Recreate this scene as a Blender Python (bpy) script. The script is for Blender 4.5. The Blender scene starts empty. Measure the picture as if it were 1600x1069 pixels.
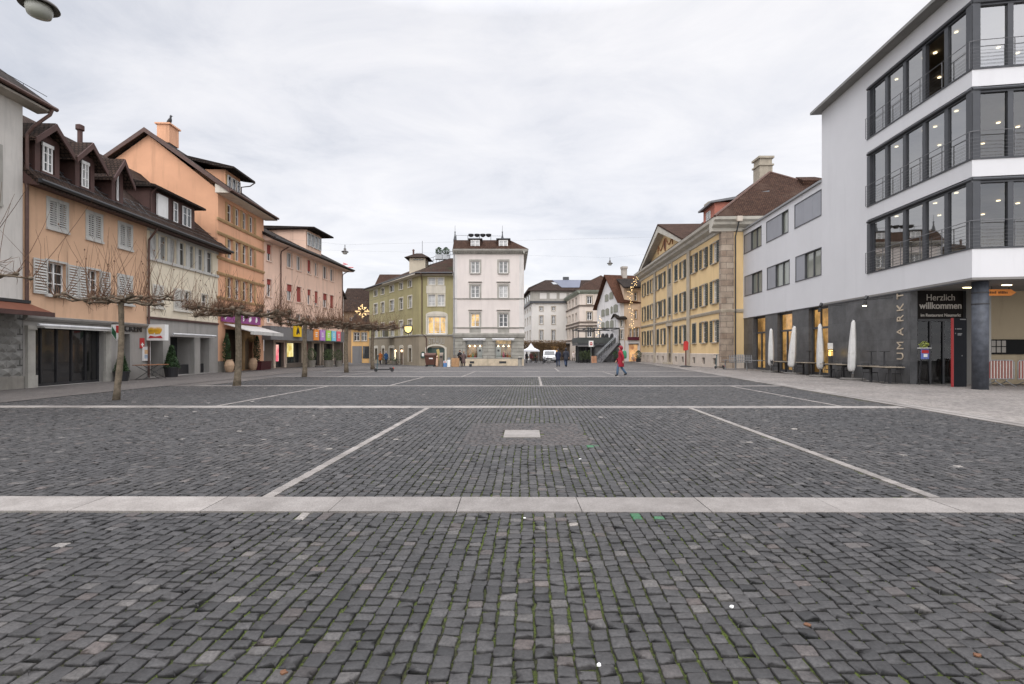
import bpy, math, random
import numpy as np
from mathutils import Vector
random.seed(7)
R = math.radians
sc = bpy.context.scene
COL = sc.collection
# ------------------------------------------------------------------ camera, sky, sun, exposure
FOC, CX, HY, H = 770.0, 800.0, 547.0, 1.5          # photograph's focal length (px), principal column, horizon row, eye height
cam = bpy.data.cameras.new("camera"); camo = bpy.data.objects.new("camera", cam); COL.objects.link(camo)
camo.location = (0, 0, H); camo.rotation_euler = (R(90), 0, 0)
cam.sensor_width = 36; cam.lens = FOC/1600*36; cam.shift_y = 12.5/1600; cam.clip_start = .05; cam.clip_end = 3000
sc.camera = camo
SUN_EL, SUN_AZ = R(38), R(195)
w = bpy.data.worlds.new("World"); sc.world = w; w.use_nodes = True
def build_world():
    nt = w.node_tree; N = nt.nodes; L = nt.links; N.clear()
    out = N.new('ShaderNodeOutputWorld'); bg = N.new('ShaderNodeBackground'); bg2 = N.new('ShaderNodeBackground'); add = N.new('ShaderNodeAddShader')
    sky = N.new('ShaderNodeTexSky'); sky.sky_type = 'NISHITA'; sky.sun_disc = False; sky.sun_elevation = SUN_EL; sky.sun_rotation = SUN_AZ
    L.new(sky.outputs[0], bg2.inputs[0]); bg2.inputs[1].default_value = .05*.3
    tc = N.new('ShaderNodeTexCoord'); sp = N.new('ShaderNodeSeparateXYZ'); L.new(tc.outputs['Generated'], sp.inputs[0])
    def M(op, a, b=None, c=None):
        n = N.new('ShaderNodeMath'); n.operation = op
        for i, x in enumerate((a, b, c)):
            if x is None: continue
            if isinstance(x, (int, float)): n.inputs[i].default_value = x
            else: L.new(x, n.inputs[i])
        return n.outputs[0]
    z = M('MAXIMUM', sp.outputs[2], 0.0); den = M('ADD', z, .16)
    cx = M('DIVIDE', sp.outputs[0], den); cy = M('DIVIDE', sp.outputs[1], den)
    cb = N.new('ShaderNodeCombineXYZ'); L.new(cx, cb.inputs[0]); L.new(cy, cb.inputs[1])
    def noise(scale, det, rough, dist=0, off=(0, 0, 0), sx=1.0):
        mp = N.new('ShaderNodeMapping'); mp.inputs['Location'].default_value = off; mp.inputs['Scale'].default_value = (sx, 1, 1); L.new(cb.outputs[0], mp.inputs[0])
        n = N.new('ShaderNodeTexNoise'); n.inputs['Scale'].default_value = scale; n.inputs['Detail'].default_value = det; n.inputs['Roughness'].default_value = rough; n.inputs['Distortion'].default_value = dist
        L.new(mp.outputs[0], n.inputs['Vector']); return n.outputs[0]
    a = noise(.55, 3, .5, .3, (3.1, 1.7, 0), .8); b = noise(2.2, 7, .62, .5, (7, 2, 0), .75)
    v = M('ADD', M('MULTIPLY', a, .55), M('MULTIPLY', b, .45))
    rp = N.new('ShaderNodeValToRGB'); L.new(v, rp.inputs[0])
    e = rp.color_ramp.elements
    e[0].position = .36; e[0].color = (.59, .61, .67, 1); e[1].position = .60; e[1].color = (.91, .895, .905, 1)
    m = e.new(.48); m.color = (.785, .785, .82, 1)
    # cloud brightness added overhead and behind the camera, unseen, to lift the walls
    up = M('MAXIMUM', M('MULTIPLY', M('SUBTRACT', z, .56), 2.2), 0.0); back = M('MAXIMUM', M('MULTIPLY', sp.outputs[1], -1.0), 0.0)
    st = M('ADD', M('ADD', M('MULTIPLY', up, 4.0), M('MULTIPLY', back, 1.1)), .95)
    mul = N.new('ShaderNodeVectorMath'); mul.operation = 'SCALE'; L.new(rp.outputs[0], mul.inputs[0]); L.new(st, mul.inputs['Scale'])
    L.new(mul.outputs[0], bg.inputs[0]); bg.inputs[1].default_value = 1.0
    L.new(bg.outputs[0], add.inputs[0]); L.new(bg2.outputs[0], add.inputs[1]); L.new(add.outputs[0], out.inputs[0])
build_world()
sl = bpy.data.lights.new("sun", 'SUN'); sl.energy = .6; sl.angle = R(25); sl.color = (1, .96, .9)
so = bpy.data.objects.new("sun", sl); COL.objects.link(so)
so.rotation_euler = (R(90)-SUN_EL, 0, R(180)-SUN_AZ + R(0))
sc.view_settings.view_transform = 'Standard'; sc.view_settings.look = 'None'; sc.view_settings.exposure = 0.12; sc.view_settings.gamma = 1
sc.render.engine = 'CYCLES'; sc.cycles.max_bounces = 6; sc.cycles.transparent_max_bounces = 12
sc.cycles.use_denoising = True
# ------------------------------------------------------------------ helpers
def ss(a, b, x):
    t = np.clip((x-a)/(b-a), 0, 1); return t*t*(3-2*t)
def gz(x, y):                                             # the square falls away gently towards its far end
    wx = 1-.72*ss(4, 15, x)
    return float(-.42*ss(38, 62, y)*wx-.2*ss(65, 90, y))
def at(px, Y): return (px-CX)/FOC*Y
def lin(c):
    if isinstance(c, str):
        c = [int(c[i:i+2], 16)/255 for i in (0, 2, 4)]
        return tuple(((v+.055)/1.055)**2.4 if v > .04045 else v/12.92 for v in c)
    return tuple(c)
class MB:
    def __init__(s): s.v = []; s.f = []
    def add(s, pts, faces):
        b = len(s.v); s.v += [tuple(p) for p in pts]; s.f += [tuple(i+b for i in f) for f in faces]; return s
    def hexa(s, p):                                       # 8 corners: bottom ring 0-3, top ring 4-7
        return s.add(p, [(3, 2, 1, 0), (4, 5, 6, 7), (0, 1, 5, 4), (1, 2, 6, 5), (2, 3, 7, 6), (3, 0, 4, 7)])
    def box(s, F, u0, u1, n0, n1, z0, z1):
        P = F.P; return s.hexa([P(u0, n0, z0), P(u1, n0, z0), P(u1, n1, z0), P(u0, n1, z0), P(u0, n0, z1), P(u1, n0, z1), P(u1, n1, z1), P(u0, n1, z1)])
    def ring(s, rings, cap=True):
        k = len(rings[0]); b = len(s.v)
        for r in rings: s.v += [tuple(p) for p in r]
        for i in range(len(rings)-1):
            for j in range(k):
                a = b+i*k+j; c = b+i*k+(j+1) % k; s.f.append((a, c, c+k, a+k))
        if cap: s.f.append(tuple(b+j for j in reversed(range(k)))); s.f.append(tuple(b+(len(rings)-1)*k+j for j in range(k)))
        return s
    def prism_u(s, F, u0, u1, prof): return s.ring([[F.P(u, n, z) for n, z in prof] for u in (u0, u1)])
    def prism_n(s, F, n0, n1, poly): return s.ring([[F.P(u, n, z) for u, z in poly] for n in (n0, n1)])
    def prism_z(s, pts, z0, z1): return s.ring([[(x, y, z) for x, y in pts] for z in (z0, z1)])
    def tube(s, pts, rad, k=6, cap=True):
        pts = [Vector(p) for p in pts]; rings = []
        if not hasattr(rad, '__len__'): rad = [rad]*len(pts)
        for i, p in enumerate(pts):
            d = (pts[min(i+1, len(pts)-1)]-pts[max(i-1, 0)])
            if d.length < 1e-9: d = Vector((0, 0, 1))
            d.normalize()
            if i == 0: a = d.cross(Vector((0, 0, 1)) if abs(d.z) < .95 else Vector((1, 0, 0))).normalized()
            else:
                a = a-d*a.dot(d)
                a = a.normalized() if a.length > 1e-5 else d.cross(Vector((0, 1, 0))).normalized()
            b = d.cross(a)
            rings.append([p+(a*math.cos(t)+b*math.sin(t))*rad[i] for t in [2*math.pi*j/k for j in range(k)]])
        return s.ring(rings, cap)
    def lathe(s, c, prof, k=16, sx=1, sy=1):
        return s.ring([[(c[0]+r*sx*math.cos(2*math.pi*j/k), c[1]+r*sy*math.sin(2*math.pi*j/k), c[2]+z) for j in range(k)] for r, z in prof])
    def build(s, name, m, parent=None, smooth=False, loc=None, label=None):
        if parent is not None:
            o0 = parent
            while o0.parent: o0 = o0.parent
            base = o0.location
        else: base = Vector(loc) if loc else Vector((0, 0, 0))
        bx, by, bz = base
        me = bpy.data.meshes.new(name); me.from_pydata([(x-bx, y-by, z-bz) for x, y, z in s.v], [], s.f)
        uv = me.uv_layers.new(name='UVMap').data; Z = Vector((0, 0, 1)); X = Vector((1, 0, 0)); vs = [Vector(v) for v in s.v]
        me.update()
        for p in me.polygons:
            n = p.normal
            t = Z.cross(n) if abs(n.z) < .97 else X.copy()
            t.normalize(); b = n.cross(t)
            for li, vi in zip(p.loop_indices, p.vertices): uv[li].uv = (vs[vi].dot(t), vs[vi].dot(b))
            p.use_smooth = smooth
        o = bpy.data.objects.new(name, me); COL.objects.link(o); me.materials.append(m)
        if parent is not None: o.parent = parent
        else: o.location = base
        if label: o['label'] = label
        return o
class Fr:                                                 # a vertical plane: origin A, horizontal run d, outward normal n
    def __init__(s, A, d, side=1):
        l = math.hypot(*d); s.A = A; s.d = (d[0]/l, d[1]/l); s.n = (s.d[1]*side, -s.d[0]*side)
    def P(s, u, n, z): return (s.A[0]+s.d[0]*u+s.n[0]*n, s.A[1]+s.d[1]*u+s.n[1]*n, z)
    def u(s, px, n=0.0):
        ax = s.A[0]+s.n[0]*n; ay = s.A[1]+s.n[1]*n; r = (px-CX)/FOC
        return (r*ay-ax)/(s.d[0]-r*s.d[1])
    def z(s, px, py, n=0.0):
        Y = s.P(s.u(px, n), n, 0)[1]; return H+(HY-py)*Y/FOC
W0 = Fr((0, 0), (1, 0), 1)                                # u = x, outward normal = -y
def tag(o, label=None, cat=None, group=None, kind=None):
    for k, v in (('label', label), ('category', cat), ('group', group), ('kind', kind)):
        if v: o[k] = v
    return o
def thing(name, label, cat, loc=(0, 0, 0), group=None, rz=0):
    o = bpy.data.objects.new(name, None); COL.objects.link(o); o.location = loc; o.rotation_euler = (0, 0, rz)
    o.empty_display_size = .2
    return tag(o, label, cat, group)
def copy_tree(o, loc, rz=0, label=None, parent=None):
    c = o.copy(); COL.objects.link(c)
    if parent is None: c.location = loc; c.rotation_euler = (0, 0, rz)
    else: c.parent = parent
    if label: c['label'] = label
    for ch in [k for k in bpy.data.objects if k.parent is o]: copy_tree(ch, None, parent=c)
    return c
# ------------------------------------------------------------------ materials
MC = {}
def nodes(name):
    m = bpy.data.materials.new(name); m.use_nodes = True; nt = m.node_tree; b = nt.nodes['Principled BSDF']; return m, nt.nodes, nt.links, b
def mix(N, L, fac, a, b, mode='MIX'):
    n = N.new('ShaderNodeMix'); n.data_type = 'RGBA'; n.blend_type = mode
    for i, x in ((0, fac), (6, a), (7, b)):
        if isinstance(x, (int, float)): n.inputs[i].default_value = x
        elif isinstance(x, tuple): n.inputs[i].default_value = (*x, 1) if len(x) == 3 else x
        else: L.new(x, n.inputs[i])
    return n.outputs[2]
def nz(N, L, vec, scale, det=4, rough=.55, st=None, out=0):
    if st:
        mp = N.new('ShaderNodeMapping'); mp.inputs['Scale'].default_value = st; L.new(vec, mp.inputs[0]); vec = mp.outputs[0]
    n = N.new('ShaderNodeTexNoise'); n.inputs['Scale'].default_value = scale; n.inputs['Detail'].default_value = det; n.inputs['Roughness'].default_value = rough
    L.new(vec, n.inputs['Vector']); return n.outputs[out]
def rmp(N, L, f, a, b):
    n = N.new('ShaderNodeMapRange'); n.inputs[1].default_value = a; n.inputs[2].default_value = b; L.new(f, n.inputs[0]); return n.outputs[0]
def mat(name, col, rough=.85, var=.12, scale=1.3, bump=.25, bscale=40, metal=0, streak=.16, emit=None, coat=0, spec=.4):
    if name in MC: return MC[name]
    m, N, L, b = nodes(name); c = lin(col)
    tc = N.new('ShaderNodeTexCoord'); v = tc.outputs['Object']
    f = nz(N, L, v, scale, 5, .6)
    cc = mix(N, L, rmp(N, L, f, .3, .7), tuple(x*(1-var) for x in c), tuple(min(x*(1+var), .95) for x in c))
    if streak:
        s = nz(N, L, v, 1.0, 5, .65, (2.2, 2.2, .22))
        cc = mix(N, L, rmp(N, L, s, .52, .82), cc, tuple(x*(1-streak*2.2) for x in c))
    L.new(cc, b.inputs['Base Color']); b.inputs['Roughness'].default_value = rough; b.inputs['Metallic'].default_value = metal
    b.inputs['Specular IOR Level'].default_value = spec
    if coat: b.inputs['Coat Weight'].default_value = coat; b.inputs['Coat Roughness'].default_value = .04
    if bump:
        bn = N.new('ShaderNodeBump'); bn.inputs['Strength'].default_value = bump; bn.inputs['Distance'].default_value = .01
        L.new(nz(N, L, v, bscale, 3), bn.inputs['Height']); L.new(bn.outputs[0], b.inputs['Normal'])
    if emit: b.inputs['Emission Color'].default_value = (*lin(emit[0]), 1); b.inputs['Emission Strength'].default_value = emit[1]
    MC[name] = m; return m
def brickmat(name, c1, c2, mort, bw, bh, ms, rough=.85, bump=.6, dist=.02, var=.5, off=.5, freq=2, spec=.4, patch=None):
    if name in MC: return MC[name]
    m, N, L, b = nodes(name); tc = N.new('ShaderNodeTexCoord'); uv = tc.outputs['UV']
    t = N.new('ShaderNodeTexBrick'); L.new(uv, t.inputs['Vector']); t.inputs['Scale'].default_value = 1
    t.inputs['Color1'].default_value = (*lin(c1), 1); t.inputs['Color2'].default_value = (*lin(c2), 1); t.inputs['Mortar'].default_value = (*lin(mort), 1)
    t.inputs['Mortar Size'].default_value = ms; t.inputs['Brick Width'].default_value = bw; t.inputs['Row Height'].default_value = bh; t.inputs['Mortar Smooth'].default_value = .3
    t.offset = off; t.offset_frequency = freq
    f = nz(N, L, tc.outputs['Object'], 1.6, 6, .7)
    c = mix(N, L, var, t.outputs[0], mix(N, L, rmp(N, L, f, .3, .7), (.35, .35, .35), (1.5, 1.5, 1.5)), 'MULTIPLY')
    if patch: c = mix(N, L, rmp(N, L, nz(N, L, tc.outputs['Object'], .35, 6, .7), .52, .66), c, lin(patch))
    L.new(c, b.inputs['Base Color']); b.inputs['Roughness'].default_value = rough; b.inputs['Specular IOR Level'].default_value = spec
    bn = N.new('ShaderNodeBump'); bn.inputs['Strength'].default_value = bump; bn.inputs['Distance'].default_value = dist; bn.invert = True
    L.new(t.outputs['Fac'], bn.inputs['Height']); L.new(bn.outputs[0], b.inputs['Normal'])
    MC[name] = m; return m
def tiles(name, c1, c2, patch=None):
    c1 = tuple(v*.62 for v in c1); c2 = tuple(v*.62 for v in c2); patch = tuple(v*.6 for v in patch) if patch else None
    return brickmat(name, c1, c2, (.012, .009, .008), .17, .16, .018, rough=.95, bump=1, dist=.05, var=.55, patch=patch, spec=.12)
def glassmat(name, tint=(.9, .95, .95), ior=1.5, rough=.015):
    m, N, L, b = nodes(name); N.remove(b); out = N['Material Output']
    fr = N.new('ShaderNodeFresnel'); fr.inputs[0].default_value = ior
    g = N.new('ShaderNodeBsdfGlossy'); g.inputs['Roughness'].default_value = rough; t = N.new('ShaderNodeBsdfTransparent'); t.inputs[0].default_value = (*tint, 1)
    mx = N.new('ShaderNodeMixShader'); L.new(fr.outputs[0], mx.inputs[0]); L.new(t.outputs[0], mx.inputs[1]); L.new(g.outputs[0], mx.inputs[2]); L.new(mx.outputs[0], out.inputs[0])
    MC[name] = m; return m
def litmat(name, c1, c2, st, scale=2.0):
    m, N, L, b = nodes(name); tc = N.new('ShaderNodeTexCoord')
    c = mix(N, L, rmp(N, L, nz(N, L, tc.outputs['Object'], scale, 4, .6, (1, 1, .5)), .38, .62), lin(c1), lin(c2))
    L.new(c, b.inputs['Base Color']); L.new(c, b.inputs['Emission Color']); b.inputs['Emission Strength'].default_value = st
    b.inputs['Coat Weight'].default_value = 1; b.inputs['Coat Roughness'].default_value = .03
    MC[name] = m; return m
def emat(name, col, st):
    if name in MC: return MC[name]
    m, N, L, b = nodes(name); b.inputs['Base Color'].default_value = (*lin(col), 1); b.inputs['Emission Color'].default_value = (*lin(col), 1); b.inputs['Emission Strength'].default_value = st
    MC[name] = m; return m
G_DARK = mat('dark_pane', (.018, .021, .024), .25, .5, 1.2, 0, streak=0, coat=1)
G_MID = mat('curtained_pane', (.16, .165, .16), .4, .5, 2.4, 0, streak=0, coat=1)
G_PALE = mat('white_curtain_pane', (.42, .42, .41), .5, .3, 2.6, 0, streak=.2, coat=1)
G_LIT = litmat('lit_pane', (.22, .14, .05), (.80, .50, .18), .5, 1.2)
G_LITW = litmat('lit_shop_interior', (.14, .08, .04), (.72, .44, .20), .36, 1.1)
GLASS = glassmat('clear_glass'); GLASSR = glassmat('coated_glass', (.75, .8, .8), 5.0); GLASSM = glassmat('side_glass', (.8, .82, .8), 2.2)
WHITE = mat('white_paint', (.72, .71, .69), .6, .06, 2, .05); GREYP = mat('grey_paint', (.36, .36, .34), .6, .1)
BLACKM = mat('black_metal', (.02, .02, .022), .45, .2, 3, 0, streak=0, spec=.5); DARKM = mat('anthracite_metal', (.045, .047, .052), .42, .15, 3, 0, streak=0, spec=.5)
STEEL = mat('galvanised_steel', (.32, .33, .34), .4, .15, 5, .1, metal=.6, streak=0)
COPPER = mat('copper_pipe', (.085, .045, .035), .5, .25, 4, 0, streak=0)
SAND = mat('sandstone', (.36, .30, .22), .9, .2, 2.2, .4); SANDG = mat('grey_sandstone', (.34, .325, .29), .9, .18, 1.8, .4)
GRANITE = mat('granite', (.44, .42, .40), .8, .12, 6, .4, 120, streak=0)
T_BROWN = tiles('brown_roof_tiles', (.075, .05, .04), (.12, .078, .06)); T_DARK = tiles('dark_roof_tiles', (.05, .042, .038), (.085, .065, .055))
T_RED = tiles('red_brown_roof_tiles', (.15, .065, .04), (.22, .10, .06)); T_WARM = tiles('warm_brown_roof_tiles', (.10, .055, .04), (.16, .09, .062))
# ------------------------------------------------------------------ building kit
def wall(mb, F, u0, u1, z0, z1, ops, depth=.2, n=0.0):
    us = sorted({u0, u1, *[a for o in ops for a in o[:2]]}); zs = sorted({z0, z1, *[a for o in ops for a in o[2:4]]})
    us = [a for a in us if u0 <= a <= u1]; zs = [a for a in zs if z0 <= a <= z1]
    for i in range(len(us)-1):
        for j in range(len(zs)-1):
            uc = (us[i]+us[i+1])/2; zc = (zs[j]+zs[j+1])/2
            if any(o[0] < uc < o[1] and o[2] < zc < o[3] for o in ops): continue
            P = F.P; q = [P(us[i], n, zs[j]), P(us[i+1], n, zs[j]), P(us[i+1], n, zs[j+1]), P(us[i], n, zs[j+1])]
            mb.add(q, [(0, 1, 2, 3)])
    for a, b, c, d in [o[:4] for o in ops]:
        P = F.P
        for (x0, y0), (x1, y1) in (((a, c), (b, c)), ((b, c), (b, d)), ((b, d), (a, d)), ((a, d), (a, c))):
            mb.add([P(x0, n, y0), P(x1, n, y1), P(x1, n-depth, y1), P(x0, n-depth, y0)], [(0, 1, 2, 3)])
    return mb
def shell(mb, F, u0, u1, z0, z1, D, ops=(), depth=.2):     # front with openings, plus sides and back
    wall(mb, F, u0, u1, z0, z1, ops, depth); P = F.P
    for a, b in (((u0, 0), (u0, -D)), ((u0, -D), (u1, -D)), ((u1, -D), (u1, 0))):
        mb.add([P(*a, z0), P(*b, z0), P(*b, z1), P(*a, z1)], [(0, 1, 2, 3)])
    return mb
def louvre(mb, F, u0, u1, n, z0, z1, t=.04, sl=11):
    b = .05
    mb.box(F, u0, u0+b, n, n+t, z0, z1); mb.box(F, u1-b, u1, n, n+t, z0, z1); mb.box(F, u0+b, u1-b, n, n+t, z0, z0+b*1.4); mb.box(F, u0+b, u1-b, n, n+t, z1-b*1.4, z1)
    h = (z1-z0-2.8*b)/sl
    for i in range(sl):
        z = z0+b*1.4+i*h; P = F.P
        mb.hexa([P(u0+b, n+t*.8, z+h*.05), P(u1-b, n+t*.8, z+h*.05), P(u1-b, n+t, z+h*.15), P(u0+b, n+t, z+h*.15), P(u0+b, n+t*.1, z+h*.62), P(u1-b, n+t*.1, z+h*.62), P(u1-b, n+t*.3, z+h*.74), P(u0+b, n+t*.3, z+h*.74)])
def window(F, root, u0, u1, z0, z1, depth=.18, cols=2, bars=(.62,), fmat=None, pane=None, trim=None, tmat=None, sill=.08, smat=None, shut=None, shmat=None, shw=.5, hood=None, blind=None, bmat=None, flat=False, fw=.055, name='window'):
    fm = fmat or WHITE; d = -depth
    f = MB(); f.box(F, u0, u0+fw, d, d+.05, z0, z1); f.box(F, u1-fw, u1, d, d+.05, z0, z1); f.box(F, u0+fw, u1-fw, d, d+.05, z0, z0+fw); f.box(F, u0+fw, u1-fw, d, d+.05, z1-fw, z1)
    for i in range(1, cols):
        uc = u0+(u1-u0)*i/cols; f.box(F, uc-fw*.6, uc+fw*.6, d, d+.06, z0+fw, z1-fw)
    for b in bars:
        zc = z0+(z1-z0)*b; f.box(F, u0+fw, u1-fw, d+.004, d+.045, zc-.018, zc+.018)
    fo = f.build(name if not flat else 'window_frame', fm, root); pr = root if flat else fo
    p = MB(); q = [F.P(u0, d+.012, z0), F.P(u1, d+.012, z0), F.P(u1, d+.012, z1), F.P(u0, d+.012, z1)]; p.add(q, [(0, 1, 2, 3)])
    p.build('pane', pane or G_DARK, pr)
    if sill: MB().box(F, u0-.1, u1+.1, d+.06, sill, z0-.1, z0-.003).build('sill', smat or tmat or SANDG, pr)
    if trim:
        t = MB(); t.box(F, u0-trim, u0-.002, -.03, .035, z0, z1+trim); t.box(F, u1+.002, u1+trim, -.03, .035, z0, z1+trim); t.box(F, u0-.002, u1+.002, -.03, .034, z1+.002, z1+trim)
        if hood: t.prism_u(F, u0-trim-.08, u1+trim+.08, [(-.02, z1+trim+.12), (-.02, z1+trim+.26), (.16, z1+trim+.26), (.16, z1+trim+.2), (.06, z1+trim+.12)])
        t.build('surround', tmat or SANDG, pr)
    if shut == 'open':
        for a, b in ((u0-shw-.03, u0-.03), (u1+.03, u1+shw+.03)):
            s = MB(); louvre(s, F, a, b, .045, z0-.02, z1+.02); s.build('shutter', shmat, pr)
    elif shut == 'closed':
        uc = (u0+u1)/2
        for a, b in ((u0, uc-.008), (uc+.008, u1)):
            s = MB(); louvre(s, F, a, b, .0, z0, z1); s.build('shutter', shmat, pr)
    if blind: MB().box(F, u0+.01, u1-.01, d+.07, d+.1, z1-(z1-z0)*blind, z1-.01).build('roller_blind', bmat or WHITE, pr)
    return fo
def roofslab(F, u0, u1, prof, th=.16):                     # prof: (n,z) from eave over ridge, thickness laid under
    mb = MB()
    for (n0, z0), (n1, z1) in zip(prof[:-1], prof[1:]): mb.prism_u(F, u0, u1, [(n0, z0), (n1, z1), (n1, z1-th), (n0, z0-th)])
    return mb
def gutter(F, u0, u1, n, z, r=.075):
    return MB().tube([F.P(u0, n, z), F.P(u1, n, z)], r, 8)
def pipe(F, root, u, ztop, zbot=0, n=.09, over=.5, m=None):
    MB().tube([F.P(u, over, ztop), F.P(u, over*.7, ztop-.18), F.P(u, n+.05, ztop-.5), F.P(u, n, ztop-.75), F.P(u, n, zbot)], .05, 8).build('downpipe', m or COPPER, root)
BF = None
def text(body, size, loc, rot, m, parent, name='lettering', ext=.01, align='CENTER', sx=1.0, bold=0.0):
    c = bpy.data.curves.new(name, 'FONT'); c.body = body; c.size = size; c.extrude = ext; c.align_x = align; c.align_y = 'CENTER'; c.offset = bold
    t = bpy.data.objects.new('tmp', c); COL.objects.link(t); dg = bpy.context.evaluated_depsgraph_get(); dg.update()
    me = bpy.data.meshes.new_from_object(t.evaluated_get(dg)); bpy.data.objects.remove(t)
    o = bpy.data.objects.new(name, me); COL.objects.link(o); me.materials.clear(); me.materials.append(m)
    o.parent = parent; r0 = parent
    while r0.parent: r0 = r0.parent
    o.location = Vector(loc)-r0.location; o.rotation_euler = rot; o.scale = (sx, 1, 1)
    return o
def frot(F, roll=0):                                       # text on a facade, reading left to right from outside
    return (R(90), roll, math.atan2(F.n[1], F.n[0])+R(90))
# ------------------------------------------------------------------ ground
KA, KD = (9.0, 0.0), (.116, 1.0)                          # edge band between the square and the right-hand pavement
DR = .0403                                                # the square's axis
def kerb_x(y): return KA[0]+KD[0]*y
LINES = [4.79, 12.98, 20.6, 27.6, 34.4, 41.5, 48.5]
def stone_attr_mat():
    m, N, L, b = nodes('basalt_cobbles')
    at_ = N.new('ShaderNodeAttribute'); at_.attribute_name = 'stone'; sp = N.new('ShaderNodeSeparateColor'); L.new(at_.outputs[0], sp.inputs[0])
    tc = N.new('ShaderNodeTexCoord'); v = tc.outputs['Object']
    c = mix(N, L, sp.outputs[0], (.0125, .0122, .0128), (.058, .0555, .0555))
    c = mix(N, L, sp.outputs[1], c, (.13, .10, .088))
    c = mix(N, L, sp.outputs[2], c, (.26, .24, .22))
    c = mix(N, L, at_.outputs['Alpha'], c, (.02, .22, .07))
    big = nz(N, L, v, .33, 4, .6); c = mix(N, L, rmp(N, L, big, .35, .7), mix(N, L, 1.0, c, (.82, .82, .84), 'MULTIPLY'), mix(N, L, 1.0, c, (1.18, 1.14, 1.10), 'MULTIPLY'))
    fine = nz(N, L, v, 60, 5, .7); c = mix(N, L, 1.0, c, mix(N, L, rmp(N, L, fine, .3, .7), (.5, .5, .5), (1.55, 1.55, 1.52)), 'MULTIPLY')
    blot = nz(N, L, v, 14, 4, .6); c = mix(N, L, 1.0, c, mix(N, L, rmp(N, L, blot, .3, .7), (.78, .78, .79), (1.2, 1.2, 1.2)), 'MULTIPLY')
    L.new(c, b.inputs['Base Color']); b.inputs['Roughness'].default_value = .6; b.inputs['Specular IOR Level'].default_value = .5
    bn = N.new('ShaderNodeBump'); bn.inputs['Strength'].default_value = .55; bn.inputs['Distance'].default_value = .006
    L.new(nz(N, L, v, 75, 6, .7), bn.inputs['Height']); bn2 = N.new('ShaderNodeBump'); bn2.inputs['Strength'].default_value = .5; bn2.inputs['Distance'].default_value = .012
    L.new(nz(N, L, v, 17, 3), bn2.inputs['Height']); L.new(bn.outputs[0], bn2.inputs['Normal']); L.new(bn2.outputs[0], b.inputs['Normal'])
    return m
def joint_mat():
    m, N, L, b = nodes('joint_earth_and_moss'); tc = N.new('ShaderNodeTexCoord'); v = tc.outputs['Object']
    ms = rmp(N, L, nz(N, L, v, .9, 5, .7), .36, .54); md = rmp(N, L, nz(N, L, v, 9, 4, .7), .32, .48)
    mm = N.new('ShaderNodeMath'); mm.operation = 'MULTIPLY'; L.new(ms, mm.inputs[0]); L.new(md, mm.inputs[1])
    gr = mix(N, L, rmp(N, L, nz(N, L, v, 70, 3), .3, .7), (.020, .032, .004), (.11, .145, .016))
    so_ = mix(N, L, rmp(N, L, nz(N, L, v, 5, 4), .35, .7), (.010, .009, .008), (.035, .026, .018))
    L.new(mix(N, L, mm.outputs[0], so_, gr), b.inputs['Base Color']); b.inputs['Roughness'].default_value = 1
    bn = N.new('ShaderNodeBump'); bn.inputs['Distance'].default_value = .02; L.new(nz(N, L, v, 120, 4), bn.inputs['Height']); L.new(bn.outputs[0], b.inputs['Normal']); return m
def far_cobble_mat(name, cs, cj, w_, h_, ms, skew=-DR, var=.6, tint=None, bmp=.5):
    m, N, L, b = nodes(name); tc = N.new('ShaderNodeTexCoord'); v = tc.outputs['Object']
    mp = N.new('ShaderNodeMapping'); mp.inputs['Rotation'].default_value = (0, 0, R(90)-math.atan(-skew)); L.new(v, mp.inputs[0])
    wob = nz(N, L, v, 1.5, 3, .5, out=1); wv = N.new('ShaderNodeVectorMath'); wv.operation = 'MULTIPLY_ADD'; L.new(wob, wv.inputs[0]); wv.inputs[1].default_value = (.05, .05, 0); L.new(mp.outputs[0], wv.inputs[2])
    t = N.new('ShaderNodeTexBrick'); L.new(wv.outputs[0], t.inputs['Vector']); t.inputs['Scale'].default_value = 1; t.inputs['Brick Width'].default_value = h_; t.inputs['Row Height'].default_value = w_
    t.inputs['Mortar Size'].default_value = ms; t.inputs['Mortar Smooth'].default_value = .4; t.inputs['Color1'].default_value = (*cs[0], 1); t.inputs['Color2'].default_value = (*cs[1], 1); t.inputs['Mortar'].default_value = (*cj, 1)
    f = nz(N, L, v, .5, 5, .65); c = mix(N, L, var, t.outputs[0], mix(N, L, rmp(N, L, f, .3, .7), (.6, .6, .61), (1.4, 1.38, 1.35)), 'MULTIPLY')
    f2 = nz(N, L, v, 7, 5, .8); c = mix(N, L, 1.0, c, mix(N, L, rmp(N, L, f2, .3, .7), (.7, .7, .71), (1.3, 1.3, 1.28)), 'MULTIPLY')
    if tint: c = mix(N, L, rmp(N, L, nz(N, L, v, .28, 5, .7), .5, .64), c, tint)
    L.new(c, b.inputs['Base Color']); b.inputs['Roughness'].default_value = .7; b.inputs['Specular IOR Level'].default_value = .35
    bn = N.new('ShaderNodeBump'); bn.invert = True; bn.inputs['Strength'].default_value = bmp; bn.inputs['Distance'].default_value = .012; L.new(t.outputs['Fac'], bn.inputs['Height'])
    bn2 = N.new('ShaderNodeBump'); bn2.inputs['Strength'].default_value = .4; bn2.inputs['Distance'].default_value = .02; L.new(nz(N, L, v, 22, 4), bn2.inputs['Height']); L.new(bn.outputs[0], bn2.inputs['Normal']); L.new(bn2.outputs[0], b.inputs['Normal'])
    return m
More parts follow.
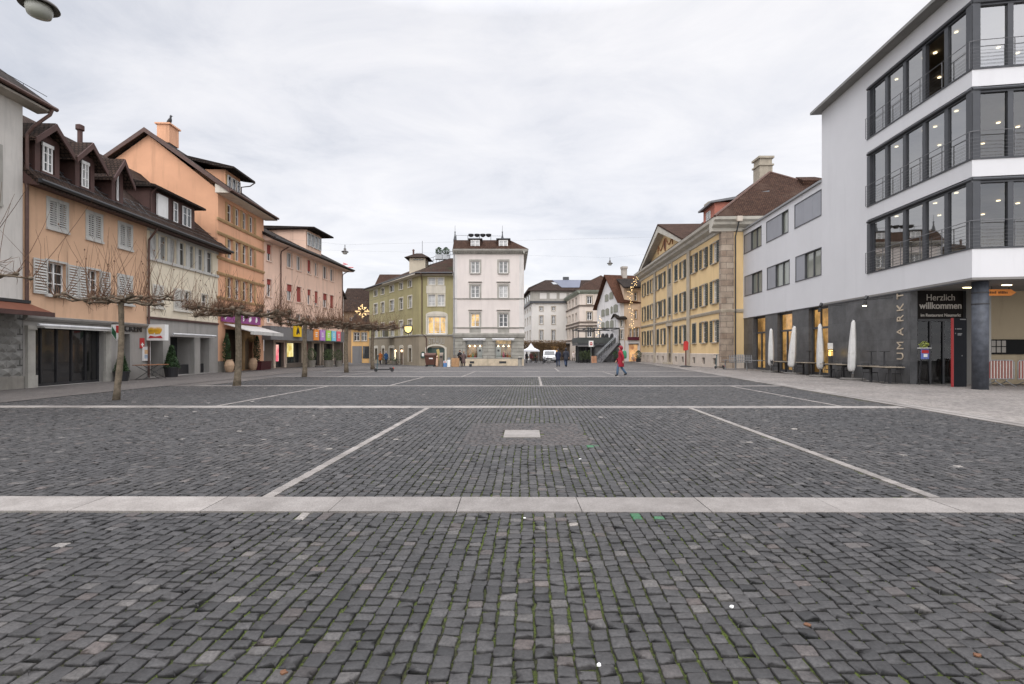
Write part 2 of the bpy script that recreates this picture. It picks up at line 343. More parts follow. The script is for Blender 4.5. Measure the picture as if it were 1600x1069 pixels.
def sheet(name, xs, ys, dz, m, keep=None):
    mb = MB(); nx = len(xs)
    for y in ys:
        for x in xs:
            xx = x(y) if callable(x) else x; mb.v.append((xx, y, gz(xx, y)+dz))
    for j in range(len(ys)-1):
        for i in range(nx-1): mb.f.append((j*nx+i, j*nx+i+1, (j+1)*nx+i+1, (j+1)*nx+i))
    o = mb.build(name, m); o['kind'] = 'structure'; return o
YS = [-30, -10, 0, 10, 20, 30, 36]+list(range(40, 96, 4))+[100, 130, 200, 400, 1500]
M_FAR = far_cobble_mat('far_basalt_cobbles', ((.075, .071, .072), (.13, .123, .12)), (.03, .027, .025), .115, .118, .012)
M_SIDE = far_cobble_mat('pale_pavement_setts', ((.19, .172, .16), (.30, .277, .258)), (.075, .065, .058), .095, .10, .012, skew=.116)
M_LEFT = far_cobble_mat('brown_pavement_setts', ((.10, .09, .084), (.15, .136, .128)), (.04, .035, .032), .09, .095, .010, tint=(.10, .088, .08))
o = sheet('ground', [-1500, -300, -100, -40, 0, 4, 6, 8, 10, 12, 15, 40, 100, 300, 1500], YS, -.06, mat('earth', (.07, .065, .06), 1, .2, .3, 0))
# near and middle cobbles as real stones; the rest of the square in the shader
def cobbles(y0, y1, K, seed, hole=None, xl=lambda y: -99, xr=lambda y: 99):
    rg = np.random.default_rng(seed); out = []
    smax = 1.04*y1+3.0; s = -smax
    while s < smax:
        wd = .101+rg.normal(0, .0038)
        # stones of one course, running away from the camera
        n = int((y1-y0)/.07)+4; ln = np.clip(rg.normal(.089, .011, n), .064, .125); e = np.concatenate([[0], np.cumsum(ln)])+y0-rg.uniform(0, .1)
        a, b = e[:-1], e[1:]
        k = (b <= y1+.02) & (a >= y0-.04); a, b = a[k], b[k]
        a = np.maximum(a, y0+.004); b = np.minimum(b, y1-.004)
        if len(b): b[-1] = y1-.004; a[0] = y0+.004
        yc = (a+b)/2; xc = s+wd/2+DR*-1*0+(-DR*0)*yc
        ok = (np.abs(s+DR*yc) < 1.04*yc+1.8) & ((b-a) > .045)
        out.append(np.stack([np.full(ok.sum(), s), np.full(ok.sum(), s+wd), a[ok], b[ok]], 1)); s += wd
    c = np.concatenate(out); xm = (c[:, 0]+c[:, 1])/2+DR*(c[:, 2]+c[:, 3])/2; ym = (c[:, 2]+c[:, 3])/2
    k = (xm > xl(ym)+.06) & (xm < xr(ym)-.06)
    if hole: k &= ~hole(xm, ym)
    c = c[k]
    for s0, a, b in LONG:
        if a > y1 or b < y0: continue
        cm_ = (c[:, 2]+c[:, 3])/2; l_, h_ = s0-LW/2-.004, s0+LW/2+.004; left = (c[:, 0]+c[:, 1])/2 < s0
        ov = (c[:, 1] > l_) & (c[:, 0] < h_)
        c[:, 1] = np.where(ov & left, np.minimum(c[:, 1], l_), c[:, 1]); c[:, 0] = np.where(ov & ~left, np.maximum(c[:, 0], h_), c[:, 0]); c = c[(c[:, 1]-c[:, 0]) > .028]
    n = len(c); g = .0064
    cm_ = (c[:, 0]+c[:, 1])/2; dm_ = np.min([np.abs(cm_-s0)+99*((a > y1) | (b < y0)) for s0, a, b in LONG], 0); w_ = np.stack([(np.sin(c[:, 2]*1.7+c[:, 0]*3)*.007+np.sin(c[:, 2]*.6+c[:, 0]*.8)*.018)*np.clip((dm_-.1)/1.2, 0, 1), np.zeros(n)], 1)
    cx = (c[:, 0]+c[:, 1])/2+w_[:, 0]; cy = (c[:, 2]+c[:, 3])/2; hx = (c[:, 1]-c[:, 0])/2-g+rg.normal(0, .0018, n); hy = (c[:, 3]-c[:, 2])/2-g+rg.normal(0, .0015, n)
    if K == 8: base = np.array([(-1, -.86), (-.89, -1), (.89, -1), (1, -.86), (1, .86), (.89, 1), (-.89, 1), (-1, .86)])
    else: base = np.array([(-1, -1), (1, -1), (1, 1), (-1, 1)])*.97
    ring = base[None]*np.stack([hx, hy], 1)[:, None, :]
    ring = ring*(1+rg.normal(0, .03, (n, K, 2)))+rg.normal(0, .0034 if K == 8 else .002, (n, K, 2))
    rot = rg.normal(0, .035, n); cr, sr = np.cos(rot)[:, None], np.sin(rot)[:, None]
    rx = ring[..., 0]*cr-ring[..., 1]*sr; ry = ring[..., 0]*sr+ring[..., 1]*cr
    hz = rg.normal(0, .0022, n); tx = rg.normal(0, .035, n); ty = rg.normal(0, .035, n)
    lv = []; 
    for sc_, z in (((1.0, -.03), (1.0, -.0065), (.955, -.002), (.86, 0.0)) if K == 8 else ((1.0, -.03), (1.0, -.006), (.88, 0.0))):
        x, y = rx*sc_, ry*sc_; zz = z+hz[:, None]+(x*tx[:, None]+y*ty[:, None])*(z > -.02)
        lv.append(np.stack([x+cx[:, None], y+cy[:, None], zz], 2))
    nl = len(lv)
    vs = np.concatenate(lv, 1)                             # n, nl*K, 3
    if K == 8:
        top = np.stack([cx, cy, hz+.0022], 1)[:, None, :]; vs = np.concatenate([vs, top], 1)
    nv = vs.shape[1]; vs[..., 0] += DR*vs[..., 1]
    F = []
    for l in range(nl-1):
        for j in range(K): F.append((l*K+j, l*K+(j+1) % K, (l+1)*K+(j+1) % K, (l+1)*K+j))
    quads = np.array(F)[None]+np.arange(n)[:, None, None]*nv
    quads = quads.reshape(-1, 4)
    if K == 8: caps = (np.array([((nl-1)*K+j, (nl-1)*K+(j+1) % K, nl*K) for j in range(K)])[None]+np.arange(n)[:, None, None]*nv).reshape(-1, 3)
    else: caps = (np.array([[(nl-1)*K+j for j in range(K)]])[None]+np.arange(n)[:, None, None]*nv).reshape(-1, 4)
    col = np.zeros((n, 4));
    for gx, gy, gr in ((1.15, 4.46, .07), (1.26, 4.44, .05), (1.33, 4.45, .05), (1.245, 7.75, .12), (2.9, 5.1, .0)): col[:, 3] = np.maximum(col[:, 3], (np.hypot(cx+DR*cy-gx, cy-gy) < gr)*rg.uniform(.15, .5, n))
    col[:, 0] = np.clip(rg.normal(.42, .19, n), 0, 1); col[:, 1] = (rg.random(n) < .045)*rg.uniform(.1, .4, n); col[:, 2] = (rg.random(n) < .0012)*rg.uniform(.5, 1, n)+(rg.random(n) < .05)*rg.uniform(.05, .22, n)
    return vs.reshape(-1, 3), quads, caps, np.repeat(col, nv, 0)
def npmesh(name, parts, m):
    V = []; Q = []; C = []; A = []; off = 0; loops = []; tot = []
    for v, q, c, a in parts:
        V.append(v); A.append(a); loops += [(q+off).ravel(), (c+off).ravel()]; tot += [np.full(len(q), 4), np.full(len(c), c.shape[1])]; off += len(v)
    V = np.concatenate(V); A = np.concatenate(A); loops = np.concatenate(loops); tot = np.concatenate(tot)
    me = bpy.data.meshes.new(name); me.vertices.add(len(V)); me.vertices.foreach_set('co', V.astype(np.float32).ravel())
    me.loops.add(len(loops)); me.loops.foreach_set('vertex_index', loops.astype(np.int32)); me.polygons.add(len(tot))
    st = np.concatenate([[0], np.cumsum(tot)[:-1]]); me.polygons.foreach_set('loop_start', st.astype(np.int32)); me.polygons.foreach_set('loop_total', tot.astype(np.int32))
    me.update(calc_edges=True); me.validate()
    ca = me.color_attributes.new('stone', 'FLOAT_COLOR', 'POINT'); ca.data.foreach_set('color', A.astype(np.float32).ravel())
    o = bpy.data.objects.new(name, me); COL.objects.link(o); me.materials.append(m); o['kind'] = 'structure'; return o
# the pale lines that divide the square: (x at y, y0, y1)
LONG = [(-2.70, 5.02, 12.75), (4.10, 5.02, 12.75), (-8.45, 13.2, 20.4), (8.25, 13.2, 20.4), (-6.0, 20.8, 27.4), (.40, 20.8, 27.4), (-3.95, 27.8, 34.2), (4.9, 27.8, 34.2), (1.9, 34.6, 41.3), (-10.9, 27.8, 34.2)]
LW = .115
def hole(x, y):
    k = np.zeros(len(x), bool)
    k |= (np.abs(x-.27) < 1.03) & (y > 7.78) & (y < 10.1)
    return k
XL = lambda y: -99; XR = lambda y: KA[0]-.25+KD[0]*y
parts = [cobbles(.6, 4.56, 8, 1), cobbles(5.02, 12.76, 8, 2, hole), cobbles(13.2, 20.40, 4, 3, hole, XL, XR), cobbles(20.8, 27.4, 4, 4, hole, lambda y: -13+0*y, XR)]
# fine red-grey setts round the pit cover
def patch():
    rg = np.random.default_rng(9); mats = []
    vs = []; q = []; c = []; col = []; k = 0
    y = 7.80
    while y < 10.06:
        x = -.80-rg.uniform(0, .03)
        while x < 1.26:
            l = rg.uniform(.08, .13); x1 = min(x+l, 1.33); y1 = y+.075
            if not (-.19 < (x+x1)/2 < .53 and 8.39 < y < 9.2):
                z = rg.normal(0, .001); P = [(x+.003, y+.003), (x1-.003, y+.003), (x1-.003, y1-.003), (x+.003, y1-.003)]
                vs += [(a, b, -.03) for a, b in P]+[(a, b, z) for a, b in P]; b0 = 8*k
                q += [(b0+i, b0+(i+1) % 4, b0+4+(i+1) % 4, b0+4+i) for i in range(4)]; c.append((b0+4, b0+5, b0+6, b0+7))
                r = (np.clip(rg.normal(.5, .15), 0, 1), rg.uniform(.0, .35), 0, 0); col += [r]*8; k += 1
            x = x1
        y += .0765
    return np.array(vs), np.array(q), np.array(c), np.array(col)
parts.append(patch())
npmesh('cobblestones', parts, stone_attr_mat())
sheet('joint_bed', [-60, -30, -12, 0, 6, lambda y: kerb_x(y)-.2], [-8, 0, 6, 12, 20, 27.5], -.0165, joint_mat())
sheet('far_paving', [-200, -60, -30, -12, 0, 4, 6, 8, 10, lambda y: kerb_x(y)-.05], [27.4]+[y for y in YS if y > 27.4 and y < 500], -.004, M_FAR)
sheet('left_paving', [-60, -30, lambda y: -13.0-0*y], [20.5, 24, 27.4], -.003, M_LEFT)
sheet('left_pavement', [-60, -30, -22, lambda y: -14.6+.01*y], [-8, 0, 6, 12, 20, 27.4, 34, 40, 50, 56], .012, M_LEFT)
sheet('right_pavement', [lambda y: kerb_x(y)+.22, lambda y: kerb_x(y)+2, 20, 40, 60], [-8, 0, 10, 20, 30, 36]+list(range(40, 96, 4)), .02, M_SIDE)
# granite bands
def bands():
    mb = MB(); rg = random.Random(3)
    for i, y in enumerate(LINES):
        x = -1.04*y-6 if i < 2 else -13.2; xe = kerb_x(y)-.2; hw = .225 if i < 2 else .20; L_ = 1.16
        x -= .0*i
        while x < xe:
            x1 = min(x+L_*rg.uniform(.9, 1.1), xe); t = -.0055
            a = [(x+.004, y-hw+t*x), (x1-.004, y-hw+t*x1), (x1-.004, y+hw+t*x1), (x+.004, y+hw+t*x)]
            z = rg.uniform(0, .003); mb.ring([[(p, q, gz(p, q)-.03) for p, q in a], [(p, q, gz(p, q)+.003+z) for p, q in a]], True); x = x1
    for s0, a, b in LONG:
        y = a
        while y < b:
            y1 = min(y+rg.uniform(.14, .2), b); j = rg.uniform(-.006, .006)
            P = [(s0-LW/2+DR*y+j, y+.004), (s0+LW/2+DR*y+j, y+.004), (s0+LW/2+DR*y1+j, y1-.003), (s0-LW/2+DR*y1+j, y1-.003)]
            mb.ring([[(p, q, gz(p, q)-.03) for p, q in P], [(p, q, gz(p, q)+.002) for p, q in P]]); y = y1
    o = mb.build('granite_bands', BANDM); o['kind'] = 'structure'
    k = MB(); y = -6
    while y < 86:
        y1 = y+1.15
        for xo, wd in ((-.24, .22), (0.0, .22)):
            P = [(kerb_x(y)+xo, y+.006), (kerb_x(y)+xo+wd, y+.006), (kerb_x(y1)+xo+wd, y1-.006), (kerb_x(y1)+xo, y1-.006)]
            k.ring([[(p, q, gz(p, q)-.04) for p, q in P], [(p, q, gz(p, q)+.022+.004*(xo == 0)) for p, q in P]])
        y = y1
    o = k.build('kerb', BANDM); o['kind'] = 'structure'
def band_mat():
    m, N, L, b = nodes('pale_granite'); tc = N.new('ShaderNodeTexCoord'); v = tc.outputs['Object']; g = N.new('ShaderNodeNewGeometry')
    c = mix(N, L, g.outputs['Random Per Island'], (.190, .174, .162), (.275, .252, .234))
    c = mix(N, L, 1.0, c, mix(N, L, rmp(N, L, nz(N, L, v, 85, 4, .75), .32, .68), (.72, .72, .72), (1.25, 1.25, 1.25)), 'MULTIPLY')
    c = mix(N, L, 1.0, c, mix(N, L, rmp(N, L, nz(N, L, v, 2.2, 6, .7), .38, .66), (1.06, 1.06, 1.06), (.74, .73, .72)), 'MULTIPLY')
    L.new(c, b.inputs['Base Color']); b.inputs['Roughness'].default_value = .8; b.inputs['Specular IOR Level'].default_value = .35
    bn = N.new('ShaderNodeBump'); bn.inputs['Strength'].default_value = .5; bn.inputs['Distance'].default_value = .006; L.new(nz(N, L, v, 120, 4), bn.inputs['Height']); L.new(bn.outputs[0], b.inputs['Normal']); return m
BANDM = band_mat()
bands()
pc = thing('pit_cover', 'pale rectangular stone pit cover set in fine setts in the middle of the square', 'pit cover', (-.05, 8.75, 0))
MB().prism_z([(-.15, 8.46), (.49, 8.46), (.51, 9.22), (-.13, 9.22)], -.02, .004).build('slab', BANDM, pc)
# litter
rg = random.Random(5)
def ground_xy(px, py): Y = H*FOC/(py-HY); return at(px, Y), Y
LEAFM = mat('brown_leaf', (.13, .06, .03), .8, .3, 20, 0, streak=0); PAPERM = mat('white_paper', (.7, .7, .68), .8, .05, 9, 0, streak=0)
LIT = [(1143, 950, 'crumpled white paper scrap lying on the foreground cobbles right of the centre', 'litter', PAPERM, .010), (1262, 978, 'curled brown leaf in a mossy joint of the foreground cobbles', 'leaf', LEAFM, .014),
       (1527, 1025, 'orange brown leaf on the cobbles at the bottom right corner of the picture', 'leaf', LEAFM, .016), (906, 718, 'small white paper scrap on the cobbles just beyond the near pale band', 'litter', PAPERM, .014),
       (936, 1041, 'round white blob of chewing gum stuck on a cobble at the bottom centre', 'litter', PAPERM, .011), (443, 1053, 'small reddish leaf on the cobbles at the bottom left', 'leaf', LEAFM, .014), (820, 811, 'white cigarette end in the joint just before the near pale band', 'litter', PAPERM, .009)]
for px, py, lab, cat, m_, s in LIT:
    x, y = ground_xy(px, py); mb = MB(); k = 9
    pts = [(x+s*rg.uniform(.6, 1.2)*math.cos(i*6.283/k)*1.3, y+s*rg.uniform(.6, 1.2)*math.sin(i*6.283/k), .006+rg.uniform(0, .008)) for i in range(k)]
    mb.v = pts+[(x, y, .012)]+[(a, b, .003) for a, b, c in pts]; mb.f = [(i, (i+1) % k, k) for i in range(k)]+[(i, k+1+i, k+1+(i+1) % k, (i+1) % k) for i in range(k)]
    tag(mb.build('litter' if cat == 'litter' else 'leaf', m_, loc=(x, y, 0)), lab, cat)
# ------------------------------------------------------------------ left row of houses
FL = Fr((-19.0, 19.25), (-.039, 1), 1)
PEACH = mat('peach_render', (.60, .385, .25), .9, .08, .7); CREAM = mat('cream_render', (.70, .62, .48), .9, .07, .7); ORANGE = mat('orange_render', (.68, .37, .225), .9, .08, .6)
PINK = mat('pink_render', (.76, .53, .41), .9, .06, .6); GREYW = mat('pale_grey_render', (.55, .52, .48), .9, .08, .8); SHOPG = mat('grey_shopfront', (.29, .275, .255), .75, .1, 1.2)
MAROON = mat('maroon_boards', (.075, .038, .032), .7, .2, 2); EAVEW = mat('painted_soffit', (.42, .38, .33), .8, .1); SHUTG = mat('grey_shutter', (.46, .45, .42), .6, .1, 3, .1); OCHRE = mat('ochre_stone', (.40, .26, .13), .9, .15, 2)
REDB = mat('red_blind', (.30, .05, .04), .6, .15, 3, .1); PLINTH = mat('rough_plinth', (.22, .205, .18), .9, .2, 2, .5); AWN = mat('rust_awning', (.14, .045, .022), .8, .15, 2, .1)
HEDGEG = mat('dark_evergreen', (.022, .045, .018), .8, .5, 8, 0, streak=0)
# --- pale house at the picture's left edge
hA = thing('house', 'pale grey rendered house with diamond stone ground floor at the left edge of the square', 'house', (*FL.P(-4, -4, 0)[:2], 0))
uA0, uA1 = -13.0, -.12
zt = 11.0
mb = MB(); shell(mb, FL, uA0, uA1, 3.35, zt, 11, [(-3.0, -1.05, 6.9, 9.0), (-6.4, -5.2, 6.9, 9.0), (-3.0, -1.9, 4.3, 6.2)], .2); mb.build('wall', GREYW, hA)
DIA = brickmat('diamond_stone', (.19, .185, .175), (.24, .235, .22), (.09, .088, .08), .42, .30, .03, bump=1, dist=.09)
mb = MB(); shell(mb, FL, uA0, uA1, .5, 3.3, 10.9, [], .2); mb.build('diamond_wall', DIA, hA)
MB().box(FL, uA0, uA1, -.2, .05, -.1, .5).build('plinth', PLINTH, hA)
dm = MB(); uu = uA1-.42
while uu > -7:
    zz = .52; r = 0
    while zz < 3.2:
        o_ = .21*(r % 2); P = FL.P
        dm.add([P(uu+o_, 0, zz), P(uu+o_+.40, 0, zz), P(uu+o_+.40, 0, zz+.28), P(uu+o_, 0, zz+.28), P(uu+o_+.2, .07, zz+.14)], [(0, 1, 4), (1, 2, 4), (2, 3, 4), (3, 0, 4)]) if uu+o_+.4 < uA1 else None
        zz += .30; r += 1
    uu -= .42
dm.build('stone_facets', mat('diamond_facets', (.21, .205, .19), .85, .2, 2), hA)
MB().box(FL, uA0, uA1, -.1, .06, 3.3, 3.42).build('string_course', SANDG, hA)
for a, b, c, d in ((-3.0, -1.05, 6.9, 9.0), (-6.4, -5.2, 6.9, 9.0), (-3.0, -1.9, 4.3, 6.2)): window(FL, hA, a, b, c, d, pane=G_DARK, trim=.12, tmat=SANDG)
rf = MB(); rf.prism_u(FL, uA0-.5, uA1+.75, [(.5, zt+.1), (.58, zt+.3), (-5.5, zt+4.6), (-5.5, zt+4.4)]); rf.prism_u(FL, uA0-.5, uA1+.75, [(-12, zt+.1), (-5.5, zt+4.6), (-5.5, zt+4.4), (-12, zt-.1)]); rf.build('roof', T_DARK, hA)
MB().prism_u(FL, uA0-.4, uA1+.68, [(.52, zt+.02), (.52, zt+.1), (-.05, zt+.4), (-.05, zt-.02)]).build('soffit', EAVEW, hA)
MB().prism_n(FL, -11, -.06, [(uA1-.02, zt-.1), (uA1-.3, zt-.1), (uA1-.3, zt+.3), (uA1-.02, zt+.3)]).build('gable_infill', GREYW, hA)
gutter(FL, uA0-.4, uA1+.78, .62, zt+.2, .085).build('gutter', COPPER, hA)
MB().tube([FL.P(uA1+.6, .6, zt+.15), FL.P(uA1+.55, .55, zt-.1), FL.P(uA1+.16, .25, zt-.75), FL.P(uA1+.08, .09, zt-1.1), FL.P(uA1+.08, .09, 3.4)], .06, 8).build('downpipe', COPPER, hA)
sg = MB()
for k in range(12): sg.tube([FL.P(uA1-.3-k*.9, .3, zt+.45), FL.P(uA1-.3-k*.9, .3, zt+.7)], .012, 4)
sg.tube([FL.P(uA1+.7, .3, zt+.7), FL.P(uA0, .3, zt+.7)], .014, 4); sg.build('snow_guard', BLACKM, hA)
aw = thing('awning', 'rust brown folding awning over the diamond stone ground floor at the left edge', 'awning', FL.P(-3, .1, 3.2))
MB().prism_u(FL, -8, -.1, [(.08, 3.36), (.08, 3.30), (1.15, 2.88), (1.15, 2.94)]).build('canopy', AWN, aw)
MB().box(FL, -8, -.1, 1.12, 1.2, 2.78, 2.95).build('front_bar', MAROON, aw)
MB().box(FL, -8, -.1, .065, .3, 3.3, 3.42).build('cassette', BLACKM, aw)
# --- peach house
uB0, uB1 = -.1, FL.u(229.5); zE = 8.12
hB = thing('house', 'peach rendered house with three gabled dormers and grey louvred shutters', 'house', (*FL.P(4, -4, 0)[:2], 0))
topw = [(FL.u(a), FL.u(b)) for a, b in ((75, 104), (136, 158), (186, 205))]; midw = [(FL.u(a), FL.u(b)) for a, b in ((73, 103), (135.5, 155), (185, 205))]
zt0, zt1 = FL.z(72, 354), FL.z(72, 309); zm0, zm1 = FL.z(90, 462), FL.z(90, 411)
zc = FL.z(41, 494)                                        # shop cornice
ops = [(a, b, zt0, zt1) for a, b in topw]+[(a, b, zm0, zm1) for a, b in midw]
mb = MB(); shell(mb, FL, uB0, uB1, zc, zE+.05, 9.5, ops, .2)
mb.build('wall', PEACH, hB)
for a, b in topw: window(FL, hB, a, b, zt0, zt1, shut='closed', shmat=SHUTG, trim=.09, tmat=SHUTG)
for i, (a, b) in enumerate(midw): window(FL, hB, a, b, zm0, zm1, bars=(.36, .68), shut='open' if i < 2 else 'closed', shw=.62 if i == 0 else .55, shmat=SHUTG, trim=.09, tmat=SHUTG, sill=.14)
# shopfront of the peach house
s0, s1 = FL.u(47.5), FL.u(163); d0, d1 = FL.u(187), FL.u(203)
zs1 = FL.z(100, 514); mb = MB()
shell(mb, FL, uB0, uB1, -.05, zc-.16, .6, [(s0, s1, .02, zs1), (d0, d1, .02, zs1-.1)], .35); mb.build('shopfront', SHOPG, hB)
MB().prism_u(FL, uB0, uB1, [(-.02, zc-.16), (.06, zc-.16), (.16, zc-.06), (.18, zc+.02), (-.02, zc+.05)]).build('shop_cornice', SHOPG, hB)
for u in (uB0+.25, s1+.14):
    c_ = MB(); c_.box(FL, u-.16, u+.16, 0.002, .10, 0, zs1+.05); c_.box(FL, u-.21, u+.21, .002, .15, 0, .5); c_.box(FL, u-.2, u+.2, .002, .14, zs1-.1, zs1+.06); c_.build('pilaster', SANDG, hB)
sw = MB(); n_ = 5
for i in range(n_+1):
    uc = s0+(s1-s0)*i/n_; uc = min(max(uc, s0+.03), s1-.03); sw.box(FL, uc-.03, uc+.03, -.3, -.24, .1, zs1)
sw.box(FL, s0, s1, -.3, -.24, .02, .12); swo = sw.build('shop_window', BLACKM, hB)
MB().add([FL.P(s0, -.29, .1), FL.P(s1, -.29, .1), FL.P(s1, -.29, zs1), FL.P(s0, -.29, zs1)], [(0, 1, 2, 3)]).build('pane', mat('black_shop_pane', (.010, .010, .011), .2, .3, 1, 0, streak=0, coat=1), swo)
awb = thing('awning', 'rolled up pale awning bar above the black shop window of the peach house', 'awning', FL.P((s0+s1)/2, .2, zs1))
MB().tube([FL.P(s0+.1, .22, zs1+.1), FL.P(s1+.3, .22, zs1+.1)], .06, 8).build('roller', mat('pale_metal', (.6, .6, .6), .4, .1), awb)
MB().box(FL, s0+.3, s1+.1, .12, .3, zs1-.02, zs1+.03).build('front_bar', SHUTG, awb)
dr = MB(); dr.box(FL, d0, d1, -.34, -.3, .02, zs1-.1); dr.build('door', BLACKM, hB)
tb = MB
text('BACKEN', .46, FL.P(FL.u(201), .03, FL.z(201, 513.5)), frot(FL), BLACKM, hB, 'shop_lettering', .02, bold=.012)
# roof of peach + cream
uC0, uC1 = uB1, FL.u(340.5)
def eave_prof(zE, nE, nR, zR, nB, zB): return [(nE, zE), (nR, zR), (nB, zB)]
roofslab(FL, uB0-.02, uB1, [(.62, zE), (-5.0, zE+5.0), (-10, zE+.6)], .2).build('roof', T_BROWN, hB)
MB().prism_u(FL, uB0, uB1, [(.6, zE-.2), (.6, zE-.03), (-.02, zE+.4), (-.02, zE-.12)]).build('soffit', MAROON, hB)
gutter(FL, uB0-.05, uB1, .68, zE-.02, .09).build('gutter', BLACKM, hB)
gb = MB(); gb.prism_n(FL, 0, 0, []) if False else None
for u in (uB0+.02, uB1-.14): MB().prism_u(FL, u, u+.12, [(-.1, zE-.1), (-5, zE+4.7), (-9.4, zE+.7), (-9.4, zE-.1)]).build('gable_wall', PEACH, hB)
sg = MB()
for k in range(3): sg.tube([FL.P(uB0+.2, .25-.35*k, zE+.45+.31*k), FL.P(uB1, .25-.35*k, zE+.45+.31*k)], .02, 4)
for k in range(12): sg.tube([FL.P(uB0+.3+k*.6, .25, zE+.28), FL.P(uB0+.3+k*.6, -.45, zE+1.1)], .014, 4)
sg.build('snow_guard', DARKM, hB)
MB().tube([FL.P(uB1-.0, .6, zE-.05), FL.P(uB1-.02, .5, zE-.3), FL.P(uB1, .12, zE-.8), FL.P(uB1, .1, zE-1.3), FL.P(uB1, .1, .05)], .055, 8).build('downpipe', COPPER, hB)
fl = MB(); fl.tube([FL.P(FL.u(125, -4.6), -4.6, zE+4), FL.P(FL.u(125, -4.6), -4.6, zE+5.55)], .12, 10); fl.lathe(FL.P(FL.u(125, -4.6), -4.6, zE+5.5), [(.12, 0), (.2, .06), (.2, .3), (.05, .38)], 12); fl.build('flue', MAROON, hB)
def gable_dormer(F, root, uc, w_, nf, z0, z1, za, blind=False, wall=MAROON, rm=T_BROWN, oh=.35):
    u0, u1 = uc-w_/2, uc+w_/2; nb = -5.0
    mb = MB(); mb.prism_n(F, nf, nb, [(u0, z0), (u1, z0), (u1, z1), (uc, za-.12), (u0, z1)]); d = mb.build('dormer', wall, root)
    fr = MB(); fr.box(F, u0-.02, u0+.2, nf+.002, nf+.08, z0, z1+.1); fr.box(F, u1-.2, u1+.02, nf+.002, nf+.08, z0, z1+.1); fr.box(F, u0+.2, u1-.2, nf+.002, nf+.08, z1-.12, z1+.1)
    fr.build('corner_boards', wall, d)
    s = (za-z1)/(w_/2)
    r = MB()
    for sg_ in (-1, 1):
        a = uc+sg_*(w_/2+oh); zz = z1-oh*s
        r.prism_n(F, nf+.4, nb, [(uc, za), (a, zz), (a, zz+.13), (uc, za+.15)])
    r.build('dormer_roof', rm, d)
    b = MB()
    for sg_ in (-1, 1):
        a = uc+sg_*(w_/2+oh); zz = z1-oh*s
        b.prism_n(F, nf+.4, nf+.46, [(uc, za-.14), (a, zz-.12), (a, zz+.12), (uc, za+.13)])
    b.build('bargeboard', wall, d)
    window(F, d, u0+.32, u1-.32, z0+.12, z1-.16, depth=-.03, bars=(.33, .66), pane=G_DARK, sill=.1, smat=wall, flat=True, blind=None)
    if blind: MB().box(F, u0+.3, u1-.3, nf+.09, nf+.11, z0+.1, z1-.14).build('roller_blind', WHITE, d)
    else: MB().box(F, u0+.28, u1-.28, nf+.06, nf+.12, z1-.3, z1-.16).build('blind_box', WHITE, d)
for i, (pa, pb, ya) in enumerate(((50, 105, 197), (113, 160, 225), (170, 205, 250))):
    ua, ub = FL.u(pa+3, 0), FL.u(pb-15, 0); uc = (ua+ub)/2
    gable_dormer(FL, hB, uc, (ub-ua), -.02, zE+.5, zE+1.95, zE+2.5, blind=(i == 2))
# --- cream house
hC = thing('house', 'narrow cream house with a maroon flat roofed dormer and a grey shop ground floor', 'house', (*FL.P(11, -4, 0)[:2], 0))
zu0, zu1 = FL.z(232, 401), FL.z(236, 362)
ups = [(FL.u(a), FL.u(b)) for a, b in ((234, 246.5), (250, 260.5), (265, 275), (280.5, 289.5), (296, 304), (309.5, 318), (323, 332))]
zl0, zl1 = FL.z(300, 487), FL.z(300, 457); low = [(FL.u(239), FL.u(254)), (FL.u(272), FL.u(286)), (FL.u(289), FL.u(297)), (FL.u(315), FL.u(323.5))]
zsc = FL.z(232, 495)+.0
mb = MB(); shell(mb, FL, uC0, uC1, zsc, zE+.05, 9.5, [(a, b, zu0, zu1) for a, b in ups]+[(a, b, zl0, zl1) for a, b in low], .18); mb.build('wall', CREAM, hC)
for a, b in ups: window(FL, hC, a, b, zu0, zu1, depth=.14, cols=1, bars=(.7,), fmat=SHUTG, pane=random.choice([G_MID, G_PALE, G_DARK]), sill=None)
zb = MB(); zb.box(FL, uC0+.02, uC1, .002, .09, zu0-.16, zu0-.01); zb.box(FL, uC0+.02, uC1, .002, .06, zu1+.01, zu1+.14); zb.build('sill_course', SHUTG, hC)
for i in range(len(ups)-1):
    a = ups[i][1]+.03; b = ups[i+1][0]-.03
    if b-a > .05: MB().box(FL, a, b, .002, .05, zu0, zu1).build('mullion', SHUTG, hC)
for i, (a, b) in enumerate(low): window(FL, hC, a, b, zl0, zl1, depth=.14, cols=1 if i > 1 else 2, pane=G_DARK if i > 1 else G_PALE, shut='closed' if i < 2 else None, shmat=mat('pale_shutter', (.5, .48, .43), .7), trim=.07, tmat=mat('pale_trim', (.6, .57, .5), .7), sill=.1)
roofslab(FL, uC0+.01, uC1+.5, [(.62, zE-.0), (-5.0, zE+5.0), (-10, zE+.6)], .2).build('roof', T_BROWN, hC)
MB().prism_u(FL, uC0, uC1+.5, [(.6, zE-.2), (.6, zE-.03), (-.02, zE+.4), (-.02, zE-.12)]).build('soffit', MAROON, hC)
gutter(FL, uC0+.01, uC1+.6, .68, zE-.02, .09).build('gutter', BLACKM, hC)
sg = MB()
for k in range(3): sg.tube([FL.P(uC0+.05, .25-.35*k, zE+.45+.31*k), FL.P(uC1, .25-.35*k, zE+.45+.31*k)], .02, 4)
sg.build('snow_guard', DARKM, hC)
a, b = FL.u(234, -.4), FL.u(304, -.4); zd0, zd1 = zE+.6, FL.z(304, 330, -.4)+.15
mb = MB(); mb.box(FL, a, b, -.4, -5, zd0, zd1); dm_ = mb.build('dormer', MAROON, hC)
MB().prism_u(FL, a-.25, b+.45, [(.05, zd1), (.05, zd1+.12), (-5.2, zd1+1.3), (-5.2, zd1)]).build('dormer_roof', T_DARK, dm_)
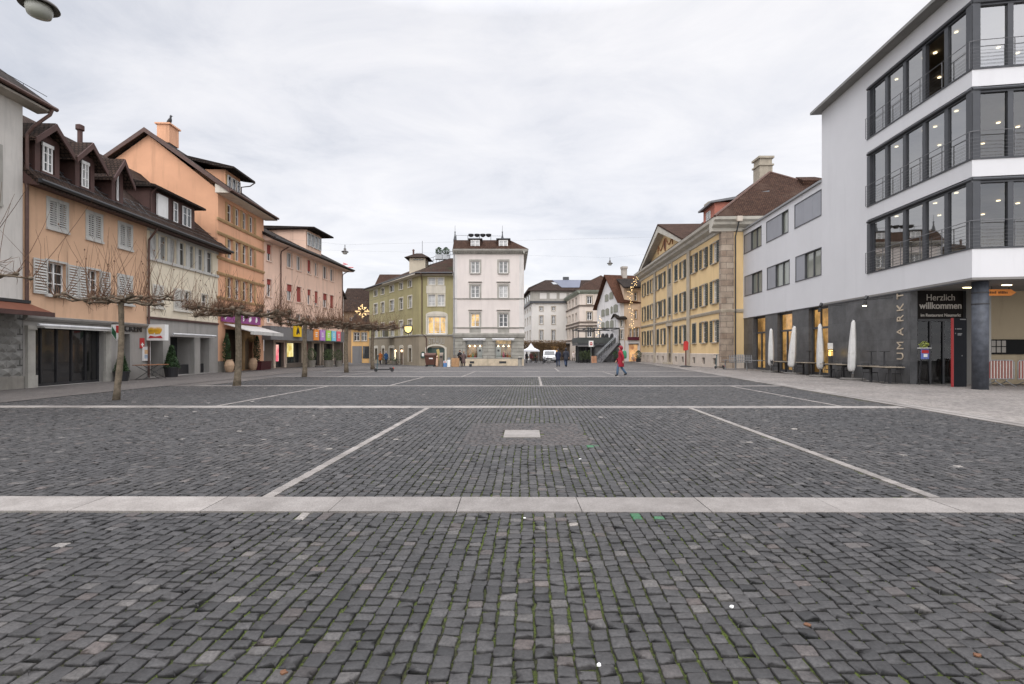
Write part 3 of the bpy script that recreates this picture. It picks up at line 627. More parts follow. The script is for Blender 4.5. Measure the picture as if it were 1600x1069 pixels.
MB().tube([FL.P(a-.05, .0, zd1-.02), FL.P(a-.02, -.28, zd1-.3), FL.P(a+.03, -.33, zd1-.5), FL.P(a+.03, -.33, zd0)], .04, 6).build('dormer_pipe', MAROON, dm_)
for (pa, pb, m_) in ((243, 259.5, 0), (269.5, 276, 1), (283.5, 296.5, 1)):
    window(FL, dm_, FL.u(pa, -.4), FL.u(pb, -.4), zd0+.25, zd1-.18, depth=.36, cols=2 if pb-pa > 10 else 1, flat=True, pane=G_DARK, sill=None)
    if not m_: MB().box(FL, FL.u(pa, -.4)+.02, FL.u(pb, -.4)-.02, -.3, -.27, zd0+.2, zd1-.16).build('roller_blind', WHITE, dm_)
# cream house ground floor: recessed bays between grey piers
bays = [(FL.u(235.5), FL.u(255)), (FL.u(266), FL.u(304)), (FL.u(313), FL.u(327))]; zb1 = FL.z(270, 526)
mb = MB(); shell(mb, FL, uC0, uC1, -.05, zsc-.1, 1.6, [(p, q, .05, zb1) for p, q in bays], 1.1); mb.build('shopfront', SHOPG, hC)
MB().box(FL, uC0+.05, uC1, -.02, .07, zsc-.1, zsc+.02).build('string_course', MAROON, hC)
for i, (p, q) in enumerate(bays):
    MB().box(FL, p, q, -1.1, -1.04, .05, zb1).build('shop_window' if i else 'door', G_DARK if i == 1 else SHOPG, hC)
    if i: MB().box(FL, p+.02, q-.02, -.9, -.35, .06, .62).build('bench', BLACKM, hC)
awc = thing('awning', 'rolled white awning bar above the grey recessed bays of the cream house', 'awning', FL.P(bays[1][0], .2, zb1))
MB().tube([FL.P(bays[1][0]-.15, .24, zb1+.14), FL.P(bays[2][1]+.3, .24, zb1+.14)], .06, 8).build('roller', MC['pale_metal'], awc)
MB().box(FL, bays[1][0]+.1, bays[2][1]+.25, .1, .2, zb1+.02, zb1+.08).build('front_bar', WHITE, awc)
text('EN', .42, FL.P(FL.u(255), .03, FL.z(255, 521)), frot(FL), BLACKM, hC, 'shop_lettering', .02, bold=.012)
# sign box with two golden figures
sgn = thing('sign', 'white illuminated box sign with two golden sheaves over a red ribbon beside the bakery lettering', 'sign', FL.P(FL.u(236), .5, 3.0))
Fs = Fr(FL.P(FL.u(232, .05), .05, 0)[:2], (1, -.05), 1)
zs_ = FL.z(236, 520)
MB().box(Fs, 0.0, 1.0, -.13, .13, zs_-.42, zs_+.42).build('sign_box', mat('sign_white', (.78, .77, .74), .4, .03, 3, 0, streak=0), sgn)
for k in (-.2, .14):
    e = MB()
    for j in range(7):
        t_ = j*.1-.3; e.prism_n(Fs, .135, .15, [(.5+k+t_*.35-.03, zs_-.1), (.5+k+t_*.5+.05, zs_+.02+.1*math.cos(t_*3)), (.5+k+t_*.7, zs_+.3*math.cos(t_*2.2)), (.5+k+t_*.5-.05, zs_+.02)])
    e.build('golden_sheaf', mat('gold_paint', (.75, .42, .04), .5, .1, 5, 0, streak=0), sgn)
MB().prism_n(Fs, .135, .155, [(.12, zs_-.3), (.2, zs_-.17), (.5, zs_-.22), (.8, zs_-.17), (.88, zs_-.3), (.5, zs_-.28)]).build('ribbon', mat('sign_red', (.45, .03, .03), .5, .05, 5, 0, streak=0), sgn)
nb = thing('notice_board', 'white framed notice board with a printed sheet hanging between the bakery doors', 'notice board', FL.P(FL.u(228), .05, 1.6))
ua, ub = FL.u(222), FL.u(233); MB().box(FL, ua, ub, .004, .07, FL.z(227, 564), FL.z(227, 542)).build('frame', WHITE, nb)
za, zb_ = FL.z(227, 562), FL.z(227, 544)
MB().box(FL, ua+.08, ub-.08, .07, .076, za+(zb_-za)*.5, za+(zb_-za)*.85).build('printed_sheet', mat('orange_print', (.7, .45, .25), .6, .2, 9, 0), nb)
MB().box(FL, ua+.08, ub-.08, .07, .076, za+(zb_-za)*.1, za+(zb_-za)*.42).build('printed_sheet', mat('blue_print', (.35, .42, .52), .6, .3, 9, 0), nb)
fs = thing('sign', 'small red sign with a white cross on the pier beside the bakery door', 'sign', FL.P(FL.u(222), .05, 2.2)); uc = FL.u(221.5); zc_ = FL.z(221.5, 535)
MB().box(FL, uc-.16, uc+.16, .004, .03, zc_-.3, zc_+.22).build('plate', MC['sign_red'], fs)
c_ = MB(); c_.box(FL, uc-.1, uc+.1, .031, .036, zc_-.15, zc_-.08); c_.box(FL, uc-.035, uc+.035, .031, .036, zc_-.22, zc_-.02); c_.build('cross', MC['sign_white'], fs)
hx = thing('guild_sign', 'shield shaped hanging sign in white red and green beside the black shop window', 'sign', FL.P(FL.u(173), .6, 2.4)); zc_ = 2.35
Fh = Fr(FL.P(FL.u(171, .1), .1, 0)[:2], (1, -.25), 1)
for nm, pts, m_ in (('shield', [(.15, zc_+.35), (.15, zc_-.1), (.45, zc_-.4), (.75, zc_-.1), (.75, zc_+.35)], MC['sign_white']),): MB().prism_n(Fh, -.03, .03, pts).build(nm, m_, hx)
MB().prism_n(Fh, .032, .04, [(.45, zc_+.3), (.7, zc_+.3), (.7, zc_-.08), (.45, zc_-.02)]).build('red_field', MC['sign_red'], hx)
MB().prism_n(Fh, .032, .04, [(.2, zc_+.28), (.2, zc_-.08), (.45, zc_-.35), (.45, zc_-.02)]).build('green_field', mat('green_paint', (.03, .12, .06), .5, .1, 4, 0), hx)
MB().tube([FL.P(FL.u(171, 0), 0, zc_+.42), (Fh.P(.8, 0, zc_+.42))], .015, 6).build('bracket', BLACKM, hx)
# --- orange house with the tall gable
hD = thing('house', 'tall orange house with a bare gable wall and rows of ochre framed windows', 'house', (*FL.P(17, -4, 0)[:2], 0))
uD0, uD1 = uC1, FL.u(412); zD = FL.z(341, 294)-.0; zD = 12.15
def zrow(px, y): return FL.z(px, y)
rows = [(FL.z(356, 363), FL.z(357, 327)), (FL.z(357, 409), FL.z(357, 379)), (FL.z(357, 468), FL.z(357, 437))]
rows[0] = (10.38, 11.62); rows[1] = (7.85, 9.22); rows[2] = (5.1, 6.55)
dcol = [(355, 363.5), (367.5, 375.3), (378.8, 386.5), (389.6, 396.8)]
ops = [(FL.u(a), FL.u(b), z0, z1) for z0, z1 in rows for a, b in dcol]
pas = (FL.u(352), FL.u(399), .02, 2.95)
mb = MB(); shell(mb, FL, uD0, uD1, -.05, zD, 9.2, ops+[pas], .22)
mb.build('wall', ORANGE, hD)
MB().prism_u(FL, uD0, uD0+.3, [(0, zD), (-4.5, zD+3.55), (-9.2, zD), ]).build('gable_wall', ORANGE, hD)
MB().prism_u(FL, uD1-.3, uD1, [(0, zD), (-4.5, zD+3.55), (-9.2, zD)]).build('gable_wall', ORANGE, hD)
for z0, z1 in rows:
    for i, (a, b) in enumerate(dcol): window(FL, hD, FL.u(a), FL.u(b), z0, z1, depth=.2, cols=2 if i % 2 else 1, bars=(.55,), pane=random.choice([G_DARK, G_DARK, G_MID]), sill=None, fw=.07)
    for i in range(3):
        MB().box(FL, FL.u(dcol[i][1])+.01, FL.u(dcol[i+1][0])-.01, .002, .04, z0, z1).build('mullion', OCHRE, hD)
    MB().box(FL, FL.u(352), FL.u(355)-.01, .002, .04, z0, z1).build('mullion', OCHRE, hD); MB().box(FL, FL.u(396.8)+.01, FL.u(399.5), .002, .04, z0, z1).build('mullion', OCHRE, hD)
for z in (10.22, 9.3, 7.66, 6.62, 5.0):
    MB().prism_u(FL, uD0-.15, uD1-.02, [(0.003, z-.1), (.07, z-.1), (.12, z+.02), (.12, z+.08), (.003, z+.1)]).build('string_course', OCHRE, hD)
MB().box(FL, uD0, FL.u(352), .003, .05, -.05, .75).build('plinth', PLINTH, hD)
roofslab(FL, uD0-.35, uD1+.3, [(.95, zD-.05), (-4.5, zD+3.85), (-10.2, zD-.3)], .22).build('roof', T_DARK, hD)
MB().prism_u(FL, uD0-.3, uD1+.3, [(.93, zD-.28), (.93, zD-.1), (-.02, zD+.3), (-.02, zD-.28)]).build('soffit', mat('pale_soffit', (.62, .56, .48), .7, .06), hD)
gutter(FL, uD0-.35, uD1+.35, 1.0, zD-.1, .09).build('gutter', COPPER, hD)
Fg = Fr(FL.P(uD0-.36, -10, 0)[:2], FL.n, 1)
MB().prism_u(FL, uD0-.40, uD0-.34, [(.95, zD-.3), (.95, zD-.02), (-4.5, zD+3.9), (-10.2, zD-.25), (-10.2, zD-.5), (-4.5, zD+3.6)]).build('verge_board', COPPER, hD)
a, b = FL.u(352, -.5), FL.u(375.5, -.5); zd0, zd1 = zD+.75, 14.15
mb = MB(); mb.box(FL, a, b, -.5, -5, zd0-.6, zd1); dm_ = mb.build('dormer', ORANGE, hD)
MB().prism_u(FL, a-.5, b+.5, [(.35, zd1-.1), (.35, zd1+.05), (-5.4, zd1+1.35), (-5.4, zd1+1.1), (-.5, zd1)]).build('dormer_roof', T_DARK, dm_)
MB().tube([FL.P(b+.5, .35, zd1-.05), FL.P(b+.25, .1, zd1-.4), FL.P(b+.05, -.45, zd1-.55), FL.P(b+.05, -.45, zd0)], .045, 6).build('dormer_pipe', COPPER, dm_)
for i in range(3):
    q0 = a+(b-a)*(.08+i*.3); window(FL, dm_, q0, q0+(b-a)*.22, zd0+.1, zd1-.3, depth=.44, cols=1, flat=True, pane=G_DARK, bars=(), sill=None)
for i in range(4):
    q0 = a+(b-a)*(.02+i*.3); MB().box(FL, q0, q0+.12, -.5, -.45, zd0, zd1-.25).build('dormer_post', OCHRE, dm_)
cu, cn = FL.u(261, -4.6), -4.6
ch = MB(); ch.box(FL, cu-.35, cu+.55, cn-.35, cn+.35, zD+2.6, zD+3.75); cho = ch.build('chimney_base', mat('lead_flashing', (.10, .10, .11), .6, .2), hD)
ch = MB(); ch.box(FL, cu-.42, cu+.62, cn-.42, cn+.42, zD+3.75, zD+5.0); ch.build('chimney', ORANGE, hD); MB().box(FL, cu-.52, cu+.72, cn-.52, cn+.52, zD+5.0, zD+5.1).build('chimney_cap', ORANGE, hD)
bp = FL.P(cu+.1, cn+.1, zD+5.1)
bird = MB(); Xp, Yp, Zp = bp
bird.ring([[(Xp+dx+r*math.cos(t)*.8, Yp+r*math.sin(t), Zp+z+.0) for t in [6.283*j/10 for j in range(10)]] for dx, r, z in ((-.20, .03, -.02), (-.16, .09, .08), (-.07, .15, .2), (.0, .17, .34), (.05, .13, .48), (.08, .07, .58), (.09, .075, .66), (.1, .075, .73), (.11, .02, .79))])
bird.ring([[(Xp+.14+dx, Yp+r*math.cos(t), Zp+.7+r*math.sin(t)) for t in [6.283*j/6 for j in range(6)]] for dx, r in ((0, .03), (.06, .02), (.13, .004))])
bo = thing('bird', 'black bird perched on the orange chimney', 'bird', bp); bird.build('body', BLACKM, bo, smooth=True)
lg = MB(); lg.tube([(Xp, Yp-.04, Zp+.22), (Xp, Yp-.04, Zp)], .012, 5); lg.tube([(Xp, Yp+.04, Zp+.22), (Xp, Yp+.04, Zp)], .012, 5); lg.build('legs', BLACKM, bo)
# entrance of the orange house
MB().add([FL.P(pas[0], -.9, 0), FL.P(pas[1], -.9, 0), FL.P(pas[1], -.9, 2.95), FL.P(pas[0], -.9, 2.95)], [(0, 1, 2, 3)]).build('recess', mat('brown_recess', (.07, .045, .03), .8, .2), hD)
q = MB(); q.prism_n(FL, -.4, -.05, [(FL.u(384)-.25, 0), (FL.u(384), 0), (FL.u(384), 2.1), (FL.u(388), 2.45), (FL.u(394), 2.5), (FL.u(399), 2.1), (FL.u(399), 2.9), (FL.u(384)-.25, 2.9)]); q.build('door_arch', OCHRE, hD)
MB().box(FL, FL.u(386), FL.u(397.5), -.5, -.44, .02, 2.45).build('door', mat('brown_door', (.20, .15, .10), .6, .2, 3), hD)
awd = thing('awning', 'open pale grey awning over the entrance of the orange house', 'awning', FL.P(FL.u(370), .2, 3.2))
MB().prism_u(FL, FL.u(350, .1), FL.u(405, .1), [(.1, 3.3), (.1, 3.24), (1.9, 2.72), (1.9, 2.78)]).build('canopy', mat('pale_canvas', (.52, .50, .47), .8, .1, 2, .1), awd)
MB().box(FL, FL.u(350, .1), FL.u(405, .1), 1.86, 1.95, 2.55, 2.79).build('valance', MC['pale_canvas'], awd)
msg = thing('sign', 'long magenta sign with white shapes above the awning of the orange house', 'sign', FL.P(FL.u(370), .2, 3.7))
MB().box(FL, FL.u(344), FL.u(403), .06, .2, 3.42, 4.12).build('sign_box', mat('magenta_sign', (.24, .05, .20), .4, .15, 3, 0, streak=0), msg)
wm = MB(); rr = random.Random(8); uu = FL.u(346)
while uu < FL.u(400):
    wd = rr.uniform(.18, .4); wm.prism_n(FL, .205, .215, [(uu, 3.62), (uu+wd*.4, 3.55), (uu+wd, 3.7), (uu+wd*.9, 3.92), (uu+wd*.3, 3.98)]); uu += wd+rr.uniform(.5, 1.1)
wm.build('white_shapes', MC['sign_white'], msg)
def urn(px, nn, lab, s=1.0):
    x, y, _ = FL.P(FL.u(px, nn), nn, 0); t = thing('urn', lab, 'urn', (x, y, 0), 'big terracotta urns at the orange house')
    MB().lathe((x, y, 0), [(.22*s, 0), (.3*s, .05*s), (.42*s, .45*s), (.44*s, .75*s), (.36*s, 1.05*s), (.28*s, 1.15*s), (.33*s, 1.22*s), (.3*s, 1.25*s), (.26*s, 1.16*s)], 20).build('jar', mat('pale_terracotta', (.50, .34, .22), .8, .15, 4), t, smooth=True)
    MB().lathe((x, y, 0), [(.445*s, .62*s), (.455*s, .66*s), (.445*s, .7*s)], 20).build('band', MC['pale_terracotta'], t)
urn(358.5, .55, 'pale terracotta urn left of the tree trunk at the orange house', .68); urn(395.5, .55, 'pale terracotta urn right of the tree trunk at the orange house', .72)
def leafblob(mb, c, rx, rz, n, s, seed, shape='cone'):
    r = random.Random(seed)
    for _ in range(n):
        h = r.random(); ang = r.uniform(0, 6.283); rad = rx*((1-h*.85) if shape == 'cone' else math.sin(math.pi*min(max(h, .06), .97))**.6)*math.sqrt(r.uniform(.15, 1))
        p = Vector((c[0]+rad*math.cos(ang), c[1]+rad*math.sin(ang), c[2]+h*rz)); a = Vector((r.gauss(0, 1), r.gauss(0, 1), r.gauss(0, .6))).normalized()*s*r.uniform(.6, 1.3); b = a.cross(Vector((r.gauss(0, 1), r.gauss(0, 1), r.gauss(0, 1)))).normalized()*s*.4
        mb.add([p-a, p+b, p+a, p-b], [(0, 1, 2, 3)])
LEAF = mat('evergreen_leaves', (.028, .060, .018), .6, .55, 5, 0, streak=0); LEAFG = mat('olive_leaves', (.06, .085, .03), .6, .5, 5, 0, streak=0)
def potplant(x, y, h, r, label, shape='cone', pot=(.3, .45), potm=None, leaf=None, n=1500, seed=1, group=None, name='potted_shrub', stem=0):
    z0 = gz(x, y)+.01; t = thing(name, label, 'potted plant', (x, y, z0), group)
    MB().lathe((x, y, z0), [(pot[0]*.8, 0), (pot[0], pot[1]), (pot[0]*1.06, pot[1]), (pot[0]*1.06, pot[1]+.05), (pot[0]*.9, pot[1]+.05), (pot[0]*.88, pot[1]-.04)], 18).build('pot', potm or BLACKM, t)
    if stem: MB().tube([(x, y, z0+pot[1]-.05), (x, y, z0+pot[1]+stem+.1)], .03, 6).build('stem', mat('twig_bark', (.08, .055, .035), .9), t)
    m_ = MB(); leafblob(m_, (x, y, z0+pot[1]+stem), r, h, n, .055, seed, shape); m_.build('foliage', leaf or LEAF, t)
x, y, _ = FL.P(FL.u(268, .5), .5, 0); potplant(x, y, 1.25, .42, 'dense cone shaped evergreen in a black pot before the cream house', pot=(.36, .5), n=2600, seed=4)
x, y, _ = FL.P(FL.u(178, .1), .45, 0); potplant(x, y, 1.0, .34, 'slender cone shaped evergreen in a black trough beside the door of the peach house', pot=(.32, .42), n=1800, seed=5)
for px, nn, s_, lb in ((354, .35, 3, 'dark climbing evergreen on the left post of the orange house entrance'), (401.5, .12, 4, 'dark climbing evergreen on the right post of the orange house entrance')):
    x, y, _ = FL.P(FL.u(px, nn), nn, 0); t = thing('climbing_plant', lb, 'plant', (x, y, 0)); m_ = MB(); leafblob(m_, (x, y, .3), .26, 2.3, 1100, .06, s_, 'round'); m_.build('foliage', LEAF, t); MB().tube([(x, y, 0), (x, y, 2.4)], .03, 5).build('stem', MC.get('twig_bark') or BLACKM, t)
pb = thing('planter', 'low dark red planter box at the corner of the orange house', 'planter', FL.P(FL.u(409), .9, 0)); q = MB(); q.prism_u(FL, FL.u(403, .9), FL.u(419, .9), [(.7, 0), (1.1, 0), (1.16, .6), (.64, .6)]); q.build('box', mat('dark_red_box', (.055, .008, .012), .5, .1, 3, 0), pb)
MB().box(FL, FL.u(403, .9)-.03, FL.u(419, .9)+.03, .62, 1.18, .6, .66).build('rim', MC['dark_red_box'], pb)
# bistro table with crossed legs
def xtable(x, y, w_, d_, h, lab, top=None, grp=None, ang=0, nm='folding_table'):
    z0 = gz(x, y)+.02; t = thing(nm, lab, 'table', (x, y, z0), grp); F = Fr((x, y), (math.cos(ang), math.sin(ang)), 1)
    MB().box(F, -w_/2, w_/2, -d_/2, d_/2, z0+h-.035, z0+h).build('tabletop', top or mat('wood_top', (.26, .12, .06), .6, .2, 6), t)
    for s_ in (-1, 1):
        for q in (-1, 1): MB().tube([F.P(q*w_*.42, s_*d_*.38, z0), F.P(-q*w_*.42, s_*d_*.38, z0+h-.04)], .014, 6).build('leg', BLACKM, t)
    return t
x, y, _ = FL.P(FL.u(236, .7), .7, 0); xtable(x, y, 1.55, .6, .74, 'folding table with a reddish wooden top between the bakery doors', ang=R(80))
# ------------------------------------------------------------------ pink house
A_ = FL.P(uD1+.05, 0, 0); FP = Fr(A_[:2], (.065, 1), 1)
hE = thing('house', 'long pink house with red roller blinds above a grey shop canopy', 'house', (*FP.P(7, -5, 0)[:2], 0))
uE1 = FP.u(535.5); zP = 10.45
top = [(416.5, 424), (448, 456.5), (463, 470.5), (480, 485.5), (491.5, 496.5), (504.5, 511), (515.5, 521)]
t1, t0 = 10.05, 8.75; m1, m0 = 7.25, 5.85; l1, l0 = 4.75, 3.75
low = [(416.5, 424), (448, 457), (462, 471), (479, 485), (492, 497), (504, 511)]
ops = [(FP.u(a), FP.u(b), t0, t1) for a, b in top]+[(FP.u(a), FP.u(b), m0, m1) for a, b in top]+[(FP.u(a), FP.u(b), l0, l1) for a, b in low]
mb = MB(); shell(mb, FP, 0, uE1, 3.3, zP+.1, 10, ops, .2); mb.build('wall', PINK, hE)
PT = mat('pale_pink_trim', (.72, .55, .45), .8, .05)
for i, (a, b) in enumerate(top): window(FP, hE, FP.u(a), FP.u(b), t0, t1, cols=2, bars=(), pane=random.choice([G_DARK, G_MID, G_MID]), trim=.08, tmat=PT, blind=[.55, 0, 0, .8, 0, 0, 0][i] or None, bmat=REDB, fw=.06)
for i, (a, b) in enumerate(top): window(FP, hE, FP.u(a), FP.u(b), m0, m1, cols=2, bars=(), pane=random.choice([G_DARK, G_MID]), trim=.08, tmat=PT, blind=[.3, .42, .97, .38, .8, .45, .96][i], bmat=REDB, fw=.06)
for i, (a, b) in enumerate(low): window(FP, hE, FP.u(a), FP.u(b), l0, l1, cols=2, bars=(), pane=G_MID, trim=.08, tmat=PT)
roofslab(FP, -.3, uE1+.7, [(1.0, zP), (-5.0, zP+3.0), (-11, zP)], .22).build('roof', T_DARK, hE)
MB().prism_u(FP, -.2, uE1+.6, [(.97, zP-.24), (.97, zP-.06), (-.02, zP+.2), (-.02, zP-.24)]).build('soffit', mat('pink_soffit', (.60, .47, .40), .8, .06), hE)
gutter(FP, -.3, uE1+.7, 1.06, zP-.05, .09).build('gutter', BLACKM, hE)
for u in (0, uE1-.15): MB().prism_u(FP, u, u+.15, [(0, zP), (-5, zP+2.75), (-10, zP)]).build('gable_wall', PINK, hE)
pipe(FP, hE, FP.u(437.5), zP-.1, 3.4, over=1.0); pipe(FP, hE, uE1-.25, zP-.1, .1, over=1.0)
a, b = FP.u(478, -.5), FP.u(502, -.5); zd1 = FP.z(478, 358, -.5)
mb = MB(); mb.box(FP, a, b, -.5, -6, zP+.4, zd1); dm_ = mb.build('dormer', PINK, hE)
MB().prism_u(FP, a-.4, b+.7, [(.5, zd1-.02), (.5, zd1+.12), (-6.4, zd1+.4), (-6.4, zd1-.02)]).build('dormer_roof', T_DARK, dm_)
for i in range(4): q0 = a+.15+(b-a-.2)*i/4; window(FP, dm_, q0, q0+(b-a-.2)/4-.12, zd1-1.5, zd1-.25, depth=.44, cols=1, bars=(.5,), flat=True, pane=G_MID, sill=None)
SG = mat('grey_fascia', (.17, .165, .165), .6, .08, 1)
MB().box(FP, -.35, uE1-.6, .002, .75, 2.32, 3.42).build('canopy_fascia', SG, hE)
sh = [(429.5, 443.5), (447, 471), (489, 499), (505, 519)]
shp = [(FP.u(a), FP.u(b), .05, 2.15) for a, b in sh]; shp[1] = (shp[1][0], shp[1][1], .35, 2.15)
mb = MB(); wall(mb, FP, 0, uE1, -.05, 2.32, shp, .35); mb.build('shopfront', mat('brown_shopfront', (.13, .105, .085), .7, .15), hE)
for i, (a, b, c, d) in enumerate(shp):
    t = MB(); t.box(FP, a-.28, a, .003, .08, c-.05, d+.2); t.box(FP, b, b+.28, .003, .08, c-.05, d+.2); t.box(FP, a, b, .003, .081, d, d+.2); t.build('shop_surround', mat('sand_surround', (.52, .42, .33), .8, .1), hE)
    f_ = MB(); f_.box(FP, a, a+.06, -.32, -.26, c, d); f_.box(FP, b-.06, b, -.32, -.26, c, d); f_.box(FP, (a+b)/2-.03, (a+b)/2+.03, -.32, -.26, c, d); fo = f_.build('shop_window', BLACKM, hE)
    MB().add([FP.P(a, -.3, c), FP.P(b, -.3, c), FP.P(b, -.3, d), FP.P(a, -.3, d)], [(0, 1, 2, 3)]).build('pane', G_DARK, fo)
a, b = FP.u(431), FP.u(439); MB().box(FP, a, b, -.24, -.2, .55, 1.95).build('lit_poster', litmat('pink_poster', (.75, .10, .16), (1, .75, .6), .9, 1.5), hE)
a, b = FP.u(448.5), FP.u(461.5); MB().box(FP, a, b, -.24, -.2, .9, 2.1).build('lit_display', litmat('yellow_display', (.55, .42, .1), (1, .9, .5), 1.0, 1.8), hE)
rp_ = MB().box(FP, FP.u(474.3), FP.u(478.5), .004, .1, .55, 2.1).build('red_sign_panel', mat('red_panel', (.40, .035, .03), .5, .15, 3, 0), hE)
for k, (pa, pb, c_) in enumerate(((460.5, 470.5, (.80, .50, .01)),)):
    ys = thing('sign', 'yellow square sign with a black lion shape on the grey shop canopy', 'sign', FP.P(FP.u(465), .8, 3)); MB().box(FP, FP.u(pa, .9), FP.u(pb, .9), .76, .95, 2.65, 3.62).build('sign_box', mat('yellow_sign', c_, .5, .05, 3, 0, streak=0), ys)
    uc = (FP.u(pa, .95)+FP.u(pb, .95))/2; MB().prism_n(FP, .952, .965, [(uc-.3, 2.85), (uc-.05, 2.85), (uc, 3.0), (uc+.3, 2.86), (uc+.28, 3.05), (uc+.15, 3.3), (uc+.05, 3.5), (uc-.1, 3.4), (uc-.22, 3.2)]).build('black_shape', BLACKM, ys)
SQ = [(491, 499.5, (.85, .30, .06), 'orange', 3.5), (501, 509, (.52, .26, .62), 'lilac', 3.5), (510.5, 518, (.42, .72, .12), 'lime green', 3.5), (519, 526, (.25, .62, .78), 'sky blue', 3.5), (527, 533, (.85, .16, .20), 'coral red', 3.5)]
for pa, pb, c_, nm, _ in SQ:
    t = thing('sign', f'{nm} square sign with white lettering in the row on the grey shop canopy', 'sign', FP.P(FP.u(pa, .8), .8, 3), 'coloured square signs on the shop canopy')
    a, b = FP.u(pa, .85), FP.u(pb, .85); MB().box(FP, a, b-.12, .76, .85, 2.42, 3.45).build('panel', mat(nm+'_sign', c_, .5, .05, 3, 0, streak=0), t)
    m_ = MB(); r = random.Random(int(pa))
    for j in range(3): m_.box(FP, a+.25, a+.25+(b-a-.6)*r.uniform(.6, 1), .851, .858, 2.75+j*.17, 2.84+j*.17)
    m_.build('white_marks', MC['sign_white'], t)
pend = [(487, 1.0, 'olive', 2), (511.5, 1.0, 'olive', 2), (516, .9, 'spiky', 2), (529, 1.2, 'olive', 3)]
for i, (px, nn, _, _) in enumerate(pend):
    x, y, _z = FP.P(FP.u(px, nn), nn, 0)
    potplant(x, y, 1.15, .5, ['leafy olive shrub in a grey pot just right of the tree before the pink shop', 'wide leafy shrub in a grey pot in the middle of the pink shop front', 'narrow leafy shrub close beside the wide one at the pink shop', 'leafy shrub in a brown pot at the far end of the pink shop'][i], 'round', (.36, .6), mat('stone_pot', (.22, .20, .17), .9, .15, 5), LEAFG, 700, 20+i, 'potted shrubs before the pink shop')
# ------------------------------------------------------------------ far houses in the gap on the left
def simple_house(name, label, F, u0, u1, D, z0, z1, zr, wm, rm, wins, oh=.5, pane=None, ridge='u', trim=None, tmat=None, group=None, extra=None, shut=None, shmat=None, cols=2):
    t = thing(name, label, 'house', (*F.P((u0+u1)/2, -D/2, 0)[:2], z0), group)
    mb = MB(); shell(mb, F, u0, u1, z0-.4, z1, D, [w_[:4] for w_ in wins], .18)
    if ridge == 'u':
        for u in (u0, u1-.1): mb.prism_u(F, u, u+.1, [(0, z1), (-D/2, zr-.2), (-D, z1)])
        rf = roofslab(F, u0-.3, u1+.3, [(oh, z1-.05), (-D/2, zr), (-D-oh, z1-.05)], .2)
    elif ridge == 'hip':
        rf = MB(); P = F.P; a, b, c, d = P(u0-oh, oh, z1), P(u1+oh, oh, z1), P(u1+oh, -D-oh, z1), P(u0-oh, -D-oh, z1); hw = min(D/2+oh, (u1-u0)/2+oh*.9)
        r0, r1 = P(u0-oh+hw, -D/2, zr), P(u1+oh-hw, -D/2, zr); rf.add([a, b, c, d, r0, r1], [(0, 1, 5, 4), (1, 2, 5), (2, 3, 4, 5), (3, 0, 4), (3, 2, 1, 0)])
    mb.build('wall', wm, t); rf.build('roof', rm, t)
    if extra: extra(t)
    for w_ in wins:
        window(F, t, *w_[:4], cols=cols, pane=pane or random.choice([G_DARK, G_MID]), trim=trim, tmat=tmat, shut=shut, shmat=shmat, fw=.07)
    return t
# tall houses behind in the left side street
FB = Fr((at(536, 62), 62), (.25, 1), 1)
hF = simple_house('house', 'narrow pale house wall just beyond the pink house at the side street', Fr((at(531, 58.5), 58.5), (1, .02), 1), -4, -2.1, 8, 0, 8.6, 11, GREYW, T_BROWN, [(-3.2, -2.6, 5.5, 6.8)])
FBk = Fr((at(536, 84), 84), (1, 0), 1)
hG = simple_house('house', 'brown tiled house closing the side street on the left', FBk, -.5, 9.5, 9, -.6, 8.2, 12.6, mat('brown_render', (.24, .17, .11), .9, .15, .5), T_BROWN, [(1+i*1.6, 1.9+i*1.6, 5.6, 7.1) for i in range(5)], tmat=OCHRE, trim=.08)
FBo = Fr((at(549, 76), 76), (1, .05), 1)
hH = simple_house('house', 'low ochre house with a grey ground floor in the left side street', FBo, 0, 3.1, 6, -.6, 5.0, 7.2, mat('ochre_render', (.62, .38, .16), .9, .1, .5), T_DARK, [(.35, 1.25, 2.9, 4.2), (1.5, 2.35, 2.9, 4.2)], tmat=SAND, trim=.08,
    extra=lambda t: (MB().box(FBo, .15, 1.6, .004, .08, -.6, 2.1).build('garage_door', SG, t), MB().box(FBo, 1.75, 2.7, .004, .06, .2, 2.1).build('shop_window', G_DARK, t)))
simple_house('house', 'slender salmon house front right behind the green corner building', Fr((at(570, 79), 79), (1, 0), 1), 0, 1.6, 5, -.6, 7.9, 8.6, mat('salmon_render', (.62, .42, .28), .9, .08, .5), T_DARK, [], oh=.2)
# ------------------------------------------------------------------ olive green corner building
GC = (at(655, 60), 60.0); GL = (at(577, 75.4), 75.4)
F1 = Fr(GC, (GL[0]-GC[0], GL[1]-GC[1]), -1); F2 = Fr(GC, (1, 0), 1)
GREEN = mat('olive_render', (.31, .275, .145), .9, .09, .5); GRGR = mat('grey_olive_base', (.27, .23, .17), .9, .1, .6); PT2 = mat('pale_stone_trim', (.56, .52, .44), .8, .08)
hJ = thing('corner_building', 'olive green corner building with cream window frames and a lit oval sign', 'building', (-13, 68, -.4))
LJ = math.hypot(GL[0]-GC[0], GL[1]-GC[1]); wJ = at(708, 60)-GC[0]; zs = 3.28; zj = 10.75; gb_ = -.45
cols = [(584.5, 590), (595.6, 600.6), (609, 615.6), (624, 629.6), (637.8, 643.6)]
def gz1(y): return F1.z(640, y)
r3 = (gz1(448.5), gz1(438)); r2 = (gz1(481), gz1(463)); r1 = (gz1(523.5), gz1(500)); r0 = (gb_+.3, gz1(544))
ops = [(F1.u(b), F1.u(a), *r) for a, b in cols for r in (r3, r2, r1)]
ops = [(min(o[0], o[1]), max(o[0], o[1]), o[2], o[3]) for o in ops]
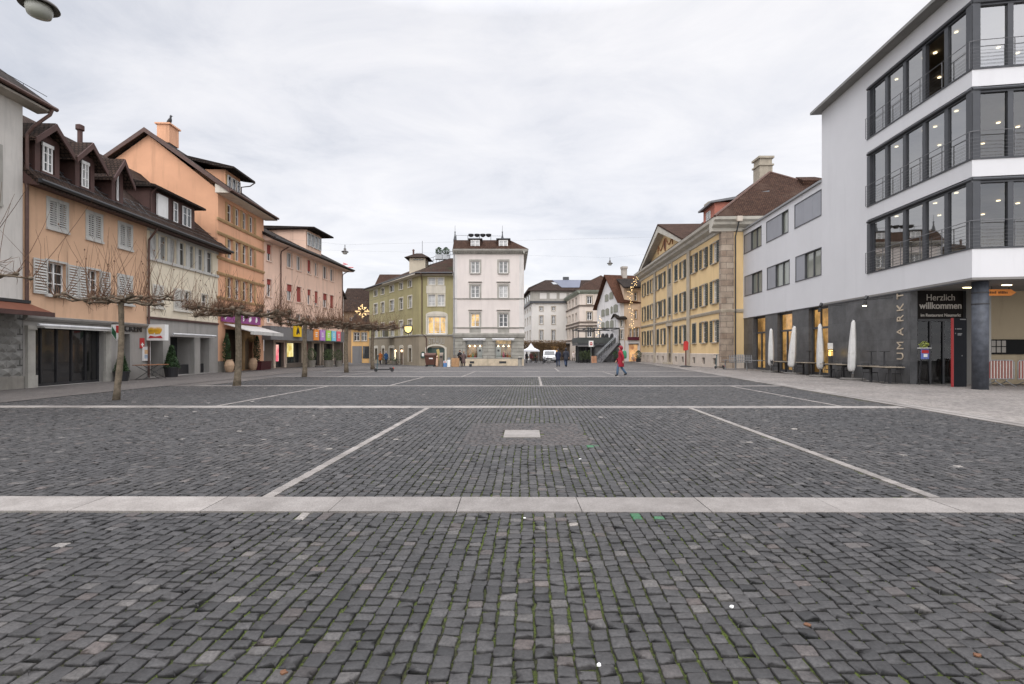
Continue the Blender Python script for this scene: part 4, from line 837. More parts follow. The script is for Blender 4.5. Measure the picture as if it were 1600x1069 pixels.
mb = MB(); wall(mb, F1, 0, LJ, zs, zj, ops, .2)
oo = [(F2.u(669.5), F2.u(680.2), F2.z(675, 445), F2.z(675, 434.5)), (F2.u(683.8), F2.u(693), F2.z(675, 445), F2.z(675, 434.5)), (F2.u(669), F2.u(680.2), F2.z(675, 478), F2.z(675, 460.5)), (F2.u(683.8), F2.u(694.5), F2.z(675, 478), F2.z(675, 460.5)), (F2.u(668), F2.u(697), F2.z(675, 522), F2.z(675, 494.5))]
wall(mb, F2, 0, wJ, zs, zj, oo, .22)
e1 = F1.P(LJ, 0, 0); e2 = F2.P(wJ, 0, 0)
for p, q in (((e1[0], e1[1]), (e1[0]+7, e1[1]+5)), ((e1[0]+7, e1[1]+5), (e2[0], 75)), ((e2[0], 75), (e2[0], 60))): mb.add([(*p, gb_), (*q, gb_), (*q, zj), (*p, zj)], [(0, 1, 2, 3)])
mb.build('wall', GREEN, hJ)
for i, (a, b) in enumerate(cols):
    u0, u1 = sorted((F1.u(a), F1.u(b)))
    window(F1, hJ, u0, u1, *r3, trim=.12, tmat=PT2, bars=(), cols=2); window(F1, hJ, u0, u1, *r2, trim=.14, tmat=PT2, cols=3 if i == 2 else 2, pane=random.choice([G_DARK, G_MID])); window(F1, hJ, u0, u1, *r1, trim=.16, tmat=PT2, pane=G_PALE if i == 3 else G_MID)
for k, o in enumerate(oo[:4]): window(F2, hJ, *o, trim=.12, tmat=PT2, bars=(.5,) if k < 2 else (.3,), pane=[G_PALE, G_PALE, G_PALE, G_PALE][k], cols=1 if k < 2 else 2)
window(F2, hJ, *oo[4], trim=.2, tmat=PT2, cols=3, bars=(.14, .68), pane=G_LIT, fw=.12)
u0, u1 = oo[4][0]-.2, oo[4][1]+.2; zt_ = oo[4][3]+.2; uc = (u0+u1)/2
MB().prism_n(F2, .0, .07, [(u0, zt_), (u1, zt_)]+[(uc+(u1-uc)*math.cos(t), zt_+.42*math.sin(t)) for t in [.3, .7, 1.1, 1.57, 2.0, 2.4, 2.8]]).build('window_arch', PT2, hJ)
MB().box(F2, oo[0][0]-.25, oo[1][1]+.25, .003, .06, oo[2][3]+.15, oo[0][2]-.12).build('oriel_panel', PT2, hJ)
# ground floor
gops = [(585.5, 590), (597, 600.5), (608.5, 615.5), (625, 629.5), (638.5, 643)]
go = [tuple(sorted((F1.u(a), F1.u(b))))+((gb_+.02 if i in (1, 3) else gb_+.45), r0[1]) for i, (a, b) in enumerate(gops)]
ga = (F2.u(667.5), F2.u(695), gb_+.02, F2.z(680, 543))
mb = MB(); wall(mb, F1, 0, LJ, gb_-.3, zs-.08, go, .3, -.0); wall(mb, F2, 0, wJ, gb_-.3, zs-.08, [ga], .35); mb.build('ground_floor', GRGR, hJ)
MB().prism_u(F1, -.06, LJ, [(.003, zs-.1), (.1, zs-.05), (.14, zs+.08), (.003, zs+.12)]).build('string_course', SANDG, hJ); MB().prism_u(F2, -.06, wJ, [(.003, zs-.1), (.1, zs-.05), (.14, zs+.08), (.003, zs+.12)]).build('string_course', SANDG, hJ)
for i, o in enumerate(go):
    m_ = [G_DARK, mat('dark_red_door', (.12, .035, .025), .6, .2, 3), G_MID, MC.get('dark_red_door') or G_DARK, G_DARK][i]
    window(F1, hJ, *o, depth=.25, trim=.2, tmat=PT2, cols=2 if i == 2 else 1, bars=(.72,), pane=m_, fmat=GRGR, name='window' if i not in (1, 3) else 'door', sill=None)
    u0, u1 = o[0]-.2, o[1]+.2; uc = (u0+u1)/2
    MB().prism_n(F1, .0, .05, [(u0, o[3]+.2), (u1, o[3]+.2)]+[(uc+(u1-uc)*math.cos(t), o[3]+.2+.22*math.sin(t)) for t in (.5, 1, 1.57, 2.1, 2.6)]).build('door_arch', PT2, hJ)
a, b, c, d = ga; uc = (a+b)/2
MB().add([F2.P(a, -.3, c), F2.P(b, -.3, c), F2.P(b, -.3, d), F2.P(a, -.3, d)], [(0, 1, 2, 3)]).build('garage_door', mat('dark_green_door', (.018, .055, .042), .4, .3, 2, coat=.5), hJ)
fr_ = MB(); fr_.box(F2, a-.22, a, .003, .08, c, d+.0); fr_.box(F2, b, b+.22, .003, .08, c, d)
outer = [(uc+(b+.22-uc)*math.cos(t), d-.25+.65*math.sin(t)) for t in np.linspace(0, math.pi, 13)]; inner = [(uc+(b-uc)*math.cos(t), d-.25+.45*math.sin(t)) for t in np.linspace(0, math.pi, 13)]
for i in range(12): fr_.prism_n(F2, .0, .082, [outer[i], outer[i+1], inner[i+1], inner[i]])
fr_.build('arch_surround', PT2, hJ)
text('STRÄULI', 1.0, F2.P(F2.u(682), .01, F2.z(680, 533.5)), frot(F2), SANDG, hJ, 'stone_lettering', .04, sx=.52, bold=.01)
MB().tube([F2.P(.35, .9, zj), F2.P(.35, .1, zj-.7), F2.P(.35, .08, zs+.2), F2.P(.75, .1, zs-.1), F2.P(.9, .08, zs-.4), F2.P(.9, .08, gb_)], .06, 6).build('downpipe', COPPER, hJ)
rf = MB(); P1, P2 = F1.P, F2.P
ec = (GC[0]-.25, GC[1]-.75, zj+.05); ef = P1(LJ+.6, .75, zj+.05); er = P2(wJ, .75, zj+.05); rA = (GC[0]+3.0, GC[1]+6.0, zj+3.0); rB = (e2[0], GC[1]+6.0, zj+3.0); rC = (e1[0]+6.0, e1[1]+1.0, zj+3.0)
for q, ks in (((ec, er, rB, rA), 0), ((ef, ec, rA, rC), 1)):
    rf.add(list(q)+[(x, y, z-.2) for x, y, z in q], [(0, 1, 2, 3), (7, 6, 5, 4), (0, 4, 5, 1), (1, 5, 6, 2), (2, 6, 7, 3), (3, 7, 4, 0)])
rf.build('roof', tiles('mottled_roof_tiles', (.08, .05, .04), (.15, .08, .055), (.06, .07, .04)), hJ)
ta = MB(); ta.prism_z([rA[:2], rB[:2], (e2[0], 74.5), (e1[0]+8, e1[1]+4), rC[:2]], zj+2.8, zj+3.05); ta.build('roof_terrace', mat('lead_roof', (.16, .16, .165), .6, .15, 1), hJ)
so_ = MB(); so_.prism_u(F1, -.2, LJ+.3, [(.7, zj-.12), (.7, zj), (-.02, zj+.1), (-.02, zj-.22)]); so_.build('soffit', PT2, hJ)
so_ = MB(); so_.prism_u(F2, -.2, wJ, [(.7, zj-.12), (.7, zj), (-.02, zj+.1), (-.02, zj-.22)]); so_.build('soffit', PT2, hJ)
gt = MB(); gt.tube([ef, ec, er], .09, 6); gt.build('gutter', DARKM, hJ)
# roof lantern and terrace railing
Yt = 66.0; xa, xb = at(636, Yt), at(668, Yt); Ft = Fr((xa, Yt), (1, 0), 1); zt0 = H+(HY-418)*Yt/FOC; zt1 = H+(HY-403)*Yt/FOC; zt2 = H+(HY-393)*Yt/FOC
lt = MB(); lt.box(Ft, .3, xb-xa-.3, 0, -2.6, zj+.8, zt1); lo = lt.build('roof_lantern', mat('lantern_wall', (.52, .46, .36), .8, .1), hJ)
q = MB(); P = Ft.P; wq = xb-xa; q.add([P(-.3, .5, zt1), P(wq+.3, .5, zt1), P(wq+.3, -3.1, zt1), P(-.3, -3.1, zt1), P(wq*.35, -1.3, zt2), P(wq*.65, -1.3, zt2)], [(0, 1, 5, 4), (1, 2, 5), (2, 3, 4, 5), (3, 0, 4), (3, 2, 1, 0)]); q.build('lantern_roof', T_BROWN, lo)
MB().box(Ft, .9, wq-.5, .002, .03, zj+2.9, zt1-.3).build('lantern_window', G_DARK, lo)
q = MB(); q.lathe(P(.7, -.8, zt2-.4), [(.12, 0), (.12, .6), (.18, .65), (.1, .85)], 8); q.build('lantern_chimney', COPPER, lo)
q = MB(); q.tube([P(wq*.66, -1.3, zt2), P(wq*.66, -1.3, zt2+1.7)], .03, 5); q.build('lantern_mast', DARKM, lo)
q = MB()
for k in range(14):
    t_ = k/13; x_ = rA[0]+(rC[0]-rA[0])*t_; y_ = rA[1]+(rC[1]-rA[1])*t_; q.tube([(x_, y_, zj+3), (x_, y_, zj+3.95)], .025, 4)
for dz in (3.5, 3.95): q.tube([(rB[0], rB[1], zj+dz), (rA[0], rA[1], zj+dz), (rC[0], rC[1], zj+dz)], .03, 4)
q.build('terrace_railing', DARKM, hJ)
for k, px in enumerate((686, 697)): 
    x = at(px, 67); t = thing('potted_shrub', ['round potted shrub on the roof terrace, left of the pair', 'round potted shrub on the roof terrace beside the white building'][k], 'potted plant', (x, 67, zj+3.0), 'shrubs on the roof terrace')
    MB().box(Fr((x, 67), (1, 0), 1), -.45, .45, -.35, .35, zj+3.04, zj+3.7).build('box', STEEL, t); m_ = MB(); leafblob(m_, (x, 67, zj+3.65), .55, 1.05, 500, .1, 60+k, 'round'); m_.build('foliage', LEAF, t)
q = MB(); Fq = Fr((at(600, 80), 80), (1, 0), 1); hK = simple_house('house', 'brown tiled gable roofed house rising behind the green corner building', Fr((at(586, 84), 84), (1, 0), 1), 0, 7.5, 8, -.6, 11.8, 15.0, mat('warm_brown_wall', (.3, .2, .14), .9, .1), T_WARM, [])
# lit oval tavern sign, green notice, wall lamps
os_ = thing('tavern_sign', 'glowing golden shield shaped tavern sign on the olive corner building', 'sign', F1.P(F1.u(646), .8, 4.4)); zc_ = F1.z(646, 515)
x, y, _ = F1.P(F1.u(646), .7, 0); Fo = Fr((x, y), (1, 0), 1)
MB().prism_n(Fo, -.08, .08, [(-.42, zc_+.34), (-.42, zc_), (-.3, zc_-.26), (0, zc_-.42), (.3, zc_-.26), (.42, zc_), (.42, zc_+.34)]).build('lit_shield', emat('gold_light', (.95, .75, .25), 1.0), os_)
q = MB(); pts = [(-.52, zc_+.44), (-.52, zc_-.02), (-.36, zc_-.34), (0, zc_-.54), (.36, zc_-.34), (.52, zc_-.02), (.52, zc_+.44), (-.52, zc_+.44)]; q.tube([Fo.P(a, 0, b) for a, b in pts], .06, 5); q.tube([Fo.P(-.5, 0, zc_+.44), F1.P(F1.u(643.5), 0, zc_+.7)], .025, 5); q.build('frame', BLACKM, os_)
nb2 = thing('menu_board', 'dark green arched menu board with a white sheet on the olive building corner', 'notice board', F2.P(.25, .1, 1)); Fm = Fr((at(657, 59.9), 59.9), (1, 0), 1)
a, b = at(654.5, 59.9)-Fm.A[0], at(661, 59.9)-Fm.A[0]; MB().prism_n(Fm, .0, .08, [(.05, .55), (.55, .55), (.55, 1.05), (.45, 1.25), (.3, 1.32), (.15, 1.25), (.05, 1.05)]).build('board', MC['dark_green_door'], nb2); MB().box(Fm, .17, .43, .082, .09, .75, 1.12).build('menu_sheet', MC['sign_white'], nb2)
for k, px in enumerate((620.8, 630.5)):
    x, y, _ = F1.P(F1.u(px), .25, 0); z = F1.z(px, 548.5); t = thing('wall_lamp', ['glowing globe lamp left of the tavern door', 'glowing globe lamp right of the tavern door'][k], 'lamp', (x, y, z), 'globe lamps at the tavern door')
    MB().lathe((x, y, z), [(.03, -.16), (.12, -.1), (.17, 0), (.12, .12), (.03, .17)], 10).build('globe', emat('warm_globe', (1, .72, .45), 1.6), t); MB().tube([(x, y, z+.15), F1.P(F1.u(px), 0, z+.22)], .02, 5).build('bracket', BLACKM, t)
x, y, _ = F1.P(F1.u(618.5), .06, 0); t = thing('lit_showcase', 'narrow lit showcase on the wall left of the tavern door', 'showcase', (x, y, .4)); MB().box(F1, F1.u(618.5)-.2, F1.u(618.5)+.2, .004, .1, .25, 1.3).build('lit_case', emat('warm_white_light', (1, .85, .55), 1.1), t); MB().box(F1, F1.u(618.5)-.24, F1.u(618.5)+.24, .002, .08, .2, 1.36).build('frame', BLACKM, t)
bl = MB(); u_ = F1.u(612.3)
bl.box(F1, u_-1.0, u_+1.0, .145, .95, zs-.12, zs+.02); bal = bl.build('balcony', SANDG, hJ); q = MB()
for k in range(15): q.tube([F1.P(u_-.95+k*.136, .9, zs), F1.P(u_-.95+k*.136, .9, zs+1.0)], .018, 4)
q.tube([F1.P(u_-1, .9, zs+1), F1.P(u_+1, .9, zs+1)], .03, 4); q.build('balcony_railing', BLACKM, bal)
# ------------------------------------------------------------------ white corner building in the middle
F3 = Fr((at(708, 59.9), 59.9), (1, 0), 1); F3s = Fr(F3.P(at(818.5, 59.9)-F3.A[0], 0, 0)[:2], (0, 1), 1)
hL = thing('corner_building', 'tall white building with grey stone ground floor and two lit shop windows in the middle', 'building', (-3, 66, -.4))
WHT = mat('white_render', (.66, .60, .56), .9, .05, .5, streak=.06); wL = at(818.5, 59.9)-F3.A[0]; WG = brickmat('grey_ashlar', (.30, .29, .255), (.34, .325, .285), (.16, .15, .13), 3.0, .42, .02, bump=.9, dist=.03, var=.4)
def Zl(y): return F3.z(760, y)
wc = [(735.5, 749.5), (779.5, 793.5)]; wr = [(Zl(427), Zl(408)), (Zl(465.5), Zl(446)), (Zl(511), Zl(490))]
ops = [(F3.u(a), F3.u(b), *r) for a, b in wc for r in wr]
mb = MB(); wall(mb, F3, 0, wL, Zl(525), Zl(393), ops, .22); zT = Zl(393)
for (xa, ya), (xb, yb) in (((F3.A[0], 59.9), (F3.A[0], 74)), ((F3.A[0], 74), (F3.A[0]+wL, 74)), ((F3.A[0]+wL, 74), (F3.A[0]+wL, 59.9))): mb.add([(xa, ya, -.6), (xb, yb, -.6), (xb, yb, zT), (xa, ya, zT)], [(0, 1, 2, 3)])
mb.add([(F3.A[0]-.02, 59.9, zT), (F3.A[0]-.02, 74, zT), (F3.A[0]-.02, 74, zT+.5), (F3.A[0]-.02, 66, zT+2.0), (F3.A[0]-.02, 61.2, zT+2.0)], [(0, 1, 2, 3, 4)])
mb.build('wall', WHT, hL)
for i, (a, b) in enumerate(wc):
    for j, r in enumerate(wr): window(F3, hL, F3.u(a), F3.u(b), *r, trim=.2, tmat=SANDG, hood=(j > 0), bars=(.36, .7), pane=[G_MID, G_PALE if i else G_MID, G_DARK if i else G_LIT][j], smat=SANDG, fw=.1, sill=.16)
    q = MB(); q.box(F3, F3.u(a)-.15, F3.u(b)+.15, .003, .03, Zl(521), Zl(512.6)); q.build('apron', SANDG, hL)
for y, h_, pr in ((467, .16, .1), (512.3, .18, .12)): MB().prism_u(F3, -.03, wL+.1, [(.003, Zl(y)-h_/2), (pr, Zl(y)), (pr, Zl(y)+h_/2), (.003, Zl(y)+h_/2)]).build('string_course', SANDG, hL)
for u in (0, wL-.55): MB().box(F3, u, u+.5, .002, .03, Zl(525), zT-.5).build('corner_strip', mat('pale_grey_strip', (.62, .59, .56), .9, .05), hL)
MB().prism_u(F3, -.08, wL+.12, [(.003, Zl(528)), (.1, Zl(527)), (.2, Zl(523)), (.2, Zl(521)), (.003, Zl(520))]).build('shop_cornice', SANDG, hL)
so2 = [(F3.u(727.5), F3.u(755), Zl(560), Zl(530)), (F3.u(773), F3.u(800), Zl(560), Zl(530))]
mb = MB(); wall(mb, F3, 0, wL, Zl(561.5), Zl(527.5), so2, .5); mb.build('ground_floor', WG, hL)
mb = MB(); mb.box(F3, -.02, wL+.02, -.4, .06, -.8, Zl(561)); mb.build('plinth', mat('travertine', (.55, .46, .34), .8, .2, 2), hL)
for (a, b) in ((734, 741), (780, 791)): MB().box(F3, F3.u(a), F3.u(b), .063, .066, Zl(568), Zl(564.5)).build('cellar_window', BLACKM, hL)
for i, (a, b, c, d) in enumerate(so2):
    f_ = MB(); m_ = Zl(538); f_.box(F3, a, a+.1, -.45, -.38, c, d); f_.box(F3, b-.1, b, -.45, -.38, c, d); f_.box(F3, a, b, -.45, -.38, c, c+.1); f_.box(F3, a, b, -.45, -.37, m_-.05, m_+.05)
    fo = f_.build('shop_window', GREYP, hL); MB().add([F3.P(a, -.42, m_), F3.P(b, -.42, m_), F3.P(b, -.42, d), F3.P(a, -.42, d)], [(0, 1, 2, 3)]).build('fanlight', [G_MID, G_LIT][i], fo)
    MB().add([F3.P(a, -.41, c), F3.P(b, -.41, c), F3.P(b, -.41, m_), F3.P(a, -.41, m_)], [(0, 1, 2, 3)]).build('pane', GLASS, fo)
    it = MB(); it.add([F3.P(a, -1.9, c), F3.P(b, -1.9, c), F3.P(b, -1.9, m_), F3.P(a, -1.9, m_)], [(0, 1, 2, 3)]); it.build('lit_interior', G_LITW, fo)
    it = MB(); 
    for x0, x1, z0, z1 in ((a, a+.02, c, m_), (b-.02, b, c, m_), (a, b, m_-.02, m_), (a, b, c, c+.02)): it.box(F3, x0, x1, -1.9, -.5, z0, z1)
    it.build('shop_lining', mat('cream_lining', (.5, .4, .28), .8), fo)
    for k in range(3): q = MB(); uu = a+(b-a)*(.2+k*.3); q.lathe(F3.P(uu, -.75, m_-.28), [(.02, .2), (.1, .06), (.13, 0), (.02, -.04)], 8); q.build('shop_lamp', emat('shop_lamp_light', (1, .82, .55), 3.0), fo)
    rr = random.Random(i+3); g = MB(); u2 = a+.25
    x0 = b-.75 if i == 0 else a+.12
    MB().box(F3, x0, x0+.62, -.62, -.58, c+.1, c+1.4).build('window_poster', mat('pale_poster', (.62, .60, .56), .7, .1, 3, 0), fo)
    MB().lathe(F3.P(x0+.31, -.555, c+.95), [(.01, -.14), (.13, -.1), (.13, .1), (.01, .14)], 8).build('poster_figure', BLACKM, fo)
    cs = [(.5, .12, .05), (.6, .35, .1), (.2, .45, .3), (.55, .1, .15), (.15, .1, .08)]
    for k in range(7):
        uu = a+.3+(b-a-.6)*k/6; h_ = rr.uniform(.25, .8); g = MB(); r_ = rr.uniform(.08, .16); g.lathe(F3.P(uu, -1.0, c+.03), [(r_, 0), (r_*1.1, h_*.4), (r_*.6, h_*.8), (r_*.2, h_)], 8); g.build('displayed_goods', mat(f'goods{k%5}', cs[k % 5], .6, .2), fo)
    t = thing('awning', ['rolled white awning bar over the left lit shop window of the white building', 'rolled white awning bar over the right lit shop window of the white building'][i], 'awning', F3.P((a+b)/2, .2, d), 'awning bars of the white building')
    MB().tube([F3.P(a-.3, .3, d+.02), F3.P(b+.3, .3, d+.02)], .09, 8).build('roller', MC['pale_metal'], t); MB().box(F3, a-.25, b+.25, .24, .4, d-.14, d-.07).build('front_bar', WHITE, t)
# cornice, mansard roof, dormers
MB().prism_u(F3, -.05, wL+.5, [(.003, zT-.35), (.1, zT-.3), (.1, zT-.12), (.45, zT-.05), (.55, zT+.12), (.55, zT+.2), (-.3, zT+.25)]).build('cornice', SANDG, hL)
MB().prism_u(F3s, -.5, 14, [(.003, zT-.35), (.1, zT-.3), (.1, zT-.12), (.45, zT-.05), (.55, zT+.12), (.55, zT+.2), (-.3, zT+.25)]).build('cornice', SANDG, hL)
q = MB()
for k in range(28): uu = .1+k*(wL-.1)/27; q.box(F3, uu-.07, uu+.07, .1, .38, zT-.2, zT-.06)
q.build('dentils', SANDG, hL)
zr_ = Zl(374); P = F3.P; q = MB(); w_ = wL
a0, a1, a2, a3 = P(0, .55, zT+.2), P(w_+.55, .55, zT+.2), P(w_+.55, -14, zT+.2), P(0, -14, zT+.2)
b0, b1, b2, b3 = P(0, -.9, zr_+.1), P(w_-1.7, -.9, zr_+.1), P(w_-1.7, -12, zr_+.1), P(0, -12, zr_+.1)
q.add([a0, a1, a2, a3, b0, b1, b2, b3], [(0, 1, 5, 4), (1, 2, 6, 5), (2, 3, 7, 6), (4, 5, 6, 7), (3, 0, 4, 7)]); q.build('roof', T_WARM, hL)
for k, (pa, pb) in enumerate(((735.5, 749.5), (779.5, 793.5))):
    a, b = F3.u(pa, -.0), F3.u(pb, -.0); dz0, dz1 = Zl(386.5), Zl(375.5)
    d_ = MB(); d_.box(F3, a-.2, b+.2, .02, -1.6, dz0-.15, dz1+.1); do = d_.build('dormer', T_WARM, hL); MB().box(F3, a-.32, b+.32, .15, -1.8, dz1+.1, dz1+.22).build('dormer_roof', DARKM, do)
    window(F3, do, a, b, dz0, dz1, depth=-.025, bars=(.5,), flat=True, pane=G_PALE, sill=None, fw=.09)
q = MB()
for pa in (713, 731, 749, 767): q.tube([(at(pa, 62), 62, zr_), (at(pa, 62), 62, Zl(361))], .035, 4)
q.tube([(at(713, 62), 62, Zl(361.5)), (at(786, 62), 62, Zl(362.5))], .03, 4); q.build('roof_railing', STEEL, hL)
q = MB()
for pa, yt in ((711, 353), (785, 357)): q.lathe((at(pa, 61.2), 61.2, zr_-.1), [(.2, 0), (.22, .3), (.08, .9), (.05, 1.2), (.1, 1.3), (.02, 1.4), (.015, 2.1)], 8)
q.build('finial', DARKM, hL)
for k, pa in enumerate((736, 745.5, 754.5, 763.5)):
    x = at(pa, 62); t = thing('planter', ['black pot at the left end of the roof railing of the white building', 'black pot second from the left on the roof railing of the white house', 'black pot third from left on the roof railing of the white house', 'black pot at the right end of the roof railing of the white building'][k], 'planter', (x, 62, Zl(362.5)), 'black pots on the roof railing')
    MB().lathe((x, 62, Zl(364)), [(.18, 0), (.3, .1), (.36, .32), (.3, .34)], 10).build('pot', BLACKM, t)
    m_ = MB(); leafblob(m_, (x, 62, Zl(362.4)), .3, .2, 60, .07, k, 'round'); m_.build('foliage', LEAF, t)
MB().tube([F3.P(.12, .12, zT-.3), F3.P(.12, .12, .3), F3.P(.12, .12, -.5)], .06, 6).build('downpipe', STEEL, hL)
# ------------------------------------------------------------------ far buildings on the right
def Zp(py, Y): return H+(HY-py)*Y/FOC
# grey-white corner block at the far end
C1 = (at(831, 100), 100.0); FM1 = Fr(C1, (1, 0), 1); FM1s = Fr(C1, (at(812, 125)-C1[0], 25), -1)
hM = thing('office_building', 'long pale building with a grey attic storey and solar panels on its roof', 'building', (C1[0]+5, 106, -.6))
wM = 12.0; ops = []
for (a, b) in ((843, 848.5), (862, 867.5)):
    for (y0, y1) in ((485.5, 479.5), (506.5, 493.5), (532, 516)): ops.append((FM1.u(a), FM1.u(b), Zp(y0, 100), Zp(y1, 100)))
Ls = math.hypot(at(812, 125)-C1[0], 25); sops = []
for k in range(5):
    for (y0, y1) in ((485.5, 479.5), (506.5, 493.5), (532, 516)): sops.append((2+k*4.6, 3.6+k*4.6, Zp(y0, 100), Zp(y1, 100)))
zM = Zp(471, 100); zM2 = Zp(455, 100); PW = mat('pale_wall', (.66, .63, .59), .9, .05, .4, streak=.06)
mb = MB(); wall(mb, FM1, 0, wM, -1.2, zM, ops, .2); wall(mb, FM1s, 0, Ls, -1.2, zM, sops, .2); mb.build('wall', PW, hM)
for o in ops: window(FM1, hM, *o, trim=.12, tmat=SAND, fw=.1)
for o in sops: window(FM1s, hM, *o, trim=.12, tmat=SAND, fw=.1, sill=None)
q = MB(); aops = [(1.6+k*2.0, 3.0+k*2.0, zM+.5, zM2-.4) for k in range(4)]; q.box(FM1, -.3, wM, .2, -9, zM+.05, zM2); at_ = q.build('attic', mat('grey_attic', (.36, .34, .30), .9, .1), hM)
MB().box(FM1, -.45, wM, .003, .4, zM-.35, zM+.05).build('cornice', DARKM, hM); MB().box(FM1s, -.3, Ls, .003, .4, zM-.35, zM+.05).build('cornice', DARKM, hM)
MB().prism_z([FM1s.P(0, .15, 0)[:2], FM1s.P(Ls, .15, 0)[:2], (FM1s.P(Ls, .15, 0)[0]+9, 125), (C1[0]+9, 101)], zM+.05, zM2-.01).build('attic_side', MC['grey_attic'], hM)
for k in range(6): MB().box(FM1s, 1.5+k*3.9, 3.2+k*3.9, .16, .19, zM+.5, zM2-.4).build('attic_window', G_DARK, hM)
for o in aops: MB().box(FM1, o[0], o[1], .202, .23, o[2], o[3]).build('attic_window', PW, hM)
q = MB(); zR = Zp(439, 104)
a, b, c, d = (C1[0]-.8, 99.2, zM2), (C1[0]+wM+1, 99.2, zM2), (C1[0]+wM+1, 127, zM2), (FM1s.P(Ls, .6, 0)[0], 127, zM2); e, f = (C1[0]+3.2, 107, zR+.6), (C1[0]+wM+3, 107, zR+.6); g_, h_ = (C1[0]+wM+3, 120, zR+.6), (C1[0], 120, zR+.6)
q.add([a, b, c, d, e, f, g_, h_], [(0, 1, 5, 4), (1, 2, 6, 5), (2, 3, 7, 6), (3, 0, 4, 7), (4, 5, 6, 7), (3, 2, 1, 0)]); q.build('roof', T_BROWN, hM)
def on_slope(x, t): return (x, 99.2+(107-99.2)*t, zM2+(zR+.6-zM2)*t+.08)
q = MB(); x0 = at(878, 101); x1 = at(917, 101); q.add([on_slope(x0, .25), on_slope(x1-1.5, .25), on_slope(x1-.4, .98), on_slope(x0-1.6, .98)], [(0, 1, 2, 3)]); q.build('solar_panels', mat('solar_panel', (.13, .14, .18), .6, .08, .4, 0, streak=0, spec=.15), hM)
q = MB(); x0 = at(866, 101); q.add([on_slope(x0, .55), on_slope(x0+1.2, .55), on_slope(x0+.9, .75), on_slope(x0-.3, .75)], [(0, 1, 2, 3)]); q.build('skylight', STEEL, hM)
MB().box(FM1, at(880, 107)-C1[0], at(889, 107)-C1[0], -7, -8, zR, zR+1.3).build('chimney', DARKM, hM)
# rose-white building with banded storeys
C2 = (at(905.5, 86), 86.0); FN = Fr(C2, (1, 0), 1); e_ = (at(878, 106), 106.0); FNs = Fr(C2, (e_[0]-C2[0], e_[1]-C2[1]), -1); Ln = math.hypot(e_[0]-C2[0], 20)
hN = thing('corner_building', 'rose white building with dark banded string courses behind the raised terrace', 'building', (C2[0]+3, 92, -.6))
RW = mat('rose_white_render', (.70, .61, .53), .9, .05, .4); zN = Zp(456, 86)
ry = ((475, 463), (500.5, 487.5), (527, 511)); ops = [(FN.u(917), FN.u(925), Zp(a, 86), Zp(b, 86)) for a, b in ry]; so3 = []
for i in range(5):
    for a, b in ry: so3.append((2.4+i*3.5, 3.8+i*3.5, Zp(a, 86), Zp(b, 86)))
mb = MB(); wall(mb, FN, 0, 8, -1.2, zN, ops, .2); wall(mb, FNs, 0, Ln, -1.2, zN, so3, .25); mb.build('wall', RW, hN)
for o in ops: window(FN, hN, *o, trim=.15, tmat=SAND, fw=.12, pane=G_DARK, cols=2, bars=(.65,))
for o in so3: window(FNs, hN, *o, trim=.1, tmat=SAND, fw=.08, pane=G_DARK, sill=None)
for y in (477.5, 503.5, 509, 531): 
    for F, L_ in ((FN, 8), (FNs, Ln)): MB().box(F, -.1, L_, .002, .14, Zp(y, 86)-.12, Zp(y, 86)+.12).build('string_course', mat('dark_band', (.14, .11, .09), .8), hN)
for F, L_ in ((FN, 8), (FNs, Ln)): MB().prism_u(F, -.5, L_, [(.003, zN-.4), (.5, zN), (.6, zN+.25), (.003, zN+.3)]).build('cornice', mat('green_grey_cornice', (.30, .33, .27), .7), hN)
q = MB(); zR = Zp(433, 92); a, b = (C2[0]-.6, 85.4, zN+.2), (C2[0]+8, 85.4, zN+.2); c, d = (e_[0]+11, 107, zN+.2), (e_[0]-.6, 107, zN+.2); e, f = (C2[0]+5.0, 93, zR+.5), (C2[0]+3.5, 104, zR+.5)
q.add([a, b, c, d, e, f], [(0, 1, 4), (1, 2, 5, 4), (2, 3, 5), (3, 0, 4, 5)]); q.build('roof', T_WARM, hN)
q = MB(); q.box(FN, -.2, 3.5, .005, .5, -.6, 2.9); q.build('shop_extension', mat('dark_shop', (.10, .09, .08), .7, .2), hN)
# white gabled house
GA, GB = (at(933, 80), 80.0), (at(968.5, 71), 71.0); FG = Fr(GA, (GB[0]-GA[0], GB[1]-GA[1]), 1); wG = math.hypot(GB[0]-GA[0], 9)
hO = thing('house', 'white gabled house with red brown tiles and grey oval shutters', 'house', (*FG.P(wG/2, -4, 0)[:2], -.4)); WGB = mat('white_gable_render', (.70, .68, .67), .9, .05, .4)
uap = FG.u(949.5); zap = FG.z(949.5, 432); zeL = FG.z(933, 482)+.0; zeR = FG.z(968, 470)
gw = []
for (pa, pb, y0, y1) in ((945.5, 951, 471, 459.5), (952.5, 958.5, 467.5, 456), (940, 945, 494.5, 483.5), (946.5, 952, 492.5, 481.5), (954.5, 957.5, 490, 478.5), (959, 965.5, 488, 475.5), (940, 945, 514, 503), (946.5, 952, 513.5, 501), (953.5, 959, 513.5, 500), (961.5, 965, 512, 498.5)):
    u0, u1 = FG.u(pa), FG.u(pb); pc_ = (pa+pb)/2; gw.append((u0, u1, FG.z(pc_, y0), FG.z(pc_, y1)))
mb = MB(); D = 10
q = [FG.P(0, 0, -1), FG.P(wG, 0, -1), FG.P(wG, 0, zeR), FG.P(uap, 0, zap), FG.P(0, 0, zeL)]; mb.add(q, [(0, 1, 2, 3, 4)]); mb.add([FG.P(wG, 0, -1), FG.P(wG, -D, -1), FG.P(wG, -D, zeR), FG.P(wG, 0, zeR)], [(0, 1, 2, 3)]); mb.add([FG.P(0, 0, -1), FG.P(0, -D, -1), FG.P(0, -D, zeL), FG.P(0, 0, zeL)], [(0, 1, 2, 3)])
mb.build('wall', WGB, hO)
